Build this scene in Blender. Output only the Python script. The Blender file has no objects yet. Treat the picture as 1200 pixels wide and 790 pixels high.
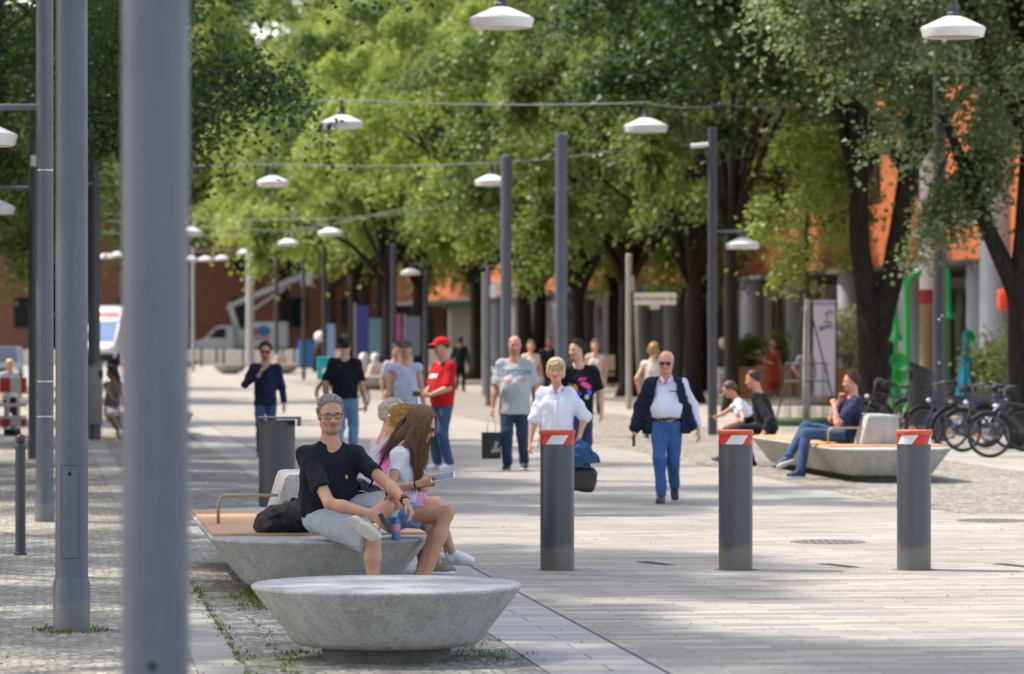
import bpy, bmesh, math, random
import numpy as np
from mathutils import Vector, Matrix
from mathutils.bvhtree import BVHTree

R = math.radians
sc = bpy.context.scene
col = sc.collection
rnd = random.Random(7)

# ---------------------------------------------------------------- camera numbers
F, HZ, CH = 4500.0, 388.0, 1.9          # focal length in photo pixels, horizon row, camera height


def P(px, py, Y):
    return Vector(((px - 600) * Y / F, Y, CH - (py - HZ) * Y / F))


def G(px, Y):
    return Vector(((px - 600) * Y / F, Y, 0.0))


A = R(7.09)                              # the street runs 7 degrees to the left of the view
CA, SA = math.cos(A), math.sin(A)


def S(v, u, z=0.0):
    """street coordinates (v across, u along) to world"""
    return Vector((v * CA - u * SA, v * SA + u * CA, z))


def SY(v, Y, z=0.0):
    """point at street offset v and world depth Y"""
    return Vector(((v - Y * SA) / CA, Y, z))


# ---------------------------------------------------------------- colours and materials
def lin(c):
    c = c.lstrip('#')
    out = []
    for i in (0, 2, 4):
        x = int(c[i:i + 2], 16) / 255
        out.append(x / 12.92 if x <= 0.04045 else ((x + 0.055) / 1.055) ** 2.4)
    return tuple(out) + (1.0,)


class NT:
    def __init__(s, name):
        s.m = bpy.data.materials.new(name)
        s.m.use_nodes = True
        s.t = s.m.node_tree
        s.b = s.t.nodes['Principled BSDF']
        s.out = s.t.nodes['Material Output']

    def n(s, typ, ins=None, **kw):
        nd = s.t.nodes.new(typ)
        for k, v in kw.items():
            setattr(nd, k, v)
        for k, v in (ins or {}).items():
            if isinstance(v, bpy.types.NodeSocket):
                s.t.links.new(v, nd.inputs[k])
            else:
                nd.inputs[k].default_value = v
        return nd

    def l(s, a, b):
        s.t.links.new(a, b)

    def set(s, **kw):
        for k, v in kw.items():
            k = k.replace('_', ' ')
            if isinstance(v, bpy.types.NodeSocket):
                s.l(v, s.b.inputs[k])
            else:
                s.b.inputs[k].default_value = v

    def ramp(s, fac, stops):
        r = s.n('ShaderNodeValToRGB', {'Fac': fac})
        e = r.color_ramp.elements
        while len(e) < len(stops):
            e.new(0.5)
        for i, (p, c) in enumerate(stops):
            e[i].position = p
            e[i].color = c if len(c) == 4 else tuple(c) + (1,)
        return r.outputs['Color']

    def mix(s, fac, a, b, blend='MIX'):
        m = s.n('ShaderNodeMix', data_type='RGBA', blend_type=blend)
        for sock, v in ((m.inputs[0], fac), (m.inputs[6], a), (m.inputs[7], b)):
            if isinstance(v, bpy.types.NodeSocket):
                s.l(v, sock)
            else:
                sock.default_value = v
        return m.outputs[2]

    def noise(s, scale, detail=3, rough=0.55, vec=None):
        ins = {'Scale': scale, 'Detail': detail, 'Roughness': rough}
        if vec is not None:
            ins['Vector'] = vec
        return s.n('ShaderNodeTexNoise', ins)

    def bump(s, h, strength, dist=0.01):
        b = s.n('ShaderNodeBump', {'Height': h, 'Strength': strength, 'Distance': dist})
        s.l(b.outputs[0], s.b.inputs['Normal'])

    def obj(s):
        return s.n('ShaderNodeTexCoord').outputs['Object']


def scale_c(c, k):
    return (min(1, c[0] * k), min(1, c[1] * k), min(1, c[2] * k), 1)


_mc = {}


def mat(name, c, rough=0.55, metal=0.0, var=0.12, vs=6.0, bump=0.0, bs=40.0, spec=0.5, coat=0.0, sheen=0.0, sss=0.0, stretch=None):
    """a plain procedural material: base colour with soft noise variation, noise in roughness and an optional bump"""
    key = (name, c)
    if key in _mc:
        return _mc[key]
    t = NT(name)
    c = lin(c) if isinstance(c, str) else tuple(c) + ((1,) if len(c) == 3 else ())
    vec = t.obj()
    if stretch:
        vec = t.n('ShaderNodeMapping', {'Vector': vec, 'Scale': stretch}).outputs[0]
    nz = t.noise(vs, 4, 0.6, vec)
    colr = t.mix(nz.outputs['Fac'], scale_c(c, 1 - var), scale_c(c, 1 + var))
    t.set(Base_Color=colr, Metallic=metal, Specular_IOR_Level=spec)
    rg = t.n('ShaderNodeMapRange', {'Value': nz.outputs['Fac'], 'To Min': max(0.02, rough - 0.08), 'To Max': min(1, rough + 0.08)})
    t.set(Roughness=rg.outputs[0])
    if coat:
        t.set(Coat_Weight=coat, Coat_Roughness=0.12)
    if sheen:
        t.set(Sheen_Weight=sheen)
    if sss:
        t.set(Subsurface_Weight=sss, Subsurface_Radius=(0.02, 0.008, 0.004), Subsurface_Scale=0.6)
    if bump:
        b2 = t.noise(bs, 5, 0.65, vec)
        t.bump(b2.outputs['Fac'], bump, 0.004)
    _mc[key] = t.m
    return t.m


# ---------------------------------------------------------------- mesh builder
class MB:
    def __init__(s):
        s.v, s.f = [], []

    def add(s, vs, fs):
        o = len(s.v)
        s.v += [tuple(v) for v in vs]
        s.f += [tuple(i + o for i in f) for f in fs]
        return s

    def box(s, c, d, rz=0.0, bev=0.0, M=None):
        bm = bmesh.new()
        bmesh.ops.create_cube(bm, size=1)
        for v in bm.verts:
            v.co = Vector((v.co.x * d[0], v.co.y * d[1], v.co.z * d[2]))
        if bev:
            bmesh.ops.bevel(bm, geom=bm.edges[:], offset=min(bev, min(d) * 0.45), segments=2, affect='EDGES', profile=0.6)
        T = M if M is not None else Matrix.Translation(Vector(c)) @ Matrix.Rotation(rz, 4, 'Z')
        bm.verts.index_update()
        s.add([T @ v.co for v in bm.verts], [[v.index for v in f.verts] for f in bm.faces])
        bm.free()
        return s

    def tube(s, pts, rads, n=10, cap=True, flat=None):
        pts = [Vector(p) for p in pts]
        if not hasattr(rads, '__len__'):
            rads = [rads] * len(pts)
        vs, fs = [], []
        t0 = (pts[1] - pts[0]).normalized()
        ref = Vector((0, 0, 1)) if abs(t0.z) < 0.9 else Vector((1, 0, 0))
        a = t0.cross(ref).normalized()
        for i, p in enumerate(pts):
            t = (pts[min(i + 1, len(pts) - 1)] - pts[max(i - 1, 0)]).normalized()
            a = (a - t * a.dot(t)).normalized()
            b = t.cross(a)
            for j in range(n):
                th = 2 * math.pi * j / n
                vs.append(p + (a * math.cos(th) + b * math.sin(th)) * rads[i])
        for i in range(len(pts) - 1):
            for j in range(n):
                k = (j + 1) % n
                fs.append((i * n + j, i * n + k, (i + 1) * n + k, (i + 1) * n + j))
        if cap:
            fs.append(tuple(range(n - 1, -1, -1)))
            fs.append(tuple((len(pts) - 1) * n + j for j in range(n)))
        return s.add(vs, fs)

    def lathe(s, prof, c=(0, 0, 0), n=32, sx=1.0, sy=1.0, M=None):
        vs, fs = [], []
        for r, z in prof:
            for j in range(n):
                th = 2 * math.pi * j / n
                vs.append(Vector((c[0] + r * sx * math.cos(th), c[1] + r * sy * math.sin(th), c[2] + z)))
        for i in range(len(prof) - 1):
            for j in range(n):
                k = (j + 1) % n
                fs.append((i * n + j, i * n + k, (i + 1) * n + k, (i + 1) * n + j))
        fs.append(tuple(range(n - 1, -1, -1)))
        fs.append(tuple((len(prof) - 1) * n + j for j in range(n)))
        if M is not None:
            vs = [M @ v for v in vs]
        return s.add(vs, fs)

    def loft(s, rings, cap=True):
        n = len(rings[0])
        vs = [p for r in rings for p in r]
        fs = []
        for i in range(len(rings) - 1):
            for j in range(n):
                k = (j + 1) % n
                fs.append((i * n + j, i * n + k, (i + 1) * n + k, (i + 1) * n + j))
        if cap:
            fs.append(tuple(range(n - 1, -1, -1)))
            fs.append(tuple((len(rings) - 1) * n + j for j in range(n)))
        return s.add(vs, fs)

    def prism(s, poly, axis, lo, hi, bev=0.0):
        """poly (2d points) extruded along an axis; the other two axes take the polygon in xyz order"""
        ax = 'xyz'.index(axis)
        oth = [i for i in range(3) if i != ax]
        bm = bmesh.new()

        def mk(w):
            out = []
            for p in poly:
                q = [0, 0, 0]
                q[oth[0]], q[oth[1]], q[ax] = p[0], p[1], w
                out.append(bm.verts.new(q))
            return out
        a, b = mk(lo), mk(hi)
        n = len(poly)
        bm.faces.new(a)
        bm.faces.new(b[::-1])
        for i in range(n):
            k = (i + 1) % n
            bm.faces.new((a[k], a[i], b[i], b[k]))
        bmesh.ops.recalc_face_normals(bm, faces=bm.faces[:])
        if bev:
            bmesh.ops.bevel(bm, geom=bm.edges[:], offset=bev, segments=2, affect='EDGES', profile=0.6)
        bm.verts.index_update()
        s.add([v.co.copy() for v in bm.verts], [[v.index for v in f.verts] for f in bm.faces])
        bm.free()
        return s

    def sphere(s, c, r, n=16, m=10, M=None):
        if not hasattr(r, '__len__'):
            r = (r, r, r)
        prof = [(math.sin(math.pi * i / m), -math.cos(math.pi * i / m)) for i in range(m + 1)]
        prof[0], prof[-1] = (0.02, -1), (0.02, 1)
        vs, fs = [], []
        for a, z in prof:
            for j in range(n):
                th = 2 * math.pi * j / n
                q = Vector((a * math.cos(th) * r[0], a * math.sin(th) * r[1], z * r[2]))
                vs.append((M @ q if M is not None else q) + Vector(c))
        for i in range(m):
            for j in range(n):
                k = (j + 1) % n
                fs.append((i * n + j, i * n + k, (i + 1) * n + k, (i + 1) * n + j))
        fs.append(tuple(range(n - 1, -1, -1)))
        fs.append(tuple(m * n + j for j in range(n)))
        return s.add(vs, fs)

    def mesh(s, name):
        me = bpy.data.meshes.new(name)
        me.from_pydata(s.v, [], s.f)
        me.update()
        return me


def link(name, me, m, parent=None, smooth=False, angle=None):
    if isinstance(me, MB):
        me = me.mesh(name)
    o = bpy.data.objects.new(name, me)
    if m is not None and not me.materials:
        me.materials.append(m)
    if smooth:
        me.polygons.foreach_set('use_smooth', [True] * len(me.polygons))
        if angle:
            me.set_sharp_from_angle(angle=R(angle))
    col.objects.link(o)
    if parent is not None:
        o.parent = parent
    return o


def tag(o, label=None, cat=None, group=None, kind=None):
    for k, v in (('label', label), ('category', cat), ('group', group), ('kind', kind)):
        if v:
            o[k] = v
    return o


def root(name, loc, label, cat, group=None, rz=0.0):
    o = bpy.data.objects.new(name, None)
    o.empty_display_size = 0.2
    o.location = loc
    o.rotation_euler = (0, 0, rz)
    col.objects.link(o)
    return tag(o, label, cat, group)


_kids = {}


def copy_tree(o, loc=None, rz=None, label=None, scale=None, parent=None):
    c = o.copy()
    col.objects.link(c)
    if parent is not None:
        c.parent = parent
    for ch in list(o.children):
        copy_tree(ch, parent=c)
    if loc is not None:
        c.location = loc
    if rz is not None:
        c.rotation_euler = (0, 0, rz)
    if scale is not None:
        c.scale = (scale,) * 3 if not hasattr(scale, '__len__') else scale
    if label:
        c['label'] = label
    return c
# ---------------------------------------------------------------- implicit surfaces for people and soft things
def rc(a, b, ra, rb, sq=None):
    a, b = Vector(a), Vector(b)
    d = b - a
    bb = max(d.dot(d), 1e-9)

    def fn(x, y, z):
        px, py, pz = x - a.x, y - a.y, z - a.z
        if sq is not None:
            n, k = sq
            q = (px * n.x + py * n.y + pz * n.z) * (1 / k - 1)
            px, py, pz = px + n.x * q, py + n.y * q, pz + n.z * q
        t = np.clip((px * d.x + py * d.y + pz * d.z) / bb, 0, 1)
        return np.sqrt((px - t * d.x) ** 2 + (py - t * d.y) ** 2 + (pz - t * d.z) ** 2) - (ra + (rb - ra) * t)
    r = max(ra, rb)
    lo = [min(a[i], b[i]) - r for i in range(3)]
    hi = [max(a[i], b[i]) + r for i in range(3)]
    return fn, lo, hi


def el(c, r, ax=None):
    c = Vector(c)
    if ax is None:
        ax = (Vector((1, 0, 0)), Vector((0, 1, 0)), Vector((0, 0, 1)))

    def fn(x, y, z):
        px, py, pz = x - c.x, y - c.y, z - c.z
        k0 = k1 = 0
        for e, q in zip(ax, r):
            t = (px * e.x + py * e.y + pz * e.z) / q
            k0 = k0 + t * t
            k1 = k1 + (t / q) ** 2
        k0, k1 = np.sqrt(k0), np.sqrt(k1)
        return k0 * (k0 - 1) / np.maximum(k1, 1e-6)
    m = max(r)
    return fn, [c[i] - m for i in range(3)], [c[i] + m for i in range(3)]


def cut(prim, *planes):
    fn, lo, hi = prim

    def f2(x, y, z):
        d = fn(x, y, z)
        for p, n in planes:
            d = np.maximum(d, (x - p.x) * n.x + (y - p.y) * n.y + (z - p.z) * n.z)
        return d
    return f2, lo, hi


def sdf_mesh(prims, h, final=None, subs=(), pad=0.03):
    """prims: (prim, k) smooth-unioned; subs: (prim, k) carved; final: planes cutting everything"""
    lo = np.min([p[0][1] for p in prims], axis=0) - pad
    hi = np.max([p[0][2] for p in prims], axis=0) + pad
    n = np.maximum(((hi - lo) / h).astype(int) + 2, 4)
    ax = [(lo[i] + h * np.arange(n[i])).astype(np.float32) for i in range(3)]
    f = np.full(tuple(n), 9.0, np.float32)

    def sl(p, m):
        a = [max(0, int((p[1][i] - m - lo[i]) / h)) for i in range(3)]
        b = [min(n[i], int((p[2][i] + m - lo[i]) / h) + 2) for i in range(3)]
        s = tuple(slice(a[i], b[i]) for i in range(3))
        return s, ax[0][s[0], None, None], ax[1][None, s[1], None], ax[2][None, None, s[2]]
    for p, k in prims:
        s, x, y, z = sl(p, k + 2 * h)
        d = p[0](x, y, z)
        g = f[s]
        if k > 0:
            q = np.maximum(k - np.abs(g - d), 0) / k
            f[s] = np.minimum(g, d) - q * q * k * 0.25
        else:
            f[s] = np.minimum(g, d)
    for p, k in subs:
        s, x, y, z = sl(p, k + 2 * h)
        d = -p[0](x, y, z)
        g = f[s]
        if k > 0:
            q = np.maximum(k - np.abs(g - d), 0) / k
            f[s] = np.maximum(g, d) + q * q * k * 0.25
        else:
            f[s] = np.maximum(g, d)
    for p, nn in (final or ()):
        f = np.maximum(f, (ax[0][:, None, None] - p.x) * nn.x + (ax[1][None, :, None] - p.y) * nn.y + (ax[2][None, None, :] - p.z) * nn.z)
    # naive surface nets
    f[0], f[-1], f[:, 0], f[:, -1], f[:, :, 0], f[:, :, -1] = (9,) * 6
    ins = f < 0
    cnt = np.zeros(tuple(n - 1), np.int8)
    cs = [(i, j, k) for i in (0, 1) for j in (0, 1) for k in (0, 1)]
    for i, j, k in cs:
        cnt += ins[i:n[0] - 1 + i, j:n[1] - 1 + j, k:n[2] - 1 + k]
    I, J, K = np.nonzero((cnt > 0) & (cnt < 8))
    idx = np.full(tuple(n - 1), -1, np.int32)
    idx[I, J, K] = np.arange(len(I))
    acc = np.zeros((len(I), 3))
    w = np.zeros(len(I))
    for c0 in cs:
        for a in range(3):
            if c0[a]:
                continue
            c1 = list(c0)
            c1[a] = 1
            f0 = f[I + c0[0], J + c0[1], K + c0[2]]
            f1 = f[I + c1[0], J + c1[1], K + c1[2]]
            m = (f0 < 0) != (f1 < 0)
            t = np.where(m, f0 / np.where(m, f0 - f1, 1), 0)
            q = np.array(c0, float)[None, :].repeat(len(I), 0)
            q[:, a] += t
            acc += q * m[:, None]
            w += m
    co = (np.stack([I, J, K], 1) + acc / np.maximum(w, 1)[:, None]) * h + lo
    quads = []
    for a in range(3):
        b, c = (a + 1) % 3, (a + 2) % 3
        s0 = [slice(None)] * 3
        s1 = [slice(None)] * 3
        s0[a], s1[a] = slice(0, -1), slice(1, None)
        A0, A1 = ins[tuple(s0)], ins[tuple(s1)]
        E = np.argwhere(A0 != A1)
        if not len(E):
            continue
        sg = A0[tuple(E.T)]
        q = []
        for db, dc in ((-1, -1), (0, -1), (0, 0), (-1, 0)):
            t = E.copy()
            t[:, b] += db
            t[:, c] += dc
            q.append(idx[tuple(t.T)])
        q = np.stack(q, 1)
        q[~sg] = q[~sg][:, ::-1]
        quads.append(q)
    return co, np.concatenate(quads)


def np_mesh(name, co, quads):
    me = bpy.data.meshes.new(name)
    nv, nf = len(co), len(quads)
    k = quads.shape[1]
    me.vertices.add(nv)
    me.vertices.foreach_set('co', np.ascontiguousarray(co, np.float32).ravel())
    me.loops.add(nf * k)
    me.loops.foreach_set('vertex_index', np.ascontiguousarray(quads, np.int32).ravel())
    me.polygons.add(nf)
    me.polygons.foreach_set('loop_start', np.arange(0, nf * k, k, dtype=np.int32))
    me.polygons.foreach_set('use_smooth', np.ones(nf, bool))
    me.update(calc_edges=True)
    return me


def vnormals(co, q):
    n = np.zeros_like(co)
    fn = np.cross(co[q[:, 2]] - co[q[:, 0]], co[q[:, 3]] - co[q[:, 1]])
    for i in range(4):
        np.add.at(n, q[:, i], fn)
    return n / np.maximum(np.linalg.norm(n, axis=1), 1e-9)[:, None]


def relax(co, q, it=1, lam=0.5):
    for _ in range(it):
        s = np.zeros_like(co)
        w = np.zeros(len(co))
        for i in range(4):
            for j in ((i + 1) % 4, (i + 3) % 4):
                np.add.at(s, q[:, i], co[q[:, j]])
                np.add.at(w, q[:, i], 1)
        co = co + lam * (s / np.maximum(w, 1)[:, None] - co)
    return co


def wrinkle(co, q, amp, freq, seed, stretch=(1, 1, 1)):
    """fold-like displacement along the normals"""
    r = np.random.RandomState(seed)
    n = vnormals(co, q)
    p = co * np.array(stretch)
    w = np.zeros(len(co))
    wp = p + 0.35 / freq * np.sin(p[:, [1, 2, 0]] * freq * 1.7 + r.rand(3) * 6)
    for k in range(7):
        d = r.randn(3)
        d /= np.linalg.norm(d)
        fr = freq * r.uniform(0.6, 1.7)
        s = np.sin(wp @ d * fr * 2 + r.rand() * 6.28)
        w += (1 - np.abs(s)) ** 2 - 0.3
    return co + n * (w * amp / 2.2)[:, None]


def soft(name, prims, h, m, parent=None, final=None, subs=(), wr=None, rl=1):
    co, q = sdf_mesh(prims, h, final, subs)
    if wr:
        co = wrinkle(co, q, *wr)
    if rl:
        co = relax(co, q, rl)
    return link(name, np_mesh(name, co, q), m, parent)
# ---------------------------------------------------------------- people
def skin_mat(name, c):
    t = NT(name)
    at = t.n('ShaderNodeAttribute', attribute_name='tint')
    o = t.obj()
    nz, n2, n3 = t.noise(38, 4, 0.65, o), t.noise(9, 4, 0.6, o), t.noise(260, 2, 0.6, o)
    base = t.mix(nz.outputs['Fac'], scale_c(lin(c), 0.84), scale_c(lin(c), 1.12))
    r_ = lin(c)
    base = t.mix(t.ramp(n2.outputs['Fac'], [(0.4, (0, 0, 0)), (0.7, (0.6, 0.6, 0.6))]), base, (min(1, r_[0] * 1.02), r_[1] * 0.78, r_[2] * 0.72, 1))
    t.bump(n3.outputs['Fac'], 0.25, 0.002)
    t.set(Base_Color=t.mix(1.0, base, at.outputs['Color'], 'MULTIPLY'), Roughness=0.48, Specular_IOR_Level=0.4)
    t.set(Subsurface_Weight=0.12, Subsurface_Radius=(0.015, 0.005, 0.003), Subsurface_Scale=0.5)
    return t.m


SKIN = {k: skin_mat('skin ' + k, v) for k, v in dict(fair='#d3a48a', tan='#c6967a', red='#c98f78', dark='#8a5a40').items()}


def cloth(name, c, rough=0.85, stripe=None):
    return mat(name, c, rough, var=0.10, vs=9, bump=0.35, bs=150, spec=0.2, sheen=0.05)


def denim(name, c):
    return mat(name, c, 0.85, var=0.3, vs=7, bump=0.4, bs=160, spec=0.2, sheen=0.1)


def hair_mat(name, c, var=0.35):
    return mat(name, c, 0.45, var=var, vs=16, bump=0.5, bs=60, spec=0.4, stretch=(3, 3, 0.6))


def ik(a, t, l1, l2, hint):
    d = t - a
    L = min(d.length, (l1 + l2) * 0.998)
    t = a + d.normalized() * L
    d = (t - a).normalized()
    x = (l1 * l1 - l2 * l2 + L * L) / (2 * L)
    y = math.sqrt(max(l1 * l1 - x * x, 0))
    h = hint - d * hint.dot(d)
    return a + d * x + h.normalized() * y, t


def hand_prims(w, d, pn, side, curl, k, h):
    d = d.normalized()
    pn = (pn - d * pn.dot(d)).normalized()
    th = d.cross(pn) * (1 if side == 'R' else -1)
    fr = max(0.0085 * k, h * 0.85)
    out = [(rc(w, w + d * 0.075 * k, 0.028 * k, 0.04 * k, (pn, 0.45)), 0.02)]
    for off, ln, cr in ((0.030, 0.070, 0.85), (0.010, 0.080, 0.95), (-0.011, 0.074, 1.05), (-0.030, 0.058, 1.15)):
        p = w + (d * 0.078 + th * off) * k
        ang = 0.1 + off * 2
        dd = (d + th * off * 3).normalized()
        a = 0
        for sl, an in ((0.45, 42), (0.31, 55), (0.24, 38)):
            a += R(an) * curl * cr
            q = p + (dd * math.cos(a) + pn * math.sin(a)) * ln * sl * k
            out.append((rc(p, q, fr, fr * 0.92), 0.004))
            p = q
    p = w + (d * 0.025 + th * 0.028) * k
    q = p + (d * 0.7 + th * 0.55 + pn * (0.2 + 0.4 * curl)).normalized() * 0.045 * k
    out.append((rc(p, q, fr * 1.3, fr * 1.1), 0.012))
    p2 = q + (d * 0.85 + th * (0.3 - 0.5 * curl) + pn * 0.5 * curl).normalized() * 0.033 * k
    out.append((rc(q, p2, fr * 1.1, fr), 0.004))
    return out


def push_inside(me, cover, gap, skip=None):
    """move the parts of a surface that poke through a covering garment to just below it"""
    t = bvh(cover)
    nv = len(me.vertices)
    co, no = np.empty(nv * 3, np.float32), np.empty(nv * 3, np.float32)
    me.vertices.foreach_get('co', co)
    me.vertices.foreach_get('normal', no)
    co, no = co.reshape(-1, 3), no.reshape(-1, 3)
    cc = np.empty(len(cover.data.vertices) * 3, np.float32)
    cover.data.vertices.foreach_get('co', cc)
    cc = cc.reshape(-1, 3)
    m = np.all((co > cc.min(0) - 0.05) & (co < cc.max(0) + 0.05), axis=1)
    if skip is not None:
        m &= np.linalg.norm(co - np.array(skip[0]), axis=1) > skip[1]
    for i in np.nonzero(m)[0]:
        p = Vector(co[i].tolist())
        c, n, _, d = t.find_nearest(p, 0.05)
        if c is None or n.dot(Vector(no[i].tolist())) < 0.72:
            continue
        if (p - c).dot(n) > -gap:
            co[i] = c - n * gap
    me.vertices.foreach_set('co', co.ravel())
    me.update()


def person(label, base, H, phi, pel=None, lean=2, side=0, twist=0, head=(0, 0, 0), headpos=None, wrL=None, wrR=None, elL=None, elR=None,
           anL=None, anR=None, knL=None, knR=None, ftL=None, ftR=None, hdL=None, hdR=None, pnL=None, pnR=None, curl=(0.5, 0.5), bw=1.0, belly=0.0, female=False,
           skin='fair', h=0.011, top=None, bottom=None, shoes='#22252c', sole='#dddddd', hair=None, face=True, brow='#4a3a30', group=None, lips='#b06a5c', beard=0.0, seed=1, barefoot=False, collar=None, drop=0.0, hsc=1.0):
    base = Vector(base)
    fw = Vector((math.sin(R(phi)), -math.cos(R(phi)), 0))
    lf = Vector((math.cos(R(phi)), math.sin(R(phi)), 0))
    up = Vector((0, 0, 1))

    def T(q):
        if q is None or isinstance(q, Vector):
            return q
        return fw * q[0] + lf * q[1] + up * q[2]
    k = H / 1.75
    rt = root('person', base, label, 'person', group)
    p0 = T(pel) if pel is not None else up * 0.525 * H
    tu = (up + fw * math.tan(R(lean)) + lf * math.tan(R(side))).normalized()
    phs = phi + twist
    sl = Vector((math.cos(R(phs)), math.sin(R(phs)), 0))
    sl = (sl - tu * sl.dot(tu)).normalized()
    tf = sl.cross(tu).normalized()
    hw, sw = 0.05 * H, (0.088 if female else 0.100) * H * (0.9 + 0.1 * bw)
    nb = p0 + tu * 0.302 * H
    J = {}
    for s, sg in (('L', 1), ('R', -1)):
        J['hip' + s] = p0 + lf * hw * sg
        J['sh' + s] = p0 + tu * (0.266 - drop) * H + sl * sw * sg
    la, lfore, lt, ls = 0.172 * H, 0.155 * H, 0.245 * H, 0.246 * H
    for s, sg, w, e, a, kn in (('L', 1, wrL, elL, anL, knL), ('R', -1, wrR, elR, anR, knR)):
        w = T(w) if w is not None else J['sh' + s] + tu * -0.31 * H + sl * sg * 0.05 * H + fw * 0.03
        eh = T(e) if e is not None else None
        if eh is not None and isinstance(e, Vector):
            J['el' + s], J['wr' + s] = e, w
        else:
            J['el' + s], J['wr' + s] = ik(J['sh' + s], w, la, lfore, eh if eh is not None else (-tf * 1.0 + sl * sg * 0.5))
        a = T(a) if a is not None else J['hip' + s] * 1.0 + Vector((0, 0, 0.045 * H - J['hip' + s].z)) + lf * sg * 0.01
        if isinstance(kn, Vector):
            J['kn' + s], J['an' + s] = kn, a
        else:
            J['kn' + s], J['an' + s] = ik(J['hip' + s], a, lt, ls, T(kn) if kn is not None else fw)
    # head frame
    hp = phi + head[0]
    pt = R(head[1])
    hf = Vector((math.sin(R(hp)) * math.cos(pt), -math.cos(R(hp)) * math.cos(pt), -math.sin(pt)))
    hl = Vector((math.cos(R(hp)), math.sin(R(hp)), 0))
    hu = hf.cross(hl)
    q = Matrix.Rotation(R(head[2]), 3, hf)
    hl, hu = q @ hl, q @ hu
    hs = (0.97 if female else 1.0) * (0.35 + 0.65 * k) * hsc
    hc = T(headpos) if headpos is not None else nb + tu * 0.032 * H + hu * 0.078 * H + hf * 0.018 * H

    def HP(f, l, u):
        return hc + (hf * f + hl * l + hu * u) * hs
    hax = (hf, hl, hu)

    def hel(c, r):
        return el(HP(*c), tuple(x * hs for x in r), hax)
    b = 0.93 + 0.07 * bw if not female else 0.9
    fem = 0.92 if female else 1.0
    body = [
        (el(p0 + tu * 0.185 * H, (0.088 * H * bw * fem, 0.060 * H * (0.7 + 0.3 * bw), 0.108 * H), (sl, tf, tu)), 0),
        (el(p0 + tu * 0.09 * H + tf * belly * 0.45, (0.08 * H * bw * fem, 0.056 * H + belly, 0.11 * H), (sl, tf, tu)), 0.05),
        (el(p0 - up * 0.0, (0.079 * H * (0.75 + 0.25 * bw), 0.054 * H, 0.055 * H), (lf, fw, up)), 0.05),
        (rc(J['shL'], J['shR'], 0.025 * H, 0.025 * H), 0.05),
        (rc(nb - tu * 0.006 * H, nb + sl * 0.07 * H - tu * 0.034 * H, 0.028 * H, 0.022 * H), 0.05),
        (rc(nb - tu * 0.006 * H, nb - sl * 0.07 * H - tu * 0.034 * H, 0.028 * H, 0.022 * H), 0.05),
        (rc(nb - tu * 0.03 * H, HP(-0.018, 0, -0.045), 0.036 * H * b, 0.033 * H * b), 0.03),
    ]
    if female:
        for sg in (1, -1):
            body.append((el(p0 + tu * 0.185 * H + sl * sg * 0.04 * H + tf * 0.04 * H, (0.035 * H,) * 3), 0.05))
    for s, sg in (('L', 1), ('R', -1)):
        body += [
            (rc(J['sh' + s], J['el' + s], 0.030 * H * b * fem, 0.0225 * H * b * fem), 0.04),
            (rc(J['el' + s], J['el' + s].lerp(J['wr' + s], 0.35), 0.0225 * H * b * fem, 0.0245 * H * b * fem), 0.02),
            (rc(J['el' + s].lerp(J['wr' + s], 0.3), J['wr' + s], 0.0245 * H * b * fem, 0.0150 * H * fem), 0.02),
            (rc(J['hip' + s], J['kn' + s], 0.051 * H * b, 0.032 * H * b), 0.05),
            (rc(J['kn' + s], J['kn' + s].lerp(J['an' + s], 0.33), 0.031 * H * b, 0.0325 * H * b), 0.03),
            (rc(J['kn' + s].lerp(J['an' + s], 0.3), J['an' + s], 0.032 * H * b, 0.0195 * H * b), 0.03),
        ]
    # head
    head_p = [
        (hel((-0.012, 0, 0.035), (0.098, 0.077, 0.085)), 0.02),
        (hel((0.026, 0, -0.032), (0.066, 0.062, 0.085)), 0.03),
        (hel((0.062, 0, -0.097), (0.024, 0.03, 0.02)), 0.03),
        (rc(HP(-0.02, 0.05, -0.06), HP(0.05, 0.028, -0.098), 0.022 * hs, 0.018 * hs), 0.03),
        (rc(HP(-0.02, -0.05, -0.06), HP(0.05, -0.028, -0.098), 0.022 * hs, 0.018 * hs), 0.03),
        (rc(HP(0.072, 0.036, 0.022), HP(0.076, -0.036, 0.022), 0.014 * hs, 0.014 * hs), 0.02),
        (rc(HP(0.084, 0, 0.005), HP(0.108, 0, -0.036), 0.009 * hs, 0.0145 * hs), 0.014),
        (rc(HP(0.088, 0.013, -0.038), HP(0.088, -0.013, -0.038), 0.011 * hs, 0.011 * hs), 0.008),
        (hel((0.058, 0.042, -0.028), (0.026, 0.024, 0.026)), 0.025),
        (hel((0.058, -0.042, -0.028), (0.026, 0.024, 0.026)), 0.025),
        (hel((0.087, 0, -0.059), (0.010, 0.024, 0.0075)), 0.008),
        (hel((0.084, 0, -0.071), (0.011, 0.021, 0.008)), 0.008),
        (hel((-0.012, 0.078, -0.008), (0.018, 0.009, 0.031)), 0.008),
        (hel((-0.012, -0.078, -0.008), (0.018, 0.009, 0.031)), 0.008),
    ]
    body += head_p
    subs = [(hel((0.098, 0.033, 0.0), (0.016, 0.019, 0.013)), 0.014), (hel((0.098, -0.033, 0.0), (0.016, 0.019, 0.013)), 0.014),
            (hel((0.101, 0, -0.065), (0.012, 0.024, 0.0016)), 0.004)]
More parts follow.
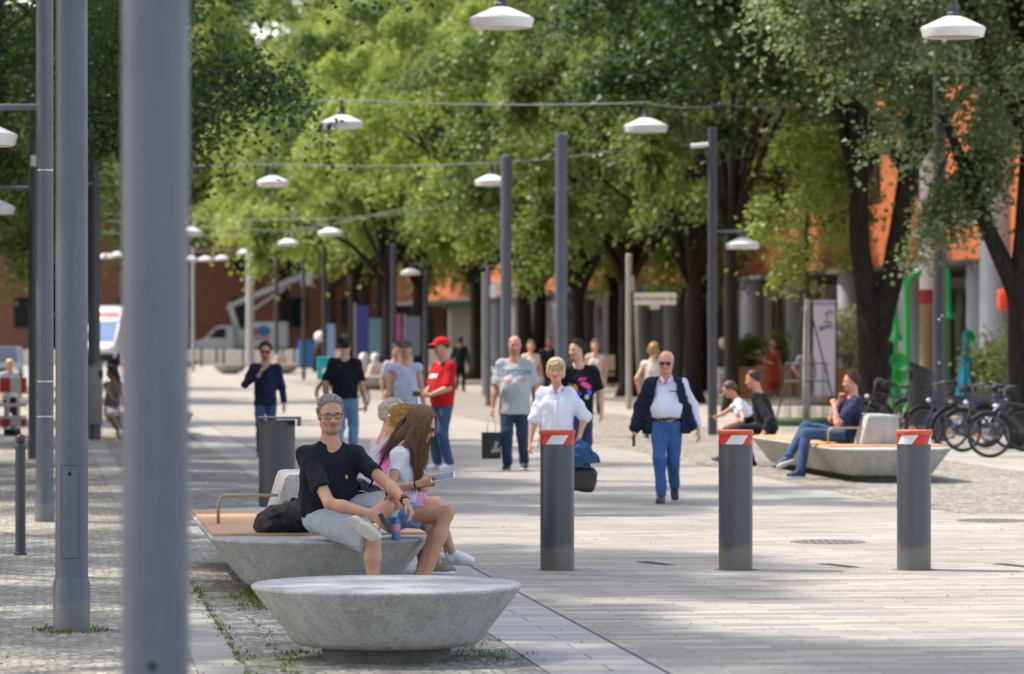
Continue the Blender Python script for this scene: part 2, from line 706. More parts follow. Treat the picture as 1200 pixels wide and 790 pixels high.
    # hands
    for i, (s, sg, hd, pn) in enumerate((('L', 1, hdL, pnL), ('R', -1, hdR, pnR))):
        d = T(hd) if hd is not None else (J['wr' + s] - J['el' + s]).normalized() * 0.9 - up * 0.2 + fw * 0.1
        n = T(pn) if pn is not None else (-lf * sg + fw * -0.3)
        body += hand_prims(J['wr' + s], d, n, s, curl[i], k * fem * 0.98, h)
        J['hd' + s] = J['wr' + s] + d.normalized() * 0.09 * k
    # feet
    feet = {}
    for s, sg, ft in (('L', 1, ftL), ('R', -1, ftR)):
        fd = T(ft) if ft is not None else fw + lf * sg * 0.12
        fd = fd.normalized()
        feet[s] = fd
        if barefoot:
            body.append((rc(J['an' + s] - up * 0.02, J['an' + s] + fd * 0.14 - up * 0.05, 0.03, 0.022), 0.02))
    co, qd = sdf_mesh(body, h, None, subs)
    co = relax(co, qd, 1, 0.4)
    me = np_mesh('body', co, qd)
    # lips, stubble and cheeks are real colours of the skin
    loc = (co - np.array(hc)) @ np.array([[*hf], [*hl], [*hu]]).T / hs
    tint = np.ones((len(co), 4), np.float32)
    f_, l_, u_ = loc.T
    isface = (f_ > 0.03) & (np.abs(l_) < 0.09) & (u_ > -0.13) & (u_ < 0.12)
    lipm = isface & (f_ > 0.08) & (((l_ / 0.024) ** 2 + ((u_ + 0.065) / 0.0095) ** 2) < 1)
    lc = np.array(lin(lips)[:3]) / np.array(lin('#c99a80')[:3])
    if beard:
        bm_ = isface & (u_ < -0.038 - 0.9 * np.maximum(0, np.abs(l_) - 0.03)) & ~((u_ > -0.085) & (np.abs(l_) < 0.0))
        w = beard * np.clip((-0.036 - u_) / 0.012, 0, 1) * bm_
        tint[:, :3] *= (1 - w[:, None] * np.array([0.55, 0.5, 0.42]))
    ck = isface * np.exp(-(((np.abs(l_) - 0.042) / 0.022) ** 2 + ((u_ + 0.03) / 0.022) ** 2))
    tint[:, 1:3] *= 1 - 0.16 * ck[:, None]
    tint[lipm, :3] = lc
    at = me.attributes.new('tint', 'FLOAT_COLOR', 'POINT')
    at.data.foreach_set('color', tint.ravel())
    link('body', me, SKIN[skin], rt)
    J.update(body=me)
    # face details
    if face:
        ew, ed, eb = mat('eye white', '#b9aca2', 0.25, var=0.03), mat('iris', '#3a3630', 0.15), hair_mat('brow ' + brow, brow)
        for sg in (1, -1):
            e = link('eye', MB().sphere(HP(0.076, sg * 0.033, 0.0), (0.0115 * hs, 0.0115 * hs, 0.0065 * hs), 12, 8), ew, rt, True)
            link('iris', MB().sphere(HP(0.0828, sg * 0.033, 0.0005), (0.0056 * hs,) * 3, 10, 6), ed, e, True)
            pts = [HP(0.088, sg * 0.016, 0.0145), HP(0.0885, sg * 0.032, 0.018), HP(0.077, sg * 0.052, 0.0125)]
            link('eyebrow', MB().tube(pts, [0.004 * hs, 0.0048 * hs, 0.0025 * hs], 6), eb, rt, True)
    inner = 0.004
    # top
    J.update(p0=p0, nb=nb, tu=tu, sl=sl, tf=tf, fw=fw, lf=lf, hc=hc, hf=hf, hl=hl, hu=hu, hs=hs, H=H, HP=HP, T=T, root=rt, feet=feet, k=k)
    if top:
        t = dict(sleeve=0.45, hem=-0.05, fit=0.014, amp=0.007, neck=0.055, vneck=0, slw=0.0, name='shirt')
        t.update(top)
        ft_ = t['fit']
        hem = t['hem'] * H
        hips_in = t.get('flare', 0)
        tp = [
            (el(p0 + tu * 0.185 * H, (0.089 * H * bw * fem + ft_ * 0.8, 0.061 * H * (0.7 + 0.3 * bw) + ft_ * 0.8, 0.112 * H), (sl, tf, tu)), 0),
            (el(p0 + tu * 0.09 * H + tf * belly * 0.45, (0.082 * H * bw * fem + ft_, 0.058 * H + belly + ft_, 0.12 * H), (sl, tf, tu)), 0.06),
            (rc(p0 + tu * 0.1 * H + tf * belly * 0.4, p0 + tu * (hem - 0.12), 0.084 * H * (0.6 + 0.4 * bw) * fem + ft_, 0.096 * H * (0.7 + 0.3 * bw) + ft_ + hips_in, (tf, 0.74 + belly * 1.2)), 0.06),
            (rc(J['shL'], J['shR'], 0.026 * H + ft_ * 0.5, 0.026 * H + ft_ * 0.5), 0.045),
            (rc(nb + sl * 0.02 * H - tu * 0.016 * H, nb + sl * 0.075 * H - tu * 0.036 * H, 0.026 * H + ft_ * 0.3, 0.022 * H + ft_ * 0.5), 0.04),
            (rc(nb - sl * 0.02 * H - tu * 0.016 * H, nb - sl * 0.075 * H - tu * 0.036 * H, 0.026 * H + ft_ * 0.3, 0.022 * H + ft_ * 0.5), 0.04),
        ]
        if female:
            for sg in (1, -1):
                tp.append((el(p0 + tu * 0.185 * H + sl * sg * 0.04 * H + tf * 0.042 * H, (0.035 * H + ft_ * 0.6,) * 3), 0.07))
        hp_, hn = p0 + tu * hem, -tu
        tp = [(cut(pr, (hp_, hn)), kk) for pr, kk in tp]
        for s in 'LR':
            s0, e0, w0 = J['sh' + s], J['el' + s], J['wr' + s]
            sv = t['sleeve']
            r0, r1, r2 = 0.0295 * H * b * fem + ft_ * 0.5, 0.025 * H * b * fem + ft_ * 0.5 + t['slw'] * 0.8, 0.017 * H + ft_ * 0.5 + t['slw'] * 0.5
            if sv <= 0:
                continue
            if sv <= 0.52:
                e1 = s0.lerp(e0, sv / 0.5)
                d = (e0 - s0).normalized()
                tp.append((cut(rc(s0, e1 + d * 0.05, r0, r1), (e1, d)), 0.06))
            else:
                w1 = e0.lerp(w0, (sv - 0.5) / 0.5)
                d = (w0 - e0).normalized()
                tp.append((rc(s0, e0, r0, r1 * 0.97), 0.06))
                tp.append((cut(rc(e0, w1 + d * 0.04, r1 * 0.97, r1 + (r2 - r1) * (sv - 0.5) / 0.5), (w1, d)), 0.02))
        ts = []
        if t['neck']:
            ts.append((el(nb + tu * 0.035 * H + tf * 0.02 * H, (t['neck'], t['neck'], 0.06), (sl, tf, tu)), 0.012))
        if t['vneck']:
            v = t['vneck']
            ts.append((rc(nb + tf * 0.06 * H + tu * 0.0, nb + tf * 0.1 * H - tu * v, 0.045, 0.006, (tf, 2.0)), 0.01))
        o = soft(t['name'], tp, h, t['mat'], rt, subs=ts, wr=(t['amp'] * 1.5, 8.5, seed, (1, 1, 0.6)) if t['amp'] else None)
        J['top'] = o
    if bottom:
        t = dict(length=1.0, fit=0.012, amp=0.006, flare=0.0, name='trousers')
        t.update(bottom)
        ft_ = t['fit']
        bp = [(el(p0 - up * 0.0, (0.086 * H * (0.75 + 0.25 * bw) + ft_ * 0.6, 0.061 * H + ft_ * 0.6 + belly * 0.2, 0.064 * H), (lf, fw, up)), 0)]
        if t.get('high', 1):
            bp.append((cut(rc(p0, p0 + tu * 0.1 * H, 0.084 * H * (0.7 + 0.3 * bw), 0.078 * H * (0.7 + 0.3 * bw), (tf, 0.72 + belly)), (p0 + tu * t.get('waist', 0.04) * H, tu)), 0.03))
        for s in 'LR':
            hp0, kn, an = J['hip' + s], J['kn' + s], J['an' + s]
            ln = t['length']
            r0, r1, r2 = 0.0515 * H * b + ft_ * 0.7, 0.034 * H * b + ft_ + t['flare'], 0.026 * H + ft_ + t['flare']
            if ln <= 0.5:
                e = hp0.lerp(kn, ln / 0.5)
                d = (kn - hp0).normalized()
                bp.append((cut(rc(hp0, e + d * 0.06, r0, r0 + (r1 - r0) * ln / 0.5 + t['flare']), (e, d)), 0.04))
            else:
                e = kn.lerp(an, (ln - 0.5) / 0.5)
                d = (an - kn).normalized()
                bp.append((rc(hp0, kn, r0, r1), 0.045))
                bp.append((cut(rc(kn, e + d * 0.05, r1, r1 + (r2 - r1) * (ln - 0.5) / 0.5), (e, d)), 0.03))
        J['bottom'] = soft(t['name'], bp, h, t['mat'], rt, wr=(t['amp'] * 1.5, 9, seed + 5, (1, 1, 0.7)) if t['amp'] else None)
    # nothing underneath shows through the cloth
    if bottom and top:
        if top.get('tuck'):
            push_inside(J['top'].data, J['bottom'], 0.006)
        elif not bottom.get('over'):
            push_inside(J['bottom'].data, J['top'], 0.008)
    for kk in ('top', 'bottom'):
        if kk in J:
            push_inside(me, J[kk], 0.008, (nb + tu * 0.01 * H + tf * 0.01 * H, 0.066 * H))
    # shoes
    if shoes and not barefoot:
        sm, so = mat('shoe ' + shoes, shoes, 0.55, var=0.08, bump=0.2, bs=80), mat('sole ' + sole, sole, 0.7, var=0.08)
        for s in 'LR':
            a, fd = J['an' + s], feet[s]
            shin = (J['kn' + s] - a).normalized()
            n = (shin - fd * shin.dot(fd)).normalized()          # foot's own up
            if abs(fd.z) < 0.15:
                n = Vector((0, 0, 1))
            sd = fd.cross(n)
            ax = (fd, sd, n)
            z0 = -0.045 * H * 1.0
            c = a + n * z0
            pr = [(rc(c - fd * 0.035 * k + n * 0.05, c + fd * 0.10 * k + n * 0.042, 0.036 * k, 0.040 * k), 0.0),
                  (rc(c + fd * 0.08 * k + n * 0.036, c + fd * 0.155 * k + n * 0.03, 0.042 * k, 0.034 * k), 0.03),
                  (rc(c - fd * 0.02 + n * 0.05, a + n * 0.025, 0.036 * k, 0.036 * k), 0.03),
                  (rc(c + fd * 0.06 + n * 0.05, a + fd * 0.03 + n * 0.0, 0.034 * k, 0.03 * k), 0.03)]
            pr = [(cut(x, (c + n * 0.016, -n), (a + n * 0.03, n)), kk) for x, kk in pr]
            sh = soft('shoe', pr, min(h, 0.009), sm, rt)
            sp = [(cut(rc(c - fd * 0.04 * k, c + fd * 0.15 * k, 0.040 * k, 0.038 * k), (c + n * 0.02, n), (c, -n)), 0),
                  (cut(rc(c + fd * 0.07 * k, c + fd * 0.12 * k, 0.045 * k, 0.043 * k), (c + n * 0.02, n), (c, -n)), 0.02)]
            soft('sole', sp, 0.006, so, sh)
    # hair
    if hair:
        style, hm = hair[0], hair[1]
        inf = hair[2] if len(hair) > 2 else 0.014
        pr = [(hel((-0.014, 0, 0.036), (0.098 + inf, 0.077 + inf * 0.8, 0.085 + inf)), 0)]
        n1 = (hf * 0.78 - hu * 0.62).normalized()
        p1 = HP(0.050, 0, 0.078)
        low = -0.055
        fn = []
        if style in ('bob', 'long', 'bun'):
            n1 = (hf * 0.93 - hu * 0.36).normalized()
            p1 = HP(0.05, 0, 0.06)
            low = {'bob': -0.095, 'long': -0.1, 'bun': -0.06}[style]
        if style == 'bald':
            n1 = (hf * 0.8 + hu * 0.6).normalized()
            p1 = HP(-0.015, 0, 0.055)
            low = -0.05
        if style == 'bob':
            for sg in (1, -1):
                pr.append((hel((0.0, sg * 0.075, -0.03), (0.065, 0.032, 0.06)), 0.03))
            pr.append((hel((-0.07, 0, -0.03), (0.05, 0.075, 0.06)), 0.03))
            pr.append((hel((0.045, 0.0, 0.105), (0.05, 0.07, 0.035)), 0.03))
        if style == 'bun':
            pr.append((hel((-0.1, 0, -0.01), (0.04, 0.042, 0.045)), 0.012))
            pr.append((hel((-0.115, 0.0, 0.015), (0.025, 0.03, 0.02)), 0.006))
        pr = [(cut(x, (p1, n1), (HP(0, 0, low), -hu)), kk) for x, kk in pr]
        for ex in (hair[3] if len(hair) > 3 else ()):
            pr.append((rc(HP(*ex[0]), HP(*ex[1]), ex[2] * hs, ex[3] * hs, (hl if len(ex) < 5 else ex[4], 0.7)), 0.02))
        J['hair'] = soft('hair', pr, min(h, 0.008), hm, rt, wr=(0.006 if style != 'bob' else 0.012, 26 if style != 'bob' else 22, seed + 9, (1, 1, 0.35)))
    return J


def tufts(J, m, n, ln, r, region, seed, comb, lift=0.3, infl=0.012, low=-0.055, curve=0.0, mess=0.3):
    """short locks of hair lying on the scalp along a combing direction"""
    q = random.Random(seed)
    HP, hs = J['HP'], J['hs']
    mb = MB()
    k = 0
    while k < n:
        a, z = q.uniform(-math.pi, math.pi), q.uniform(-0.85, 1)
        st = math.sqrt(1 - z * z)
        d = Vector((st * math.cos(a), st * math.sin(a), z))
        p = Vector((-0.014 + d[0] * (0.096 + infl), d[1] * (0.076 + infl * 0.8), 0.036 + d[2] * (0.083 + infl)))
        if not region(p) or p[2] < low:
            continue
        k += 1
        L = ln * q.uniform(0.6, 1.3)
        c = Vector(comb(p)) + Vector((q.gauss(0, mess), q.gauss(0, mess), q.gauss(0, mess)))
        e = (c - d * c.dot(d)).normalized() + d * lift
        e.normalize()
        pts = [HP(*(p + e * L * t - d * curve * L * t * t + d * 0.15 * L * math.sin(3.1 * t))) for t in (0, 0.35, 0.7, 1)]
        mb.tube(pts, [r * 0.8 * hs, r * hs, r * 0.8 * hs, r * 0.3 * hs], 5)
    link('hair_locks', mb, m, J['hair'], True)


def long_strands(J, m, n, seed, ends, r=0.0026, face=0.75, infl=0.027):
    """long hair: strands over the skull, hanging down to end points given for the right, back and left of the head"""
    q = random.Random(seed)
    HP, hs = J['HP'], J['hs']
    mb = MB()
    for _ in range(n):
        th = q.uniform(face, 2 * math.pi - face)                 # 0 is the face, pi the back
        pts = []
        for i in range(6):
            a = 0.12 + 1.55 * i / 5
            pts.append(Vector((-0.014 + math.cos(th) * math.sin(a) * (0.098 + infl), math.sin(th) * math.sin(a) * (0.077 + infl), 0.036 + math.cos(a) * (0.085 + infl))))
        sgn = math.sin(th)
        pts = [x + (x - Vector((-0.014, 0, 0.036))).normalized() * q.uniform(-0.002, 0.009) for x in pts]
        e = Vector(ends['L' if sgn > 0.45 else 'R' if sgn < -0.45 else 'B'])
        e = e + Vector((q.gauss(0, 0.022), q.gauss(0, 0.022), q.gauss(0, 0.04)))
        p = pts[-1]
        for i in range(1, 6):
            t = i / 5
            w = p.lerp(e, t) + Vector((0.012 * math.sin(t * 6 + th * 3), 0.012 * math.cos(t * 5 + th * 2), 0))
            pts.append(w)
        R_ = [r * hs * (1 - 0.75 * (i / 10) ** 2) for i in range(11)]
        mb.tube([HP(*x) for x in pts], R_, 5)
    link('hair_strands', mb, m, J['hair'], True)


def glasses(J, m, dark=None, w=0.0165):
    HP, hs = J['HP'], J['hs']
    mb, lens = MB(), MB()
    for sg in (1, -1):
        ring = []
        for i in range(17):
            a = 2 * math.pi * i / 16
            ca, sa = math.cos(a), math.sin(a)
            ex = 0.6
            ring.append(HP(0.1 - 0.012 * abs(ca) * (1 if ca * sg > 0 else 0), sg * 0.034 + 0.025 * math.copysign(abs(ca) ** ex, ca), -0.002 + 0.0175 * math.copysign(abs(sa) ** ex, sa)))
        mb.tube(ring, 0.0026 * hs, 6, cap=False)
        mb.tube([HP(0.094, sg * 0.06, 0.008), HP(0.06, sg * 0.079, 0.008), HP(-0.02, sg * 0.084, 0.004)], 0.0028 * hs, 6)
        n = len(ring) - 1
        lens.add([p - J['hf'] * 0.001 for p in ring[:n]], [tuple(range(n))])
    mb.tube([HP(0.101, 0.011, 0.004), HP(0.105, 0, 0.006), HP(0.101, -0.011, 0.004)], 0.0026 * hs, 6)
    g = link('glasses', mb, m, J['root'], True)
    if dark is not None:
        link('lens', lens, dark, g)
    return g


def cap_hat(J, m):
    HP, hs, hf, hl, hu = (J[x] for x in ('HP', 'hs', 'hf', 'hl', 'hu'))
    pr = [(cut(el(HP(-0.008, 0, 0.05), (0.118 * hs, 0.094 * hs, 0.09 * hs), (hf, hl, hu)), (HP(0, 0, 0.038), -hu)), 0),
          (cut(el(HP(0.085, 0, 0.038), (0.1 * hs, 0.075 * hs, 0.016 * hs), (hf, hl, hu)), (HP(0, 0, 0.034), -hu)), 0.01)]
    return soft('cap', pr, 0.008, m, J['root'])


def bvh(o):
    me = o.data
    return BVHTree.FromPolygons([v.co.copy() for v in me.vertices], [tuple(p.vertices) for p in me.polygons])


_font_cache = {}


def text_mesh(txt, size, cuts=2, bold=0.0):
    cu = bpy.data.curves.new('lettering', 'FONT')
    cu.body, cu.size, cu.align_x, cu.align_y = txt, size, 'CENTER', 'CENTER'
    cu.offset = bold
    cu.resolution_u = 4
    o = bpy.data.objects.new('lettering', cu)
    col.objects.link(o)
    me = bpy.data.meshes.new_from_object(o.evaluated_get(bpy.context.evaluated_depsgraph_get()))
    bpy.data.objects.remove(o)
    bm = bmesh.new()
    bm.from_mesh(me)
    bmesh.ops.triangulate(bm, faces=bm.faces[:])
    for _ in range(cuts):
        bmesh.ops.subdivide_edges(bm, edges=[e for e in bm.edges if e.calc_length() > size * 0.2], cuts=1, use_grid_fill=False)
        bmesh.ops.triangulate(bm, faces=bm.faces[:])
    bm.verts.index_update()
    vs, fs = [v.co.copy() for v in bm.verts], [[v.index for v in f.verts] for f in bm.faces]
    bm.free()
    return vs, fs


def project(name, vs, fs, J, at, m, target='top', off=0.005):
    """lay a flat design on the garment, centred at a point of the torso (up, left) and following the cloth"""
    t = bvh(J[target])
    c = J['p0'] + J['tu'] * at[0] + J['sl'] * at[1]
    out = []
    for v in vs:
        o = c + J['sl'] * v.x + J['tu'] * v.y
        hit = t.ray_cast(o + J['tf'] * 0.6, -J['tf'])
        p = hit[0] if hit[0] is not None else o + J['tf'] * 0.15
        out.append(p + J['tf'] * off)
    return link(name, MB().add(out, fs), m, J[target])


def blob_design(pts, n=14):
    """filled flat outline with a fan, for printed shapes"""
    c = Vector((sum(p[0] for p in pts) / len(pts), sum(p[1] for p in pts) / len(pts), 0))
    vs, fs = [c], []
    m = len(pts)
    for r in (0.5, 1.0):
        for p in pts:
            vs.append(c.lerp(Vector((p[0], p[1], 0)), r))
    for i in range(m):
        k = (i + 1) % m
        fs.append((0, 1 + i, 1 + k))
        fs.append((1 + i, 1 + m + i, 1 + m + k, 1 + k))
    return vs, fs
# ---------------------------------------------------------------- ground
def street_mat(name, w, h_, c1, c2, cm, mortar=0.008, stain=0.25, rough=0.75, gloss=0.3):
    t = NT(name)
    o = t.obj()
    br = t.n('ShaderNodeTexBrick', {'Vector': o, 'Color1': lin(c1), 'Color2': lin(c2), 'Mortar': lin(cm), 'Scale': 1.0, 'Mortar Size': mortar,
                                    'Mortar Smooth': 0.2, 'Bias': -0.1, 'Brick Width': w, 'Row Height': h_})
    br.offset = 0.5
    n1 = t.noise(0.35, 5, 0.6, o)
    n2 = t.noise(60, 3, 0.7, o)
    mp = t.n('ShaderNodeMapping', {'Vector': o, 'Scale': (0.3, 4.2, 1)})
    n3 = t.noise(1.0, 4, 0.6, mp.outputs[0])
    c = t.mix(stain, br.outputs['Color'], t.ramp(n1.outputs['Fac'], [(0.3, (0.55, 0.54, 0.52)), (0.7, (1.25, 1.24, 1.22))]), 'MULTIPLY')
    c = t.mix(0.8, c, t.ramp(n3.outputs['Fac'], [(0.3, (0.70, 0.70, 0.71)), (0.7, (1.2, 1.19, 1.17))]), 'MULTIPLY')
    c = t.mix(0.5, c, t.ramp(n2.outputs['Fac'], [(0.25, (0.72, 0.72, 0.72)), (0.75, (1.2, 1.2, 1.2))]), 'MULTIPLY')
    # chewing gum, dark spots
    vo = t.n('ShaderNodeTexVoronoi', {'Vector': o, 'Scale': 2.3})
    spot = t.ramp(vo.outputs['Distance'], [(0.05, (0.5, 0.5, 0.5)), (0.075, (1, 1, 1))])
    c = t.mix(0.5, c, spot, 'MULTIPLY')
    t.set(Base_Color=c, Roughness=rough, Specular_IOR_Level=gloss)
    hgt = t.mix(0.12, br.outputs['Fac'], n2.outputs['Fac'])
    inv = t.n('ShaderNodeMath', {0: 1.0, 1: hgt}, operation='SUBTRACT')
    t.bump(inv.outputs[0], 0.6, 0.006)
    return t.m


def mosaic_mat(name, sc_, dark, light, joint, moss=0.35, warm='#8f877a'):
    t = NT(name)
    o = t.obj()
    v = t.n('ShaderNodeTexVoronoi', {'Vector': o, 'Scale': sc_, 'Randomness': 0.75})
    e = t.n('ShaderNodeTexVoronoi', {'Vector': o, 'Scale': sc_, 'Randomness': 0.75}, feature='DISTANCE_TO_EDGE')
    sep = t.n('ShaderNodeSeparateColor', {'Color': v.outputs['Color']})
    stone = t.ramp(sep.outputs[0], [(0.0, lin(dark)), (0.45, lin(warm)), (1.0, lin(light))])
    n1 = t.noise(0.7, 5, 0.65, o)
    n0 = t.noise(90, 3, 0.6, o)
    big = t.ramp(n1.outputs['Fac'], [(0.32, (0.7, 0.69, 0.67)), (0.68, (1.15, 1.13, 1.1))])
    stone = t.mix(0.8, stone, big, 'MULTIPLY')
    stone = t.mix(0.4, stone, t.ramp(n0.outputs['Fac'], [(0.3, (0.7, 0.7, 0.7)), (0.7, (1.2, 1.2, 1.2))]), 'MULTIPLY')
    n2 = t.noise(1.3, 4, 0.6, o)
    mossy = t.ramp(n2.outputs['Fac'], [(0.55, lin(joint)), (0.68, lin('#5d6a33'))])
    jf = t.ramp(e.outputs['Distance'], [(0.03, (1, 1, 1)), (0.10, (0, 0, 0))])
    t.set(Base_Color=t.mix(jf, stone, mossy if moss else lin(joint)), Roughness=0.85, Specular_IOR_Level=0.25)
    hg = t.ramp(e.outputs['Distance'], [(0.0, (0, 0, 0)), (0.22, (1, 1, 1))])
    t.bump(hg, 0.8, 0.008)
    return t.m


def sheet(name, poly, z, m, kind='structure'):
    """a flat sheet in street coordinates (v, u)"""
    mb = MB().add([(p[0], p[1], z) for p in poly], [tuple(range(len(poly)))])
    o = link(name, mb, m)
    o.rotation_euler = (0, 0, A)
    tag(o, kind=kind)
    return o


street_m = street_mat('granite paving', 0.55, 0.165, '#a8a196', '#8f887e', '#827b71', 0.006)
band_m = street_mat('smooth stone band', 1.6, 0.36, '#aaa59e', '#9d9891', '#6a6660', 0.006, 0.2)
slab_m = street_mat('slab strip stone', 0.8, 0.27, '#aca69c', '#a09a90', '#5a564e', 0.006, 0.25)
plaza_m = street_mat('pale plaza paving', 0.9, 0.6, '#a8a298', '#989289', '#6f6a63', 0.01)
mos_l = mosaic_mat('mosaic cobbles light', 15, '#938c82', '#c8c1b5', '#7c7567', 0.35, '#aea597')
mos_g = mosaic_mat('mosaic cobbles grey', 15, '#85817b', '#bab5ac', '#716c62', 0.4, '#a09a91')
mos_r = mosaic_mat('mosaic cobbles beige', 14, '#7d776e', '#bdb5a8', '#5c574f', 0.0, '#9b9489')

mb = MB().add([(-400, -60, 0), (400, -60, 0), (400, 800, 0), (-400, 800, 0)], [(0, 1, 2, 3)])
o = link('ground', mb, plaza_m)
o.rotation_euler = (0, 0, A)
tag(o, kind='structure')
sheet('left_pavement', [(-30, -20), (0.9, -20), (0.9, 150), (-30, 150)], 0.004, mos_l)
sheet('slab_strip', [(0.905, -20), (1.165, -20), (1.165, 150), (0.905, 150)], 0.006, slab_m)
sheet('bench_strip_cobbles', [(1.18, -20), (2.82, -20), (2.82, 150), (1.18, 150)], 0.004, mos_g)
sheet('smooth_stone_band', [(2.83, -20), (3.47, -20), (3.47, 150), (2.83, 150)], 0.006, band_m)
sheet('street_paving', [(3.5, -20), (9.38, -20), (9.38, 150), (3.5, 150)], 0.004, street_m)
sheet('street_paving_forecourt', [(9.384, -20), (18, -20), (18, 38.9), (9.6, 38.9), (9.384, 41)], 0.004, street_m)
sheet('drain_slot', [(3.472, -20), (3.498, -20), (3.498, 150), (3.472, 150)], 0.005, mat('drain slot iron', '#3a3836', 0.7))
sheet('right_cobbles', [(9.4, 41.2), (9.61, 39.0), (13.2, 39.0), (13.2, 150), (9.4, 150)], 0.0035, mos_r)
sheet('right_kerb_band', [(13.21, 39), (13.6, 39), (13.6, 150), (13.21, 150)], 0.005, band_m)


def disc_cover(name, label, c, r, mname):
    rt = root(name, c, label, 'manhole cover')
    link('rim', MB().lathe([(r, 0.005), (r, 0.009), (r * 0.93, 0.009)], n=40), mat('cast iron rim', '#77716a', 0.6, 0.4), rt, True, 30)
    mb = MB().lathe([(r * 0.92, 0.006), (r * 0.92, 0.0085), (0.01, 0.0085)], n=40)
    for i in range(-4, 5):
        for j in range(-4, 5):
            if i * i + j * j < 17:
                mb.box((i * r * 0.2, j * r * 0.2, 0.010), (r * 0.1, r * 0.1, 0.004))
    link('lid', mb, mat('cast iron lid', '#7c766e', 0.65, 0.3, var=0.25), rt)
    return rt


disc_cover('manhole_cover', 'round iron manhole cover in paving between the middle and right bollards', G(970, 34.5), 0.34, 'a')
disc_cover('manhole_cover', 'iron manhole cover at the edge of the beige cobbles by the frame edge', G(1163, 38.4), 0.36, 'b')
iron = mat('drain iron', '#77716a', 0.6, 0.3)
for px, Y, lab in ((768, 31.3, 'short iron slot cover in the paving right of the left bollard'), (982, 31.0, 'short iron slot cover in the paving between middle and right bollards'),
                   (1188, 31.0, 'short iron slot cover in the paving right of the right bollard')):
    rt = root('slot_cover', G(px, Y), lab, 'drain cover', 'slot covers beside the bollards', rz=R(115))
    link('frame', MB().box((0, 0, 0.006), (0.5, 0.10, 0.008)), iron, rt)
    mb = MB()
    for i in range(9):
        mb.box((-0.2 + i * 0.05, 0, 0.0115), (0.018, 0.08, 0.003))
    link('grate', mb, mat('drain bars', '#55514c', 0.6, 0.4), rt)

# grass and moss in the joints
grass_m = NT('grass blades')
oi = grass_m.n('ShaderNodeNewGeometry')
nz = grass_m.noise(9, 3, 0.6, grass_m.obj())
grass_m.set(Base_Color=grass_m.ramp(nz.outputs['Fac'], [(0.3, lin('#4a5c22')), (0.7, lin('#7d8c3c'))]), Roughness=0.7)
rs = random.Random(3)
mb = MB()


def tuft(v, u, n, spread, hgt):
    for _ in range(n):
        a, d = rs.uniform(0, 6.28), abs(rs.gauss(0, spread))
        p = S(v + d * math.cos(a), u + d * math.sin(a), 0.004)
        h_, b = hgt * rs.uniform(0.4, 1.2), rs.uniform(0, 6.28)
        q = Vector((math.cos(b), math.sin(b), 0))
        tip = p + q * h_ * rs.uniform(0.2, 0.9) + Vector((0, 0, h_))
        w = Vector((-q.y, q.x, 0)) * rs.uniform(0.003, 0.006)
        m_ = p.lerp(tip, 0.55) + Vector((0, 0, h_ * 0.12))
        mb.add([p - w, p + w, m_ + w * 0.7, tip, m_ - w * 0.7], [(0, 1, 2, 4), (4, 2, 3)])


for i in range(75):                                # the joint beside the slab strip
    tuft(1.175 + rs.gauss(0, 0.012), rs.uniform(20.5, 31), 9, 0.03, 0.022)
for i in range(50):                                # second seam in the cobbles
    tuft(1.42 + rs.gauss(0, 0.02), rs.uniform(21, 27.5), 6, 0.03, 0.016)
for i in range(26):                                # in the shade of the long bench
    tuft(1.5 + abs(rs.gauss(0, 0.17)), 27.2 + rs.gauss(0, 0.8), 22, 0.07, 0.07)
for i in range(55):                                # round the plinth of the round bench
    a = rs.uniform(0, 6.28)
    tuft(2.03 + 0.5 * math.cos(a) * rs.uniform(0.8, 1.8), 22.35 + 0.45 * math.sin(a) * rs.uniform(0.85, 1.5), 8, 0.04, 0.02)
for i in range(20):                                # foot of the second post
    a = rs.uniform(0, 6.28)
    tuft(0.234 + 0.2 * math.cos(a), 24.45 + 0.2 * math.sin(a), 12, 0.05, 0.03)
for i in range(60):
    tuft(rs.uniform(-1, 0.9), rs.uniform(21, 27), 3, 0.05, 0.012)
for i in range(26):
    tuft(2.6 + rs.gauss(0, 0.12), rs.uniform(21.6, 24), 8, 0.04, 0.022)
tag(link('grass', mb, grass_m.m), 'short grass and moss growing in the joints round the benches', 'grass', kind='stuff')

# fallen leaves and litter on the street
mb = MB()
for i in range(330):
    v, u = rs.uniform(1.0, 12), 20 + 40 * rs.random() ** 1.3
    p = S(v, u, 0.010)
    a, s_ = rs.uniform(0, 6.28), rs.uniform(0.008, 0.02)
    e1, e2 = Vector((math.cos(a), math.sin(a), 0)) * s_, Vector((-math.sin(a), math.cos(a), 0)) * s_ * 0.6
    mb.add([p - e1, p + e2 + Vector((0, 0, 0.006)), p + e1 + Vector((0, 0, 0.003)), p - e2], [(0, 1, 2, 3)])
tag(link('fallen_leaves', mb, mat('dry leaf', '#6b5a3a', 0.8, var=0.4, vs=3)), 'scattered dry leaf bits on the paving', 'leaves', kind='stuff')

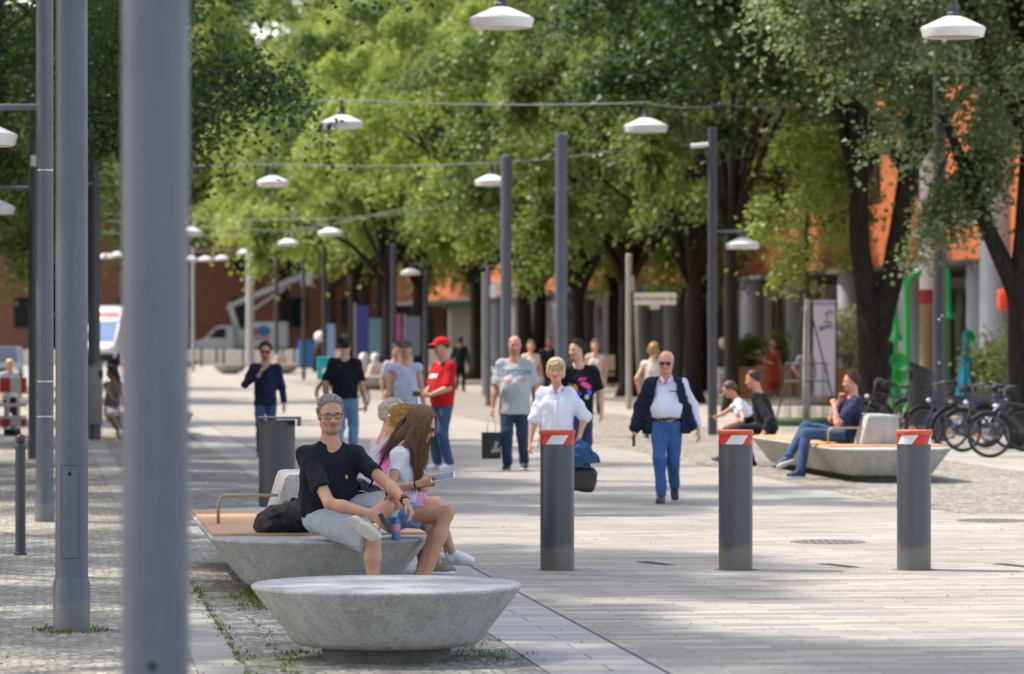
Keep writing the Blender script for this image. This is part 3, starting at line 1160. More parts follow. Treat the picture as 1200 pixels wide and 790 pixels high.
# ---------------------------------------------------------------- trees
def leaf_mat(name, dark, light, trans, hue=0.0):
    t = NT(name)
    at = t.n('ShaderNodeAttribute', attribute_name='leaf')
    oi = t.n('ShaderNodeObjectInfo')
    sep = t.n('ShaderNodeSeparateColor', {'Color': at.outputs['Color']})
    base = t.ramp(sep.outputs[0], [(0.0, lin(dark)), (1.0, lin(light))])
    mr = t.n('ShaderNodeMapRange', {'Value': oi.outputs['Random'], 'To Min': 0.485, 'To Max': 0.513})
    hs_ = t.n('ShaderNodeHueSaturation', {'Hue': mr.outputs[0], 'Saturation': 1.0, 'Value': 1.0, 'Color': base})
    t.set(Base_Color=hs_.outputs[0], Roughness=0.43, Specular_IOR_Level=0.4)
    tr = t.n('ShaderNodeBsdfTranslucent', {'Color': lin(trans)})
    tc = t.mix(0.55, lin(trans), hs_.outputs[0])
    t.l(tc, tr.inputs['Color'])
    mx = t.n('ShaderNodeMixShader', {0: 0.38, 1: t.b.outputs[0], 2: tr.outputs[0]})
    t.l(mx.outputs[0], t.out.inputs['Surface'])
    return t.m


LEAF = leaf_mat('linden leaves', '#31491e', '#6b8038', '#9fb048')
LEAFY = leaf_mat('yellow green and sun-brightened leaves', '#526c28', '#a0ae50', '#c6d058')  # yellow-green; lightened so the middle trees look sunlit by colour
LEAFD = leaf_mat('shade-darkened leaves', '#1f3417', '#405a28', '#688434')  # leaf colour darkened to paint shade on the left row and double-trunk tree
LEAFS = leaf_mat('silvery green leaves', '#3c5530', '#84966a', '#a0b060')
LEAFW = leaf_mat('variegated shrub leaves', '#5a7a3a', '#b9c690', '#c8d080')


def bark_mat(name, c1, c2):
    t = NT(name)
    o = t.obj()
    mp = t.n('ShaderNodeMapping', {'Vector': o, 'Scale': (9, 9, 1.3)})
    n = t.noise(2.2, 6, 0.65, mp.outputs[0])
    t.set(Base_Color=t.ramp(n.outputs['Fac'], [(0.35, lin(c1)), (0.65, lin(c2))]), Roughness=0.9, Specular_IOR_Level=0.2)
    t.bump(n.outputs['Fac'], 0.9, 0.05)
    return t.m


BARK = bark_mat('dark bark', '#1f1a17', '#3d352e')
BARKL = bark_mat('brown bark', '#4a3f33', '#6c5d4c')


def leaves_mesh(name, centers, sig, n_per, leaf, seed, droop=0.3, bright=None):
    """leaf-sized kite faces gathered in clumps round the given centres"""
    r = np.random.RandomState(seed)
    nc = len(centers)
    C = np.repeat(np.array(centers), n_per, 0)
    n = len(C)
    sg = np.repeat(np.array(sig) if hasattr(sig, '__len__') and hasattr(sig[0], '__len__') else np.tile(sig, (nc, 1)), n_per, 0)
    d = r.randn(n, 3) * sg
    rad = np.sqrt((d[:, :2] ** 2).sum(1))
    d[:, 2] -= droop * rad ** 2 / np.maximum(sg[:, 0], 0.1)
    pos = C + d
    # orientation: blade normal mostly up and outward
    nrm = r.randn(n, 3) * 0.55 + np.array([0, 0, 0.9]) + d / (np.linalg.norm(d, axis=1)[:, None] + 1e-6) * 0.45
    nrm /= np.linalg.norm(nrm, axis=1)[:, None]
    t = r.randn(n, 3)
    t[:, 2] -= 0.5
    t -= nrm * (t * nrm).sum(1)[:, None]
    t /= np.linalg.norm(t, axis=1)[:, None]
    b = np.cross(nrm, t)
    L = leaf * r.uniform(0.65, 1.25, n)[:, None]
    W = L * r.uniform(0.36, 0.5, n)[:, None]
    q = np.stack([pos - t * L * 0.5, pos - t * L * 0.05 + b * W + nrm * W * 0.25, pos + t * L * 0.5 - nrm * L * 0.1, pos - t * L * 0.05 - b * W + nrm * W * 0.25], 1)
    me = np_mesh(name, q.reshape(-1, 3), np.arange(n * 4).reshape(-1, 4))
    me.polygons.foreach_set('use_smooth', np.zeros(n, bool))
    cv = np.repeat(r.rand(nc), n_per) * 0.7 + r.rand(n) * 0.3
    colr = np.ones((n * 4, 4), np.float32)
    colr[:, 0] = np.repeat(cv, 4)
    at = me.attributes.new('leaf', 'FLOAT_COLOR', 'POINT')
    at.data.foreach_set('color', colr.ravel())
    return me


def crown(seed, rx, zlo, zhi, ncl, n_per, leaf, hang=0.25):
    """clump centres through a broad crown; returns (mesh, limb end points)"""
    r = random.Random(seed)
    cs, sg, ends = [], [], []
    zc, hz = (zlo + zhi) / 2, (zhi - zlo) / 2
    nb = max(14, ncl // 7)
    i = 0
    while len(cs) < ncl:
        # boughs spread evenly round the crown, each carrying a handful of leaf clumps
        ct = 1 - 1.9 * ((i + 0.5) % nb) / nb
        a = i * 2.39996 + r.uniform(-0.3, 0.3)
        i += 1
        rr = r.uniform(0.62, 1.0) if i % 4 else r.uniform(0.2, 0.6)
        st = math.sqrt(max(0, 1 - ct * ct))
        wob = 1 + 0.16 * math.sin(3 * a + seed) + 0.10 * math.sin(5 * a + ct * 4)
        p = Vector((rx * st * rr * math.cos(a) * wob, rx * st * rr * math.sin(a) * wob, zc + hz * ct * rr))
        if len(ends) < 16 and rr > 0.6:
            ends.append(tuple(p))
        out = Vector((math.cos(a), math.sin(a), 0))
        for k in range(r.randint(6, 9)):
            q = p + out * r.uniform(-0.5, 1.0) * rx * 0.2 + Vector((r.gauss(0, 0.10), r.gauss(0, 0.10), 0)) * rx
            q.z += r.gauss(0, 0.07) * rx - 0.10 * max(0, (q - p).dot(out))
            s_ = r.uniform(0.22, 0.42) * rx / 5
            cs.append(tuple(q))
            sg.append((s_, s_, s_ * r.uniform(0.4, 0.65)))
        if rr > 0.7 and r.random() < hang * 2 and ct < 0.3:     # hanging sprays
            for k in range(1, 4):
                q = p + out * rx * 0.16
                cs.append((q.x, q.y, q.z - 0.42 * k * rx / 5))
                sg.append((0.26 * rx / 5, 0.26 * rx / 5, 0.24 * rx / 5))
    return leaves_mesh('crown', cs, sg, n_per, leaf, seed), ends


def trunk_mesh(seed, r0, fork, ends, lean=(0, 0), twin=0.0, zbase=-0.05):
    r = random.Random(seed)
    mb = MB()
    top = Vector((lean[0], lean[1], fork))
    pts, rad = [], []
    for i in range(9):
        t = i / 8
        pts.append(Vector((lean[0] * t * t + 0.03 * math.sin(t * 5 + seed), lean[1] * t * t + 0.03 * math.cos(t * 4 + seed), zbase + (fork - zbase) * t)))
        rad.append(r0 * (1.0 + 0.55 * max(0, 1 - t * 7) ** 2 - 0.22 * t))
    mb.tube(pts, rad, 16)
    for i, e in enumerate(ends):
        e = Vector(e)
        st = top - Vector((0, 0, r.uniform(0.0, 0.35) * fork * 0.3))
        m1 = st.lerp(e, 0.33) + Vector((r.uniform(-.3, .3), r.uniform(-.3, .3), 0.55))
        m2 = st.lerp(e, 0.68) + Vector((r.uniform(-.3, .3), r.uniform(-.3, .3), 0.45))
        rr = r0 * r.uniform(0.28, 0.5)
        mb.tube([st - Vector((0, 0, .2)), st.lerp(m1, 0.5), m1, m2, e], [rr, rr * 0.9, rr * 0.75, rr * 0.5, rr * 0.15], 8)
        for k in range(2):
            f = e + Vector((r.gauss(0, 0.9), r.gauss(0, 0.9), r.gauss(-0.1, 0.5)))
            mb.tube([m2.lerp(e, 0.2), m2.lerp(f, 0.55) + Vector((0, 0, 0.15)), f], [rr * 0.35, rr * 0.22, rr * 0.07], 6)
    return mb.mesh('trunk')


CROWNS = []
for i, (rx, zl, zh, nc, npc, lf_) in enumerate(((5.2, 2.7, 12.5, 210, 230, 0.155), (4.8, 2.6, 13.0, 210, 230, 0.155), (5.5, 2.9, 14.0, 230, 230, 0.16), (4.4, 2.5, 11.5, 185, 230, 0.15))):
    CROWNS.append(crown(11 + i, rx, zl, zh, nc, npc, lf_))
TRUNKS = [trunk_mesh(21 + i, 0.26, 3.4, e) for i, (c, e) in enumerate(CROWNS)]
for c, e in CROWNS:
    c.materials.append(LEAF)
for t in TRUNKS:
    t.materials.append(BARK)
CROWN_ALT = {}


def tree(loc, variant, label, group, rz=0.0, scale=1.0, leaf=None, cat='tree', name='street_tree', bark=None):
    rt = root(name, loc, label, cat, group, rz)
    c = CROWNS[variant][0]
    if leaf is not None:
        if (variant, leaf.name) not in CROWN_ALT:
            CROWN_ALT[(variant, leaf.name)] = c.copy()
            CROWN_ALT[(variant, leaf.name)].materials[0] = leaf
        c = CROWN_ALT[(variant, leaf.name)]
    link('trunk', TRUNKS[variant], BARK, rt, True)
    link('crown', c, LEAF, rt)
    rt.scale = (scale,) * 3 if not hasattr(scale, '__len__') else scale
    return rt


gl, gr = 'trees along the left side of the street', 'trees along the right side of the street'
tn = random.Random(5)
left_lab = ['dark leafy tree above the grey lamp posts, outside left edge', 'shading tree over the near posts at the left', 'broad dark tree overhanging the left lamp posts, with leafy sprays towards the hanging lamps']
CROWNS.append(crown(19, 5.3, 3.3, 12.5, 210, 640, 0.078))
CROWNS[4][0].materials.append(LEAFD)
TRUNKS.append(trunk_mesh(29, 0.26, 3.6, CROWNS[4][1]))
TRUNKS[4].materials.append(BARK)
for i, (v, Y, va, s_, lf_) in enumerate(((-5.4, 10, 1, (1, 1, 1.35), LEAFD), (-5.2, 21, 2, (1, 1, 1.35), LEAFD), (-5.7, 32.5, 1, (1, 1, 1.3), LEAFD), (-2.6, 45.5, 4, 1.05, LEAFD),
                                         (-2.7, 55.5, 4, 1.05, LEAFD), (-3.0, 66, 1, 1.1, LEAFD), (-3.4, 80, 3, 1.0, LEAF), (-3.6, 104, 2, 1.0, LEAF), (-3.6, 128, 1, 1.05, LEAF))):
    tree(SY(v, Y), va, 'dark green street tree behind the grey lamp posts', gl, tn.uniform(0, 6.28), s_, lf_)
for o in [x for x in col.objects if x.get('group') == gl]:
    o['label'] = 'dark green tree of the shading row left of the grey lamp posts'

spec = ((16.2, 90, 3, (0.72, 0.72, 1.35), LEAF, 0), (17.2, 101, 1, 1.0, LEAF, 1), (17, 111, 0, 1.05, LEAF, 2), (17, 121, 2, 1.0, LEAFY, 3), (17, 134, 1, 1.1, LEAF, 4), (17, 149, 0, 1.15, LEAFY, 5),
        (16.5, 166, 2, 1.2, LEAF, 6), (16.5, 184, 3, 1.4, LEAFY, 7), (17.5, 205, 1, 1.4, LEAF, 8), (17.5, 228, 2, 1.5, LEAFY, 9))
labs = ['slim tree with brown trunk just behind the post carrying a side lamp', 'green tree just right of the street name sign', 'green tree whose thick trunk stands right behind the street name sign',
        'yellow-green tree with trunk between the tall grey posts and the sign', 'green tree behind the tall grey posts in mid street', 'tree with low bright leaves behind the man in the red cap',
        'green tree behind the man in the sleeveless top', 'bright tree further back, left of the sleeveless man', 'tall green tree behind the man in the black tee seen from behind', 'tall bright tree near the orange building and boom van']
for (v, Y, va, s_, lf_, li) in spec:
    tree(SY(v, Y), va, labs[li], gr, tn.uniform(0, 6.28), s_, lf_)
# far trees that close the view
gf = 'far trees closing the street'
for i, (px, Y, s_, va, lf_) in enumerate(((190, 262, (1.8, 1.8, 2.1), 0, LEAFY), (330, 300, 2.3, 2, LEAF), (420, 268, 2.1, 1, LEAFY), (500, 300, 2.4, 0, LEAF), (170, 290, 2.6, 3, LEAF), (60, 270, 1.9, 1, LEAF),
                                          (580, 290, 2.3, 2, LEAFY), (660, 300, 2.4, 1, LEAF), (760, 290, 2.4, 0, LEAF))):
    o = tree(G(px, Y), va, 'large far tree of the belt closing off the end of the street', gf, tn.uniform(0, 6.28), s_, lf_)
# second row nearer the facade
gb = 'trees in front of the right building'
for i, (v, Y, s_, va, lf_, lab) in enumerate(((21, 122, 1.0, 0, LEAF, 'green tree by the far grey columns'),
                                              (21, 140, 1.05, 1, LEAFY, 'yellow-green tree shading the far columns'), (21.5, 165, 1.2, 2, LEAF, 'green tree at the far end of the colonnade'),
                                              (12.8, 140, (0.95, 0.95, 1.2), 3, LEAFY, 'bright low tree between the tall posts and the red-capped man'), (14.2, 172, (1.1, 1.1, 1.35), 0, LEAFY, 'bright tree above the far wooden benches'))):
    tree(SY(v, Y), va, lab, gb, tn.uniform(0, 6.28), s_, lf_)
# ---------------------------------------------------------------- the three special trees on the right
def forked_tree(name, loc, label, stems, r0, crown_mesh, crown_off, leaf, group, sc_=(1, 1, 1)):
    rt = root(name, loc, label, 'tree', group)
    mb = MB()
    for pts, rad in stems:
        mb.tube(pts, rad, 18)
    link('trunk', mb, BARK, rt, True)
    o = link('crown', crown_mesh, leaf, rt)
    o.location = crown_off
    return rt


def limb(p0, ends, r, seed):
    rr = random.Random(seed)
    out = []
    for e in ends:
        e = Vector(e)
        m = p0.lerp(e, 0.5) + Vector((rr.uniform(-.3, .3), rr.uniform(-.3, .3), 0.5))
        out.append(([p0, p0.lerp(m, 0.5), m, e], [r, r * 0.8, r * 0.6, r * 0.15]))
    return out


cm, ce = crown(71, 5.6, 4.5, 13.5, 340, 260, 0.15, 0.15)
st = [([(0.0, 0, -0.05), (0, 0, 0.2), (0.02, 0, 1.2), (0.0, 0, 2.1), (-0.12, 0, 2.7), (-0.25, 0, 3.6), (-0.28, 0, 5), (-0.35, .1, 7)], [0.42, 0.33, 0.30, 0.31, 0.22, 0.2, 0.19, 0.12]),
      ([(0.05, 0, 1.6), (0.18, 0, 2.2), (0.38, 0, 2.9), (0.55, 0, 3.9), (0.7, 0, 5), (1.0, 0, 7)], [0.2, 0.26, 0.23, 0.21, 0.19, 0.12]),
      ([(0.16, -0.27, 1.7), (0.2, -0.31, 1.9), (0.2, -0.3, 2.1)], [0.05, 0.13, 0.05])]
st += limb(Vector((-0.3, 0, 4.6)), ce[:6], 0.11, 1) + limb(Vector((0.7, 0, 5.0)), ce[6:13], 0.11, 2)
forked_tree('street_tree', G(1022, 76), 'big dark tree with a double trunk behind the man seated on the right bench', st, 0.3, cm, (0, 0, 0), LEAFD, gr)

cm, ce = crown(83, 4.6, 4.5, 12.0, 290, 330, 0.115, 0.12)
# low leafy branch towards the street
extra_c, extra_s = [], []
rr_ = random.Random(4)
for i in range(34):
    t = rr_.random()
    extra_c.append((-0.5 - 1.1 * t + rr_.gauss(0, .12), rr_.gauss(0, .3), 4.7 - 0.9 * t + rr_.gauss(0, 0.28)))
    extra_s.append((0.2, 0.22, 0.14))
for i in range(46):
    extra_c.append((rr_.uniform(-2.3, -0.2), rr_.gauss(0, .5), rr_.uniform(4.9, 7.2)))
    extra_s.append((0.26, 0.26, 0.18))
ex = leaves_mesh('crown', extra_c, extra_s, 95, 0.105, 5)
st = [([(0.08, 0, -0.05), (0.05, 0, 0.2), (0.02, 0, 1.2), (0.0, 0, 2.4), (0.05, 0, 3.4), (0.15, 0, 5), (0.3, 0, 7)], [0.38, 0.29, 0.26, 0.25, 0.2, 0.18, 0.1]),
      ([(0.0, 0, 2.2), (-0.2, 0, 2.75), (-0.55, 0, 3.5), (-0.8, 0, 4.2), (-1.3, 0, 5.4)], [0.17, 0.16, 0.13, 0.11, 0.06])]
st += limb(Vector((0.15, 0, 4.8)), ce[:9], 0.1, 5) + limb(Vector((-0.9, 0, 4.5)), [(-1.2, 0.1, 4.0), (-1.5, -0.1, 4.1)], 0.03, 6)
t2 = forked_tree('street_tree', G(1199, 62), 'tree with a low forked dark trunk beside the bicycles at the right edge', st, 0.27, cm, (0, 0, 0), LEAFS, gr)
bm_ = bmesh.new()
bm_.from_mesh(cm)
# the hanging branch belongs to the same crown
o2 = MB()
o2.v, o2.f = [tuple(v.co) for v in ex.vertices], [tuple(p.vertices) for p in ex.polygons]
bm_.free()


def join_leaves(a, b):
    na, nb = len(a.vertices), len(b.vertices)
    ca, cb = np.empty(na * 3, np.float32), np.empty(nb * 3, np.float32)
    a.vertices.foreach_get('co', ca)
    b.vertices.foreach_get('co', cb)
    la, lb = np.empty(na * 4, np.float32), np.empty(nb * 4, np.float32)
    a.attributes['leaf'].data.foreach_get('color', la)
    b.attributes['leaf'].data.foreach_get('color', lb)
    n = na + nb
    me = np_mesh('crown', np.concatenate([ca, cb]).reshape(-1, 3), np.arange(n).reshape(-1, 4))
    me.polygons.foreach_set('use_smooth', np.zeros(n // 4, bool))
    me.attributes.new('leaf', 'FLOAT_COLOR', 'POINT').data.foreach_set('color', np.concatenate([la, lb]))
    return me


jm = join_leaves(cm, ex)
jm.materials.append(LEAFS)
for ch in t2.children:
    if ch.name.startswith('crown'):
        ch.data = jm

# young staked tree
rt = root('young_tree', G(945, 77), 'young yellow-green tree with white-wrapped trunk and wire guard', 'tree')
link('trunk', MB().tube([(0, 0, 0), (0.0, 0, 1.2), (0.02, 0, 2.6), (0.0, 0, 4.0), (0.05, 0, 5.2)], [0.06, 0.055, 0.05, 0.04, 0.015], 10), BARKL, rt, True)
link('trunk_wrap', MB().tube([(0, 0, 0.05), (0.0, 0, 1.2), (0.02, 0, 2.55)], [0.075, 0.072, 0.066], 12), mat('white trunk wrap', '#cfcabf', 0.8, bump=0.3), rt, True)
cs, sg = [], []
for i in range(58):
    a, z = rr_.uniform(0, 6.28), rr_.uniform(2.9, 5.9)
    w = 1.15 * math.sin(math.pi * min(1, (z - 2.4) / 3.9)) ** 0.7
    q = w * rr_.uniform(0.2, 1) ** 0.6
    cs.append((q * math.cos(a), q * math.sin(a), z))
    sg.append((0.2, 0.2, 0.13))
link('crown', leaves_mesh('crown', cs, sg, 70, 0.12, 8), LEAFY, rt)
mb = MB()
for a in (0.4, 2.5, 4.6):
    mb.tube([(0.75 * math.cos(a), 0.75 * math.sin(a), 0), (0.1 * math.cos(a), 0.1 * math.sin(a), 2.3)], 0.02, 6)
link('support_stakes', mb, mat('stake steel', '#5a5a58', 0.6), rt)
mb = MB()
for z in (0.5, 0.9, 1.25):
    mb.tube([(0.42 * math.cos(i * 0.4), 0.42 * math.sin(i * 0.4), z) for i in range(17)], 0.012, 5, cap=False)
for i in range(10):
    a = i * 0.628
    mb.tube([(0.42 * math.cos(a), 0.42 * math.sin(a), 0.02), (0.42 * math.cos(a), 0.42 * math.sin(a), 1.27)], 0.009, 5)
link('wire_guard', mb, mat('guard wire', '#6d6d69', 0.6), rt)
link('watering_bag', MB().lathe([(0.78, 0.0), (0.8, 0.05), (0.8, 0.13), (0.76, 0.16), (0.2, 0.16)], n=28), mat('green rubber ring', '#33502f', 0.6), rt, True, 40)

# ---------------------------------------------------------------- grey lamp posts on the left
def worn_paint(name, c, rough, metal=0.0):
    """factory paint with rain streaks, dust near the foot, fine scratches and uneven gloss"""
    t = NT(name)
    o = t.obj()
    mp = t.n('ShaderNodeMapping', {'Vector': o, 'Scale': (26, 26, 0.9)})
    st = t.noise(1.0, 5, 0.65, mp.outputs[0])
    bl = t.noise(3.0, 5, 0.7, o)
    fn = t.noise(140, 3, 0.7, o)
    cc = t.mix(t.ramp(st.outputs['Fac'], [(0.52, (0, 0, 0)), (0.75, (0.5, 0.5, 0.5))]), lin(c), scale_c(lin(c), 1.45))
    cc = t.mix(t.ramp(bl.outputs['Fac'], [(0.5, (0, 0, 0)), (0.72, (0.45, 0.45, 0.45))]), cc, scale_c(lin(c), 0.62))
    sx = t.n('ShaderNodeSeparateXYZ', {'Vector': o})
    zz = t.n('ShaderNodeMath', {0: sx.outputs['Z'], 1: t.n('ShaderNodeMath', {0: bl.outputs['Fac'], 1: 0.35}, operation='MULTIPLY').outputs[0]}, operation='SUBTRACT')
    dirt = t.ramp(zz.outputs[0], [(0.0, (0.4, 0.4, 0.4)), (0.06, (0, 0, 0))])
    cc = t.mix(dirt, cc, lin('#8a8276'))
    sc2 = t.n('ShaderNodeTexVoronoi', {'Vector': t.n('ShaderNodeMapping', {'Vector': o, 'Scale': (5, 5, 2.2)}).outputs[0], 'Scale': 6}, feature='DISTANCE_TO_EDGE')
    cc = t.mix(t.ramp(sc2.outputs['Distance'], [(0.004, (0.22, 0.22, 0.22)), (0.010, (0, 0, 0))]), cc, scale_c(lin(c), 1.9))
    t.set(Base_Color=cc, Metallic=metal, Specular_IOR_Level=0.45)
    t.set(Roughness=t.n('ShaderNodeMapRange', {'Value': bl.outputs['Fac'], 'To Min': rough - 0.1, 'To Max': rough + 0.16}).outputs[0])
    t.bump(fn.outputs['Fac'], 0.06, 0.003)
    return t.m


POST = worn_paint('slate grey powder coat', '#5c6069', 0.38)
POSTD = mat('anthracite and shade-darkened coat', '#44464a', 0.42, var=0.06, vs=3, bump=0.05, bs=200, spec=0.45)  # anthracite; on the far left post the dark colour paints shade
DARK = mat('black hole', '#15161a', 0.8)
SHADE = mat('white lamp enamel', '#dcd8d2', 0.35, var=0.03, vs=3)
LENS = mat('lamp glass', '#b8b4ac', 0.2, var=0.05)
MOUNT = mat('lamp mount grey', '#3c3d42', 0.5)
STEEL = mat('brushed steel band', '#c9c9c7', 0.3, 0.8)


def post(label, px, Y, h_, r, sleeve=0.0, door=0.0, bands=(), mats=POST, cat='lamp post', name='lamp_post', group='grey posts on the left', face=-90):
    rt = root(name, G(px, Y), label, cat, group)
    if sleeve:
        link('shaft', MB().lathe([(r, sleeve + 0.02), (r * 0.985, h_ * 0.5), (r * 0.95, h_), (r * 0.6, h_ + 0.012)], n=56), mats, rt, True, 35)
        link('base_sleeve', MB().lathe([(r * 1.13, -0.02), (r * 1.13, sleeve - 0.012), (r * 1.09, sleeve), (r * 1.0, sleeve + 0.035)], n=56), mats, rt, True, 35)
    else:
        link('shaft', MB().lathe([(r, -0.02), (r * 0.985, h_ * 0.5), (r * 0.95, h_), (r * 0.6, h_ + 0.012)], n=48), mats, rt, True, 35)
    if door:
        a0 = R(face)
        vs, fs = [], []
        for i in range(9):
            a = a0 + R(-32 + 8 * i)
            for z in (door, door + 0.58):
                vs.append((r * 1.012 * math.cos(a), r * 1.012 * math.sin(a), z))
        for i in range(8):
            fs.append((2 * i, 2 * i + 2, 2 * i + 3, 2 * i + 1))
        d = link('access_door', MB().add(vs, fs), mats, rt, True)
        mb = MB()
        for (a, b) in (((-33), 33),):
            for z in (door - 0.003, door + 0.583):
                mb.tube([(r * 1.008 * math.cos(a0 + R(a + k * 6.6)), r * 1.008 * math.sin(a0 + R(a + k * 6.6)), z) for k in range(11)], 0.0022, 5)
            for q in (a, b):
                mb.tube([(r * 1.008 * math.cos(a0 + R(q)), r * 1.008 * math.sin(a0 + R(q)), door + zz) for zz in (0, 0.58)], 0.0022, 5)
        link('seam', mb, mat('seam grey', '#3c3f46', 0.7), d)
        link('lock', MB().lathe([(0.012, 0), (0.012, 0.004)], n=12, M=Matrix.Translation((r * 1.01 * math.cos(a0), r * 1.01 * math.sin(a0), door + 0.53)) @ Matrix.Rotation(R(90), 4, 'X')), DARK, d)
    for z in bands:
        link('steel_band', MB().lathe([(r * 1.005, z - 0.006), (r * 1.03, z - 0.005), (r * 1.03, z + 0.005), (r * 1.005, z + 0.006)], n=40), STEEL, rt, True, 30)
    return rt


p1 = post('nearest thick grey lamp post, blurred, cutting the left foreground from top to bottom', 182, 10.4, 6.2, 0.0925, 0.31, 0.0)
link('bolt_hole', MB().lathe([(0.012, 0), (0.012, 0.003)], n=16, M=Matrix.Translation((0.0, -0.0922, 1.0)) @ Matrix.Rotation(R(90), 4, 'X')), DARK, p1)
post('second grey lamp post, with wider foot sleeve and access door, on mossy cobbles', 84, 24.3, 6.2, 0.103, 0.31, 0.47, mats=POST, face=-90)
p3 = post('slim grey post with three steel bands, carrying a side lamp arm', 52.5, 38.2, 6.6, 0.088, 0.30, 0.0, bands=(1.05, 1.40, 3.50))
p4 = post('dark far post at the left edge half hidden behind the slim banded post', 40, 57, 6.4, 0.085, 0.3, mats=POSTD)  # its shade is put into the dark coat
link('notice_plate', MB().box((0.02, -0.1, 4.42), (0.12, 0.012, 0.16), bev=0.004), SHADE, p4)
p5 = post('dark post behind the litter bin, seen between the two near grey posts', 110, 66.5, 5.85, 0.11, 0.3, mats=POSTD)


def shade(parent, loc, s=1.0, nn=40):
    d = 0.375 * s
    o = link('lamp_shade', MB().lathe([(0.085 * s, 0.155 * s), (0.10 * s, 0.15 * s), (0.13 * s, 0.14 * s), (d * 0.985, 0.03 * s), (d, 0.018 * s), (d * 0.995, 0.0), (d * 0.93, -0.085 * s), (d * 0.90, -0.088 * s), (d * 0.86, -0.07 * s), (d * 0.2, -0.066 * s)], n=nn), SHADE, parent, True, 28)
    o.location = loc
    g = link('lamp_glass', MB().lathe([(d * 0.80, -0.082 * s), (d * 0.78, -0.074 * s), (0.02, -0.073 * s)], n=nn), LENS, o, True, 30)
    m = link('lamp_mount', MB().lathe([(0.05 * s, 0.30 * s), (0.055 * s, 0.24 * s), (0.045 * s, 0.22 * s), (0.075 * s, 0.19 * s), (0.082 * s, 0.15 * s)], n=20), MOUNT, o, True, 30)
    return o


def arm_lamp(parent, z, length, ang, s=1.0):
    d = Vector((math.cos(R(ang)), math.sin(R(ang)), 0))
    link('lamp_arm', MB().tube([d * 0.05 + Vector((0, 0, z)), d * (length + 0.05) + Vector((0, 0, z))], 0.032 * s, 12), POST, parent, True, 40)
    shade(parent, d * length + Vector((0, 0, z - 0.30 * s)), s)


arm_lamp(p3, 4.13, 0.65, 180)
arm_lamp(p4, 4.02, 0.66, 180)

# ball-top bollard
rt = root('ball_bollard', G(24, 32.5), 'slim dark bollard with a ball top standing by the left edge', 'bollard')
link('shaft', MB().lathe([(0.055, -0.02), (0.055, 0.025), (0.044, 0.03), (0.044, 0.90), (0.05, 0.905), (0.05, 0.93), (0.03, 0.94), (0.03, 0.955)], n=28), POSTD, rt, True, 35)
link('ball_top', MB().sphere((0, 0, 0.985), 0.045, 20, 14), POSTD, rt, True)

# ---------------------------------------------------------------- retractable bollards with reflective band
BOLL = worn_paint('bollard graphite paint', '#4f5055', 0.36, 0.2)
RED, WHITE = mat('reflective red', '#c8201c', 0.35, var=0.05), mat('reflective white', '#d8d8d6', 0.35, var=0.03)
CAP = mat('orange red rubber cap', '#c4523a', 0.6, var=0.08)


def bollard(px, label, rot):
    rt = root('bollard', G(px, 30.5), label, 'bollard', 'retractable bollards across the street')
    r = 0.135
    link('body', MB().lathe([(r, -0.03), (r, 1.0), (r * 0.99, 1.02)], n=64), BOLL, rt, True, 30)
    link('collar', MB().lathe([(r + 0.035, 0.0), (r + 0.035, 0.0085), (r + 0.004, 0.0085)], n=48), mat('bollard ground ring', '#75706a', 0.6, 0.2), rt, True, 30)
    n = 96
    z0, z1, rr = 1.004, 1.078, r + 0.0025
    slant = 0.42
    vs, fs, mi = [], [], []
    for i in range(n):
        a = 2 * math.pi * i / n + rot
        vs += [(rr * math.cos(a), rr * math.sin(a), z0), (rr * math.cos(a + slant), rr * math.sin(a + slant), z1)]
        k = (i + 1) % n
        fs.append((2 * i, 2 * k, 2 * k + 1, 2 * i + 1))
        mi.append((i // 16) % 2)
    me = MB().add(vs, fs).mesh('reflective_band')
    me.materials.append(WHITE)
    me.materials.append(RED)
    me.polygons.foreach_set('material_index', mi)
    link('reflective_band', me, WHITE, rt, True)
    link('cap', MB().lathe([(r + 0.006, 1.077), (r + 0.009, 1.083), (r + 0.009, 1.108), (r + 0.003, 1.115), (0.02, 1.116)], n=56), CAP, rt, True, 35)


for px, lab, ro in ((653, 'left one of the three grey bollards, in front of the woman in the white blouse', R(228)), (862, 'middle one of the three grey bollards, left of the long right bench', R(230)),
                    (1071, 'right one of the three grey bollards, in front of the right concrete bench', R(196))):
    bollard(px, lab, ro)

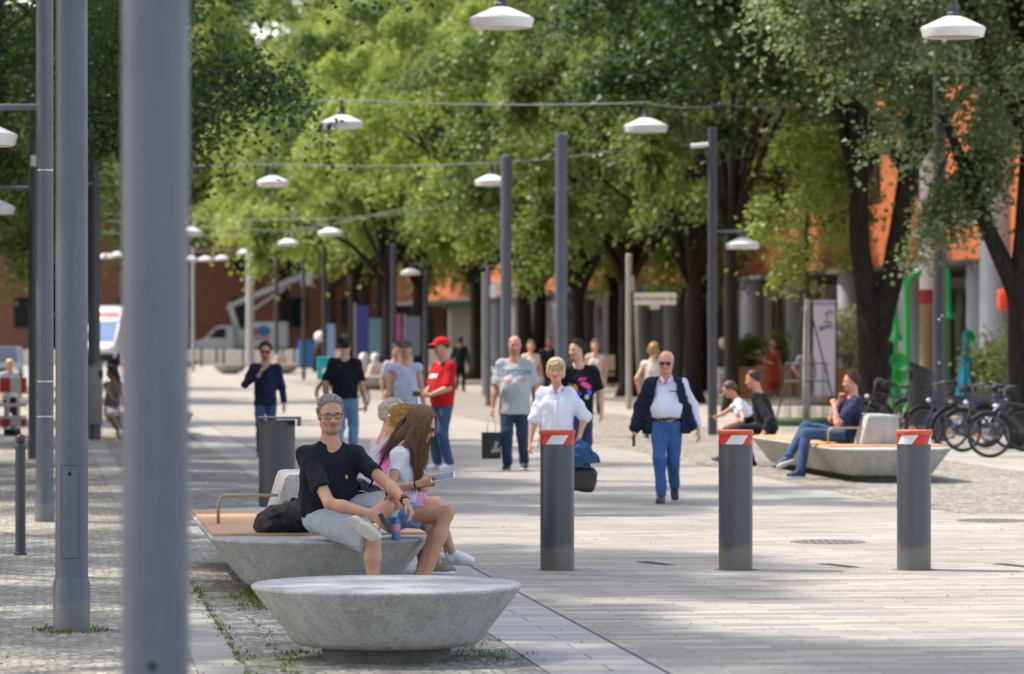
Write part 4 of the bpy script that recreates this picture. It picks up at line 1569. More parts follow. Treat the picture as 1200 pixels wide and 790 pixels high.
# ---------------------------------------------------------------- concrete benches
def concrete_mat(name, base, warm):
    t = NT(name)
    o = t.obj()
    v = t.n('ShaderNodeTexVoronoi', {'Vector': o, 'Scale': 170})
    sp = t.n('ShaderNodeSeparateColor', {'Color': v.outputs['Color']})
    n1 = t.noise(2.5, 5, 0.65, o)
    n2 = t.noise(70, 4, 0.7, o)
    c = t.ramp(sp.outputs[0], [(0.0, scale_c(lin(base), 0.68)), (0.3, scale_c(lin(base), 0.94)), (0.75, scale_c(lin(base), 1.04)), (1.0, scale_c(lin(base), 1.3))])
    c = t.mix(0.8, c, t.ramp(n1.outputs['Fac'], [(0.3, (0.78, 0.78, 0.76)), (0.7, (1.12, 1.11, 1.08))]), 'MULTIPLY')
    c = t.mix(0.5, c, t.ramp(n2.outputs['Fac'], [(0.3, (0.7, 0.7, 0.7)), (0.7, (1.25, 1.25, 1.25))]), 'MULTIPLY')
    # drips and scuffs low down and along the rim
    mp = t.n('ShaderNodeMapping', {'Vector': o, 'Scale': (7, 7, 0.8)})
    n3 = t.noise(1.6, 4, 0.6, mp.outputs[0])
    c = t.mix(0.5, c, t.ramp(n3.outputs['Fac'], [(0.38, (0.66, 0.64, 0.60)), (0.56, (1, 1, 1))]), 'MULTIPLY')
    n4 = t.noise(5.5, 5, 0.7, o)
    c = t.mix(0.35, c, t.ramp(n4.outputs['Fac'], [(0.30, (0.6, 0.58, 0.54)), (0.40, (1, 1, 1))]), 'MULTIPLY')
    vp = t.n('ShaderNodeTexVoronoi', {'Vector': o, 'Scale': 26})
    c = t.mix(0.35, c, t.ramp(vp.outputs['Distance'], [(0.10, (0.35, 0.34, 0.33)), (0.16, (1, 1, 1))]), 'MULTIPLY')
    t.set(Base_Color=c, Roughness=0.8, Specular_IOR_Level=0.3)
    t.bump(n2.outputs['Fac'], 0.25, 0.003)
    return t.m


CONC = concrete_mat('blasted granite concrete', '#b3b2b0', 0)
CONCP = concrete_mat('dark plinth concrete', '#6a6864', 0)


def wood_mat():
    t = NT('oiled hardwood slats')
    o = t.obj()
    mp = t.n('ShaderNodeMapping', {'Vector': o, 'Scale': (1.2, 60, 8)})
    n = t.noise(1.4, 5, 0.6, mp.outputs[0])
    n2 = t.noise(1.1, 3, 0.6, o)
    c = t.ramp(n.outputs['Fac'], [(0.3, lin('#b98a5e')), (0.7, lin('#dcac7c'))])
    c = t.mix(0.4, c, t.ramp(n2.outputs['Fac'], [(0.3, (0.75, 0.73, 0.7)), (0.7, (1.1, 1.1, 1.1))]), 'MULTIPLY')
    t.set(Base_Color=c, Roughness=0.5, Specular_IOR_Level=0.4)
    t.bump(n.outputs['Fac'], 0.15, 0.002)
    return t.m


WOOD = wood_mat()
BRASS = mat('champagne coated steel', '#a8956f', 0.4, 0.3, var=0.05)


def stadium(rad, half, n=20):
    """outline of a stadium: half straight length along u (local y)"""
    pts = []
    for i in range(n + 1):
        a = math.pi + math.pi * i / n
        pts.append((rad * math.cos(a), -half + rad * math.sin(a)))
    for i in range(n + 1):
        a = math.pi * i / n
        pts.append((rad * math.cos(a), half + rad * math.sin(a)))
    return pts


HULL = [(0.0, 0.085, 0.50), (0.0, 0.09, 0.525), (0, 0.12, 0.56), (0, 0.15, 0.58), (0, 0.388, 0.765), (0, 0.415, 0.786), (0, 0.427, 0.785), (0, 0.435, 0.772)]


def hull_mb(half, n=20):
    rings = [[Vector((x, y, z)) for x, y in stadium(r, half, n)] for _, z, r in HULL]
    return MB().loft(rings)


def plinth_mb(half, n=20):
    return MB().loft([[Vector((x, y, z)) for x, y in stadium(0.375, half, n)] for z in (-0.02, 0.084)])


# the round stool-like bench
rt = root('round_bench', S(2.03, 22.3 * CA + (2.03 * SA) * 0 + 0.0, 0), 'low round concrete bench nearest the camera, on a dark plinth', 'bench')
rt.location = SY(2.03, 22.3)
link('seat', hull_mb(0.0, 40), CONC, rt, True, 30)
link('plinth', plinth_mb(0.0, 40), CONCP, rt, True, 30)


def long_bench(loc, half, label, group, back_u=None, arm=True, woodcut=0.0):
    rt = root('long_bench', loc, label, 'bench', group, rz=A)
    link('seat', hull_mb(half, 24), CONC, rt, True, 30)
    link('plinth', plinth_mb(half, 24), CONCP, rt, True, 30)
    mb = MB()
    nb = int(round(2 * half / 0.115))
    bw_ = 2 * half / nb
    for i in range(nb):
        mb.box((0, -half + bw_ * (i + 0.5), 0.4375), (0.765 * 2, bw_ - 0.007, 0.035), bev=0.004)
    link('wood_seat', mb, WOOD, rt, True, 40)
    if back_u is not None:
        poly = [(-0.27, 0.45), (0.27, 0.45), (0.235, 0.80), (0.21, 0.83), (-0.14, 0.83), (-0.17, 0.80)]
        link('backrest', MB().prism(poly, 'y', back_u, back_u + 0.95, bev=0.03), CONC, rt, True, 40)
        if arm:
            y = back_u + 0.12
            pts = [(-0.66, y, 0.45), (-0.66, y, 0.60), (-0.645, y, 0.645), (-0.61, y, 0.665), (-0.2, y, 0.665), (-0.2, y, 0.45)]
            link('armrest', MB().tube(pts, 0.013, 10), BRASS, rt, True)
    return rt


gbn = 'long concrete benches with wooden seats'
BENCH = long_bench(SY(2.03, 29.35), 1.85, 'long boat-shaped concrete bench with wooden seat, where the man in black tee sits', gbn, back_u=-0.55)
long_bench(SY(10.7, 51.0), 2.55, 'long concrete bench on the right, where a man sits with crossed legs', gbn, back_u=-2.1)
copy_tree(BENCH, SY(2.0, 69.6), label='concrete bench with a dark-haired woman seated, seen in the gap between grey posts')
copy_tree(BENCH, SY(11.1, 126), label='far wooden-topped bench behind the sleeveless man and the man seen from behind')
copy_tree(BENCH, SY(10.9, 172), label='distant wooden-topped bench left of the man seen from behind')
g3 = 'distant round concrete benches'
copy_tree(rt, SY(8.6, 170), label='distant round concrete bench right of the man in navy')
copy_tree(rt, SY(7.8, 200), label='most distant round concrete bench, in front of the white boom van')
for o in list(col.objects):
    if o.name.startswith('round_bench') and o is not rt:
        o['group'] = g3

# ---------------------------------------------------------------- bins
rt = root('litter_bin', G(324, 41.0), 'dark grey half-round litter bin with flat overhanging lid behind the seated man', 'bin')
prof = []
pts = [(0.19 * math.cos(R(a)) * 1.0, 0.19 * math.sin(R(a))) for a in range(180, 361, 9)] + [(0.19, 0.14), (0.17, 0.17), (-0.17, 0.17), (-0.19, 0.14)]
link('body', MB().loft([[Vector((x, y, z)) for x, y in pts] for z in (0.03, 0.95)]), POSTD, rt, True, 40)
link('lid', MB().prism([(-0.2, -0.21), (0.255, -0.21), (0.255, 0.19), (-0.2, 0.19)], 'z', 0.965, 0.985, bev=0.006), POSTD, rt, True, 40)
link('lid_flap', MB().box((0.245, -0.01, 0.93), (0.02, 0.38, 0.08), bev=0.005), POSTD, rt)
link('foot', MB().prism([(-0.15, -0.15), (0.15, -0.15), (0.15, 0.12), (-0.15, 0.12)], 'z', 0.0, 0.03), DARK, rt)


def slant_bin(loc, label, s, rz, m):
    rt = root('slanted_bin', loc, label, 'bin', None, rz)
    pts = [(0.21 * math.cos(R(a)), 0.21 * math.sin(R(a))) for a in range(0, 360, 10)]
    lo = [Vector((x, y, 0.28)) for x, y in pts]
    hi = [Vector((x, y, 1.20 - 0.42 * (x + 0.21))) for x, y in pts]
    link('body', MB().loft([[v * 0.97 for v in lo], lo, hi]), m, rt, True, 40)
    lid = [Vector((x * 1.1 - 0.015, y * 1.1, 1.20 - 0.42 * (x * 1.1 + 0.21) + 0.015)) for x, y in pts]
    link('slanted_lid', MB().loft([lid, [v + Vector((0, 0, 0.025)) for v in lid]]), m, rt, True, 40)
    link('mouth', MB().loft([[Vector((-0.17 + 0.0 * y, y * 0.9, z)) + Vector((-0.045 * math.cos(y * 6), 0, 0)) for y in (-0.15, -0.07, 0.07, 0.15)] for z in (0.98, 1.10)], cap=False), DARK, rt)
    link('stand', MB().tube([(0.1, 0, 0), (0.1, 0, 0.3)], 0.05, 12), m, rt, True, 40)
    rt.scale = (s, s, s)
    return rt


slant_bin(G(1079, 64.5), 'tall dark litter bin with slanted lid beside the parked bicycles', 1.12, 0, mat('bin anthracite', '#2b2c2f', 0.5)).scale = (1.02, 1.02, 1.14)
slant_bin(SY(0.93, 66), 'grey litter bin with slanted lid fixed to the dark post on the left', 1.12, R(180), mat('bin grey', '#7b7874', 0.5))

# ---------------------------------------------------------------- hanging lamps and their cables
gh = 'white lamps hanging over the street'


def hang_lamp(px, py, Y, s, label):
    rt = root('hanging_lamp', P(px, py, Y), label, 'lamp', gh)
    shade(rt, (0, 0, 0), s, 44 if Y < 90 else 24)
    link('hook', MB().tube([(0, 0, 0.28 * s), (0, 0, 0.42 * s)], 0.02 * s, 8), MOUNT, rt)
    return rt


HL = [(588, 24, 44.4, 1.0, 'large white lamp at the top edge above the middle of the street'), (1117, 35, 44.4, 1.0, 'large white lamp hanging at the top right before the leaves'),
      (401, 145, 67, 1.0, 'white lamp hanging on the upper cable, left end'), (757, 149, 67, 1.03, 'white lamp hanging on the upper cable, right end'),
      (320, 214, 87.5, 1.0, 'white lamp under the left tree leaves on the second cable'), (576, 213, 87.5, 1.03, 'white lamp in front of the tall mid-street posts on the second cable'),
      (387, 273, 112, 1.0, 'white lamp hanging on the third cable, above the man seen from behind'), (222, 272, 112, 1.0, 'white lamp on the third cable, half hidden by the nearest post'),
      (338, 285, 131, 1.0, 'white lamp of the close trio over the boom van, upper right one'), (312, 289, 150, 1.0, 'white lamp of the close trio over the boom van, middle one'),
      (289, 296, 156, 1.0, 'white lamp of the close trio over the boom van, in front of the pale mast'), (260, 303, 186, 1.0, 'small white lamp of the far pair, right one, before the brown building'),
      (241, 304, 186, 1.0, 'small white lamp of the far pair, left one, before the brown building'), (125, 301, 186, 1.0, 'small far white lamp above the white van, left one'), (138, 299, 180, 1.0, 'small far white lamp above the white van, right one'),
      (222, 304, 170, 1.0, 'small white lamp touching the right edge of the nearest post')]
for a in HL:
    hang_lamp(*a)
CABLE = mat('galvanised cable', '#9a9d98', 0.5, 0.4)
gc = 'steel cables carrying the lamps'


def cable(pts, label, r=0.012):
    pts = [Vector(p) for p in pts]
    c = pts[0]
    out = []
    for i in range(len(pts) - 1):
        for k in range(8):
            t = k / 8
            q = pts[i].lerp(pts[i + 1], t)
            q.z -= 0.10 * 4 * t * (1 - t) * min(1, (pts[i + 1] - pts[i]).length / 8)
            out.append(q - c)
    out.append(pts[-1] - c)
    o = link('lamp_cable', MB().tube(out, r, 6), CABLE, None, True)
    o.location = c
    tag(o, label, 'cable', gc)


def lampz(px, py, Y, s):
    return P(px, py, Y) + Vector((0, 0, 0.42 * s))


cable([SY(0.2, 44.4, 6.2), lampz(588, 24, 44.4, 1), lampz(1117, 35, 44.4, 1), SY(16.5, 44.4, 6.6)], 'nearest lamp cable, just above the top edge, holding the two large lamps', 0.011)
cable([G(110, 66.5) + Vector((0, 0, 5.8)), lampz(401, 145, 67, 1), lampz(757, 149, 67, 1.03), P(845, 122, 73), P(935, 124, 76)], 'lamp cable crossing the trees from the upper left lamp to the upper right lamp', 0.014)
cable([SY(0.2, 87, 5.75), lampz(320, 214, 87.5, 1), lampz(576, 213, 87.5, 1.03), P(722, 177, 88.5), SY(16.0, 90, 6.6)], 'lamp cable crossing below, in front of the tall mid-street posts', 0.014)
cable([SY(0.2, 112, 5.5), lampz(222, 272, 112, 1), lampz(387, 273, 112, 1.0), P(500, 246, 113), SY(14.5, 114, 6.6)], 'third lamp cable, rising to the right above the man in the red cap', 0.016)
cable([SY(0.2, 131, 5.9), lampz(338, 285, 131, 1), SY(13.0, 131, 6.2)], 'far lamp cable with one lamp of the trio, over the boom van', 0.016)
cable([SY(0.2, 150, 5.9), lampz(312, 289, 150, 1), SY(13.0, 150, 6.2)], 'farther lamp cable behind, over the boom van', 0.018)
cable([SY(0.2, 186, 5.7), lampz(241, 304, 186, 1), lampz(260, 303, 186, 1), SY(13.0, 186, 6.2)], 'farthest lamp cable with the pair of small lamps', 0.018)

# ---------------------------------------------------------------- posts in mid street and on the right
gm = 'grey posts in the street beyond'
post('tall dark grey post behind the man in the black tee', 658, 69, 5.44, 0.115, mats=POST, group=gm, name='tall_post', cat='post')
post('tall dark grey post behind the man in the grey shirt', 593, 79, 5.5, 0.115, mats=POST, group=gm, name='tall_post', cat='post')
post('slim dark pole behind the man in the sleeveless top', 461, 102, 4.2, 0.085, mats=POSTD, group=gm, name='tall_post', cat='post')
pp = post('slim dark pole with a dome lamp behind the man in the red cap', 499, 118, 3.7, 0.09, mats=POSTD, group=gm, name='tall_post', cat='post')
arm_lamp(pp, 3.95, 0.46, 180, 0.85)
pp = post('thin grey sign pole left of the man in the grey shirt', 572, 97, 3.55, 0.07, mats=POST, group=gm, name='sign_pole', cat='pole')
link('control_box', MB().box((0.13, -0.05, 2.9), (0.16, 0.12, 0.32), bev=0.01), SHADE, pp)
pp = post('white-grey mast in front of the boom van', 293, 205, 7.0, 0.22, mats=mat('pale mast', '#a9a8a4', 0.5), group=gm, name='tall_post', cat='mast')
post('thin dark pole right of the pale mast before the boom van', 324, 190, 5.5, 0.1, mats=POSTD, group=gm, name='tall_post', cat='pole')
post('thin dark pole before the orange building, left of the man seen from behind', 356, 150, 4.8, 0.075, mats=POSTD, group=gm, name='tall_post', cat='pole')
post('thin dark pole under the drooping leaves, above the teal box', 380, 140, 5.0, 0.085, mats=POSTD, group=gm, name='tall_post', cat='pole')
post('pale slim mast beside the nearest thick post far away', 226, 180, 5.8, 0.09, mats=mat('pale mast', '#a9a8a4', 0.5), group=gm, name='tall_post', cat='mast')
pr_ = post('dark lamp post right of the man in the open gilet, carrying a white side lamp', 835, 70, 5.6, 0.088, mats=POSTD, group='dark posts on the right', bands=(0.35,))
arm_lamp(pr_, 3.72, 0.55, 0, 0.84)
link('upper_arm', MB().tube([(-0.06, 0, 5.3), (-0.40, 0, 5.27)], 0.045, 10), SHADE, pr_, True, 40)
pr2 = post('tall dark post between the slanted bin and the bicycles', 1101, 66, 6.6, 0.115, mats=POSTD, group='dark posts on the right')
arm_lamp(pr2, 4.12, 0.6, 0, 1.0)
for z in (1.35, 2.1, 2.16):
    link('bolt', MB().sphere((-0.02 if z != 2.16 else 0.03, -0.117, z), 0.022, 8, 6), STEEL, pr2)

# street name sign
rt = root('street_sign', G(737, 93), 'white street name sign on a pale pole, right of the man in black tee', 'street sign')
PALE = mat('pale galvanised pole', '#a5a39e', 0.45, 0.3)
link('pole', MB().lathe([(0.075, -0.02), (0.075, 3.75), (0.05, 3.77)], n=24), PALE, rt, True, 35)
link('clamp_box', MB().box((0.06, -0.03, 3.05), (0.14, 0.1, 0.38), bev=0.01), PALE, rt)
pl = link('sign_plate', MB().box((0.63, -0.02, 2.68), (1.03, 0.03, 0.29), bev=0.01), mat('sign white enamel', '#e6dfcf', 0.4, var=0.04), rt)
vs, fs = text_mesh('Alte Potsdamer Str.', 0.125, 0, 0.002)
link('lettering', MB().add([(0.63 + v.x, -0.0385, 2.68 + v.y) for v in vs], fs), mat('sign black', '#23211f', 0.5), pl)
link('number_plate', MB().box((0.63, -0.02, 2.48), (0.24, 0.02, 0.10), bev=0.005), mat('sign white enamel', '#cfc8b8', 0.4), rt)
link('second_plate', MB().box((0.63, 0.02, 2.68), (1.0, 0.02, 0.26), bev=0.005), mat('sign white enamel', '#cfc8b8', 0.4), rt)
rt = root('street_sign', SY(13.0, 112), 'far white plate sign behind the grey-shirted man', 'street sign')
link('pole', MB().lathe([(0.05, -0.02), (0.05, 3.6), (0.03, 3.61)], n=16), PALE, rt, True, 35)
link('sign_plate', MB().box((0.45, 0, 3.2), (0.9, 0.03, 0.28), bev=0.01), SHADE, rt)

# red and white barrier at the left
rt = root('barrier', G(8, 70), 'red and white striped plastic road barrier at the left edge', 'barrier')
BW, BR = mat('barrier white', '#bdb9b2', 0.5), mat('barrier red', '#b52a22', 0.5)
L0, L1 = -1.632, 0.36
for z0, z1 in ((0.78, 1.05), (0.17, 0.30)):
    xs = [L0 + 0.189 * i for i in range(11)] + [L1]
    me = MB().loft([[Vector((x, y, z)) for y, z in ((-0.025, z0), (0.025, z0), (0.025, z1), (-0.025, z1))] for x in xs]).mesh('striped_board')
    me.materials.append(BR)
    me.materials.append(BW)
    me.polygons.foreach_set('material_index', [(i // 4) % 2 if i < 44 else 0 for i in range(len(me.polygons))])
    link('striped_board', me, BR, rt)
mb = MB()
for x in [L0 + 0.05 + 0.2 * i for i in range(10)]:
    mb.box((x, 0, 0.54), (0.05, 0.045, 0.48))
mb.box(((L0 + L1) / 2, 0, 0.55), (L1 - L0, 0.04, 0.06))
mb.box(((L0 + L1) / 2, 0, 0.33), (L1 - L0, 0.04, 0.05))
link('grid', mb, BW, rt)
for x in (-1.2, 0.1):
    link('foot', MB().box((x, 0, 0.06), (0.22, 0.8, 0.12), bev=0.02), DARK, rt)
# ---------------------------------------------------------------- right building (runs along the street, v = 24 and beyond)
def clad_mat(name, c1, c2, w, h_, cm):
    t = NT(name)
    o = t.obj()
    mp = t.n('ShaderNodeMapping', {'Vector': o, 'Rotation': (R(90), 0, R(90))})
    br = t.n('ShaderNodeTexBrick', {'Vector': mp.outputs[0], 'Color1': lin(c1), 'Color2': lin(c2), 'Mortar': lin(cm), 'Scale': 1, 'Mortar Size': 0.012, 'Brick Width': w, 'Row Height': h_})
    br.offset = 0.5
    n = t.noise(0.6, 4, 0.6, o)
    t.set(Base_Color=t.mix(0.5, br.outputs['Color'], t.ramp(n.outputs['Fac'], [(0.3, (0.8, 0.8, 0.8)), (0.7, (1.1, 1.1, 1.1))]), 'MULTIPLY'), Roughness=0.6)
    t.bump(br.outputs['Fac'], 0.3, 0.01)
    return t.m


TERRA = clad_mat('orange terracotta cladding', '#bd6c3c', '#b26338', 1.2, 0.32, '#7a482c')
COLW = mat('pale blue-white column', '#b9bcc6', 0.6, var=0.06, vs=1.5)
COLG = mat('grey column', '#8c8e90', 0.6, var=0.06, vs=1.5)
GLASSD = mat('dark shop glazing', '#1b2226', 0.08, var=0.2, vs=0.6, spec=0.7)
FRAME = mat('grey window frame', '#6f7274', 0.5)
WALLG = mat('light grey render', '#bdbab4', 0.8, var=0.08, vs=1)

B = root('shop_building', S(24, 0), 'orange terracotta-clad building on columns along the right side', 'building', rz=A)
Z1 = 3.75
# upper wall is a 1.6 m deep slab front with window openings left as recessed strips
mb = MB()
mb.box((1.4 + 4, 170, Z1 + 7.0), (8, 200, 14))
link('upper_wall', mb, TERRA, B)
link('soffit', MB().box((4.5, 170, Z1 - 0.07), (9.6, 200, 0.13)), mat('soffit', '#5b5c5c', 0.7), B)
for z in (2.2, 6.0, 9.8):
    for i in range(18):
        w = link('window', MB().box((1.36, 76 + i * 8, Z1 + z + 0.8), (0.14, 4.2, 1.7)), GLASSD, B)
        if i < 8:
            link('frame', MB().box((1.33, 76 + i * 8, Z1 + z + 0.8), (0.1, 0.1, 1.7)), FRAME, w)
for i in range(16):
    u = 89 + i * 8
    c = link('column', MB().lathe([(0.40, -0.02), (0.40, Z1 - 0.14)], n=28), COLW if i < 6 else COLG, B, True, 35)
    c.location = (0.3, u, 0)
# recessed ground floor
link('ground_floor_wall', MB().box((5.2, 170, Z1 / 2 - 0.07), (0.3, 200, Z1 - 0.16)), WALLG, B)
for i in range(26):
    u = 76 + i * 6
    g = link('shop_window', MB().box((5.03, u, 1.85), (0.06, 3.0, 2.7)), GLASSD, B)
    if i < 14:
        link('frame', MB().box((4.985, u, 1.85), (0.06, 0.09, 2.7)).box((4.985, u, 3.22), (0.06, 3.1, 0.08)).box((4.985, u, 0.5), (0.06, 3.1, 0.1)).box((4.985, u - 1.5, 1.85), (0.06, 0.09, 2.7)).box((4.985, u + 1.5, 1.85), (0.06, 0.09, 2.7)), FRAME, g)

# pale round pier wrapped with a red band, between the double tree and the dark post
rt = root('advert_pier', G(1086, 88), 'white round pier with a dark red band and brown tiled foot by the dark post', 'pillar')
link('upper_shaft', MB().lathe([(0.165, 2.85), (0.165, 8.5)], n=28), mat('white pier', '#cfcac2', 0.6), rt, True, 35)
link('red_band', MB().lathe([(0.172, 2.52), (0.172, 2.85)], n=28), mat('dark red band', '#8e2326', 0.5), rt, True, 35)
link('brown_foot', MB().lathe([(0.165, -0.02), (0.165, 2.52)], n=28), mat('brown peeling foot', '#8d7858', 0.8, var=0.4, vs=5), rt, True, 35)
# big pale column near the right edge
rt = root('pale_column', G(1166, 96), 'thick pale blue-white column left of the forked trunk at the right edge', 'column')
link('shaft', MB().lathe([(0.39, -0.02), (0.39, 6.2), (0.42, 6.25)], n=32), COLW, rt, True, 35)

# green horn sculptures
GREEN = mat('bright green lacquer', '#00b84a', 0.25, var=0.05, coat=0.5)


def horn(loc, label, parts):
    rt = root('horn_sculpture', loc, label, 'sculpture', 'green horn sculptures')
    for nm, mb in parts:
        link(nm, mb, GREEN, rt, True, 50)
    return rt


horn(G(1063, 92), 'tall bright green pipe with forked curved top beside the double trunk', [
    ('pipe', MB().tube([(0, 0, 0), (0, 0, 2.6), (0.0, 0, 3.0), (0.1, 0, 3.22), (0.35, 0, 3.38)], [0.065, 0.065, 0.065, 0.06, 0.055], 14)),
    ('side_pipe', MB().tube([(0, 0, 2.8), (-0.05, 0, 3.1), (-0.2, 0, 3.38)], [0.08, 0.075, 0.06], 12))])
horn(G(1050, 90), 'green stacked trumpet sculpture with round bells beside the double trunk', [
    ('trumpet', MB().lathe([(0.03, 2.65), (0.06, 2.2), (0.09, 1.85), (0.15, 1.72), (0.15, 1.68), (0.05, 1.62), (0.05, 1.2), (0.08, 1.05), (0.10, 0.5), (0.16, 0.1), (0.17, 0.0)], n=20)),
    ('bell', MB().lathe([(0.04, 0.0), (0.08, 0.12), (0.19, 0.2), (0.2, 0.22), (0.17, 0.22), (0.05, 0.1)], n=20, M=Matrix.Translation((0.02, -0.1, 1.22)) @ Matrix.Rotation(R(90), 4, 'X'))),
    ('lower_bell', MB().lathe([(0.04, 0.0), (0.08, 0.12), (0.2, 0.2), (0.21, 0.22), (0.17, 0.22), (0.05, 0.1)], n=20, M=Matrix.Translation((0.1, -0.1, 0.72)) @ Matrix.Rotation(R(70), 4, 'X')))])
horn(G(1111, 98), 'green horn with downward bell hanging in front of the dark window', [
    ('hanging_horn', MB().lathe([(0.05, 3.5), (0.07, 2.7), (0.11, 2.4), (0.22, 2.24), (0.22, 2.21), (0.08, 2.27)], n=20)),
    ('support_rod', MB().tube([(0, 0, 0), (0, 0, 2.6)], 0.02, 8))])
horn(G(1142, 97), 'green round horn bell facing the street beside the thick pale column', [
    ('bell', MB().lathe([(0.03, 0.0), (0.05, 0.2), (0.16, 0.38), (0.18, 0.42), (0.15, 0.42), (0.04, 0.2)], n=20, M=Matrix.Translation((0, 0, 1.75)) @ Matrix.Rotation(R(90), 4, 'X') @ Matrix.Rotation(R(-25), 4, 'Y'))),
    ('rod', MB().tube([(0, 0, 0), (0, 0, 1.75)], 0.025, 8))])

# orange lantern on a rod
rt = root('rod_lantern', G(1177, 84), 'orange-red lantern on a thin rod behind the forked trunk', 'lantern')
link('rod', MB().tube([(0, 0, 0), (0, 0, 2.4)], 0.012, 8), MOUNT, rt)
link('lantern', MB().lathe([(0.10, 2.36), (0.14, 2.38), (0.155, 2.5), (0.155, 2.7), (0.135, 2.8), (0.06, 2.82)], n=8), mat('orange lantern', '#e2482a', 0.5), rt)

# folded teal parasol
rt = root('folded_parasol', G(1132, 86), 'folded teal parasol behind the bicycles', 'parasol')
link('canopy', MB().loft([[Vector((r * (1 + 0.22 * (i % 2)) * math.cos(i * 0.3927), r * (1 + 0.22 * (i % 2)) * math.sin(i * 0.3927), z)) for i in range(16)] for r, z in ((0.20, 0.45), (0.17, 0.8), (0.12, 1.2), (0.07, 1.6), (0.03, 1.95))]), mat('teal canvas', '#1b7f9a', 0.8, bump=0.3), rt)
link('pole', MB().tube([(0, 0, 0), (0, 0, 2.05)], 0.02, 8), MOUNT, rt)
link('base', MB().lathe([(0.28, 0), (0.28, 0.06), (0.05, 0.08)], n=20), MOUNT, rt, True, 40)


# planters with shrubs
def shrub_mesh(seed, r, h_, n=26, per=60, leaf=0.1):
    q = random.Random(seed)
    cs = [(r * q.gauss(0, 0.45), r * q.gauss(0, 0.45), h_ * q.uniform(0.15, 1)) for _ in range(n)]
    return leaves_mesh('foliage', cs, (r * 0.3, r * 0.3, r * 0.25), per, leaf, seed)


PLANK = mat('pallet wood', '#b08350', 0.75, var=0.2, vs=3, bump=0.3, bs=30)
GREYBOX = mat('grey planter', '#6d6a68', 0.7)
SH = [shrub_mesh(31 + i, r, h_) for i, (r, h_) in enumerate(((0.55, 1.2), (0.45, 0.9), (0.7, 1.5)))]


def planter(loc, label, d, m, k, leaf, rz=0.0, hs_=1.0):
    rt = root('planter', loc, label, 'planter', 'planters by the shops', rz)
    w, dd, h_ = d
    mb = MB()
    n = max(2, int(h_ / 0.16))
    for i in range(n):
        z = h_ / n * (i + 0.5)
        for x, y, sx, sy in ((0, -dd / 2, w, 0.03), (0, dd / 2, w, 0.03), (-w / 2, 0, 0.03, dd - 0.03), (w / 2, 0, 0.03, dd - 0.03)):
            mb.box((x, y, z), (sx, sy, h_ / n - 0.012))
    link('box', mb, m, rt)
    link('soil', MB().box((0, 0, h_ - 0.06), (w - 0.04, dd - 0.04, 0.04)), mat('soil', '#2f261d', 0.95), rt)
    me = SH[k].copy()
    f = link('foliage', me, leaf, rt)
    f.location = (0, 0, h_ - 0.05)
    f.scale = (hs_,) * 3
    st_ = MB()
    for i in range(5):
        a = i * 1.256
        st_.tube([(0.05 * math.cos(a), 0.05 * math.sin(a), h_ - 0.05), (0.25 * math.cos(a), 0.25 * math.sin(a), h_ + 0.7)], [0.015, 0.006], 5)
    link('stem', st_, BARKL, rt)
    return rt


planter(G(994, 99), 'wooden crate planter with big leafy shrub left of the double trunk', (1.25, 0.9, 0.95), PLANK, 2, LEAFW, A)
planter(G(872, 108), 'wooden crate planter behind the couple near the slim tree', (1.0, 0.8, 0.9), PLANK, 1, LEAF, A)
planter(G(914, 112), 'wooden crate planter beside the woman in the orange dress', (1.1, 0.9, 0.9), PLANK, 0, LEAF, A, 0.8)
planter(G(1158, 86), 'grey planter with yellow-green shrub in front of the thick pale column', (0.8, 0.6, 0.75), GREYBOX, 1, LEAFY)
planter(G(1190, 80), 'grey planter with flowering shrub behind the forked trunk', (0.9, 0.6, 0.8), GREYBOX, 0, LEAFW)
rt = root('trellis_screen', G(1166, 82), 'black metal trellis between the shrubs behind the bicycles', 'trellis')
mb = MB()
for i in range(7):
    mb.box((i * 0.11, 0, 0.75), (0.012, 0.012, 1.5))
for z in (0.1, 0.5, 0.9, 1.3, 1.5):
    mb.box((0.33, 0, z), (0.68, 0.014, 0.014))
link('frame', mb, mat('black trellis', '#1d1d1f', 0.6), rt)

# banner
rt = root('beach_banner', G(966, 98), 'tall white advertising banner with blue and black marks behind the young tree', 'banner')
link('fabric', MB().box((0, 0, 1.46), (0.56, 0.02, 2.45), bev=0.004), mat('white banner', '#d6d2de', 0.7, var=0.03), rt)
link('frame', MB().box((0.30, 0.01, 1.5), (0.05, 0.03, 2.6)), DARK, rt)
link('foot', MB().box((0, 0.1, 0.03), (0.7, 0.5, 0.05)), DARK, rt)
mk = MB()
circ = [(0.08 * math.cos(i * 0.42) + 0.12, 1e-4, 0.07 * math.sin(i * 0.42) + 2.33) for i in range(12)]
mk.tube([Vector(p) + Vector((0, -0.016, 0)) for p in circ], 0.018, 6)
mk.tube([(-0.02, -0.016, 2.08), (0.05, -0.016, 2.16), (0.2, -0.016, 2.08)], 0.02, 6)
link('black_mark', mk, mat('print black', '#23242a', 0.6), rt)
link('blue_mark', MB().tube([(-0.12, -0.016, 2.02), (-0.04, -0.016, 1.95), (0.06, -0.016, 2.03), (0.2, -0.016, 2.0)], 0.03, 6).tube([(-0.14, -0.016, 1.9), (-0.10, -0.016, 1.95)], 0.02, 6), mat('print blue', '#3950a8', 0.6), rt)
link('violet_band', MB().box((0, -0.013, 2.6), (0.54, 0.004, 0.08)), mat('print violet', '#9d98c8', 0.6), rt)

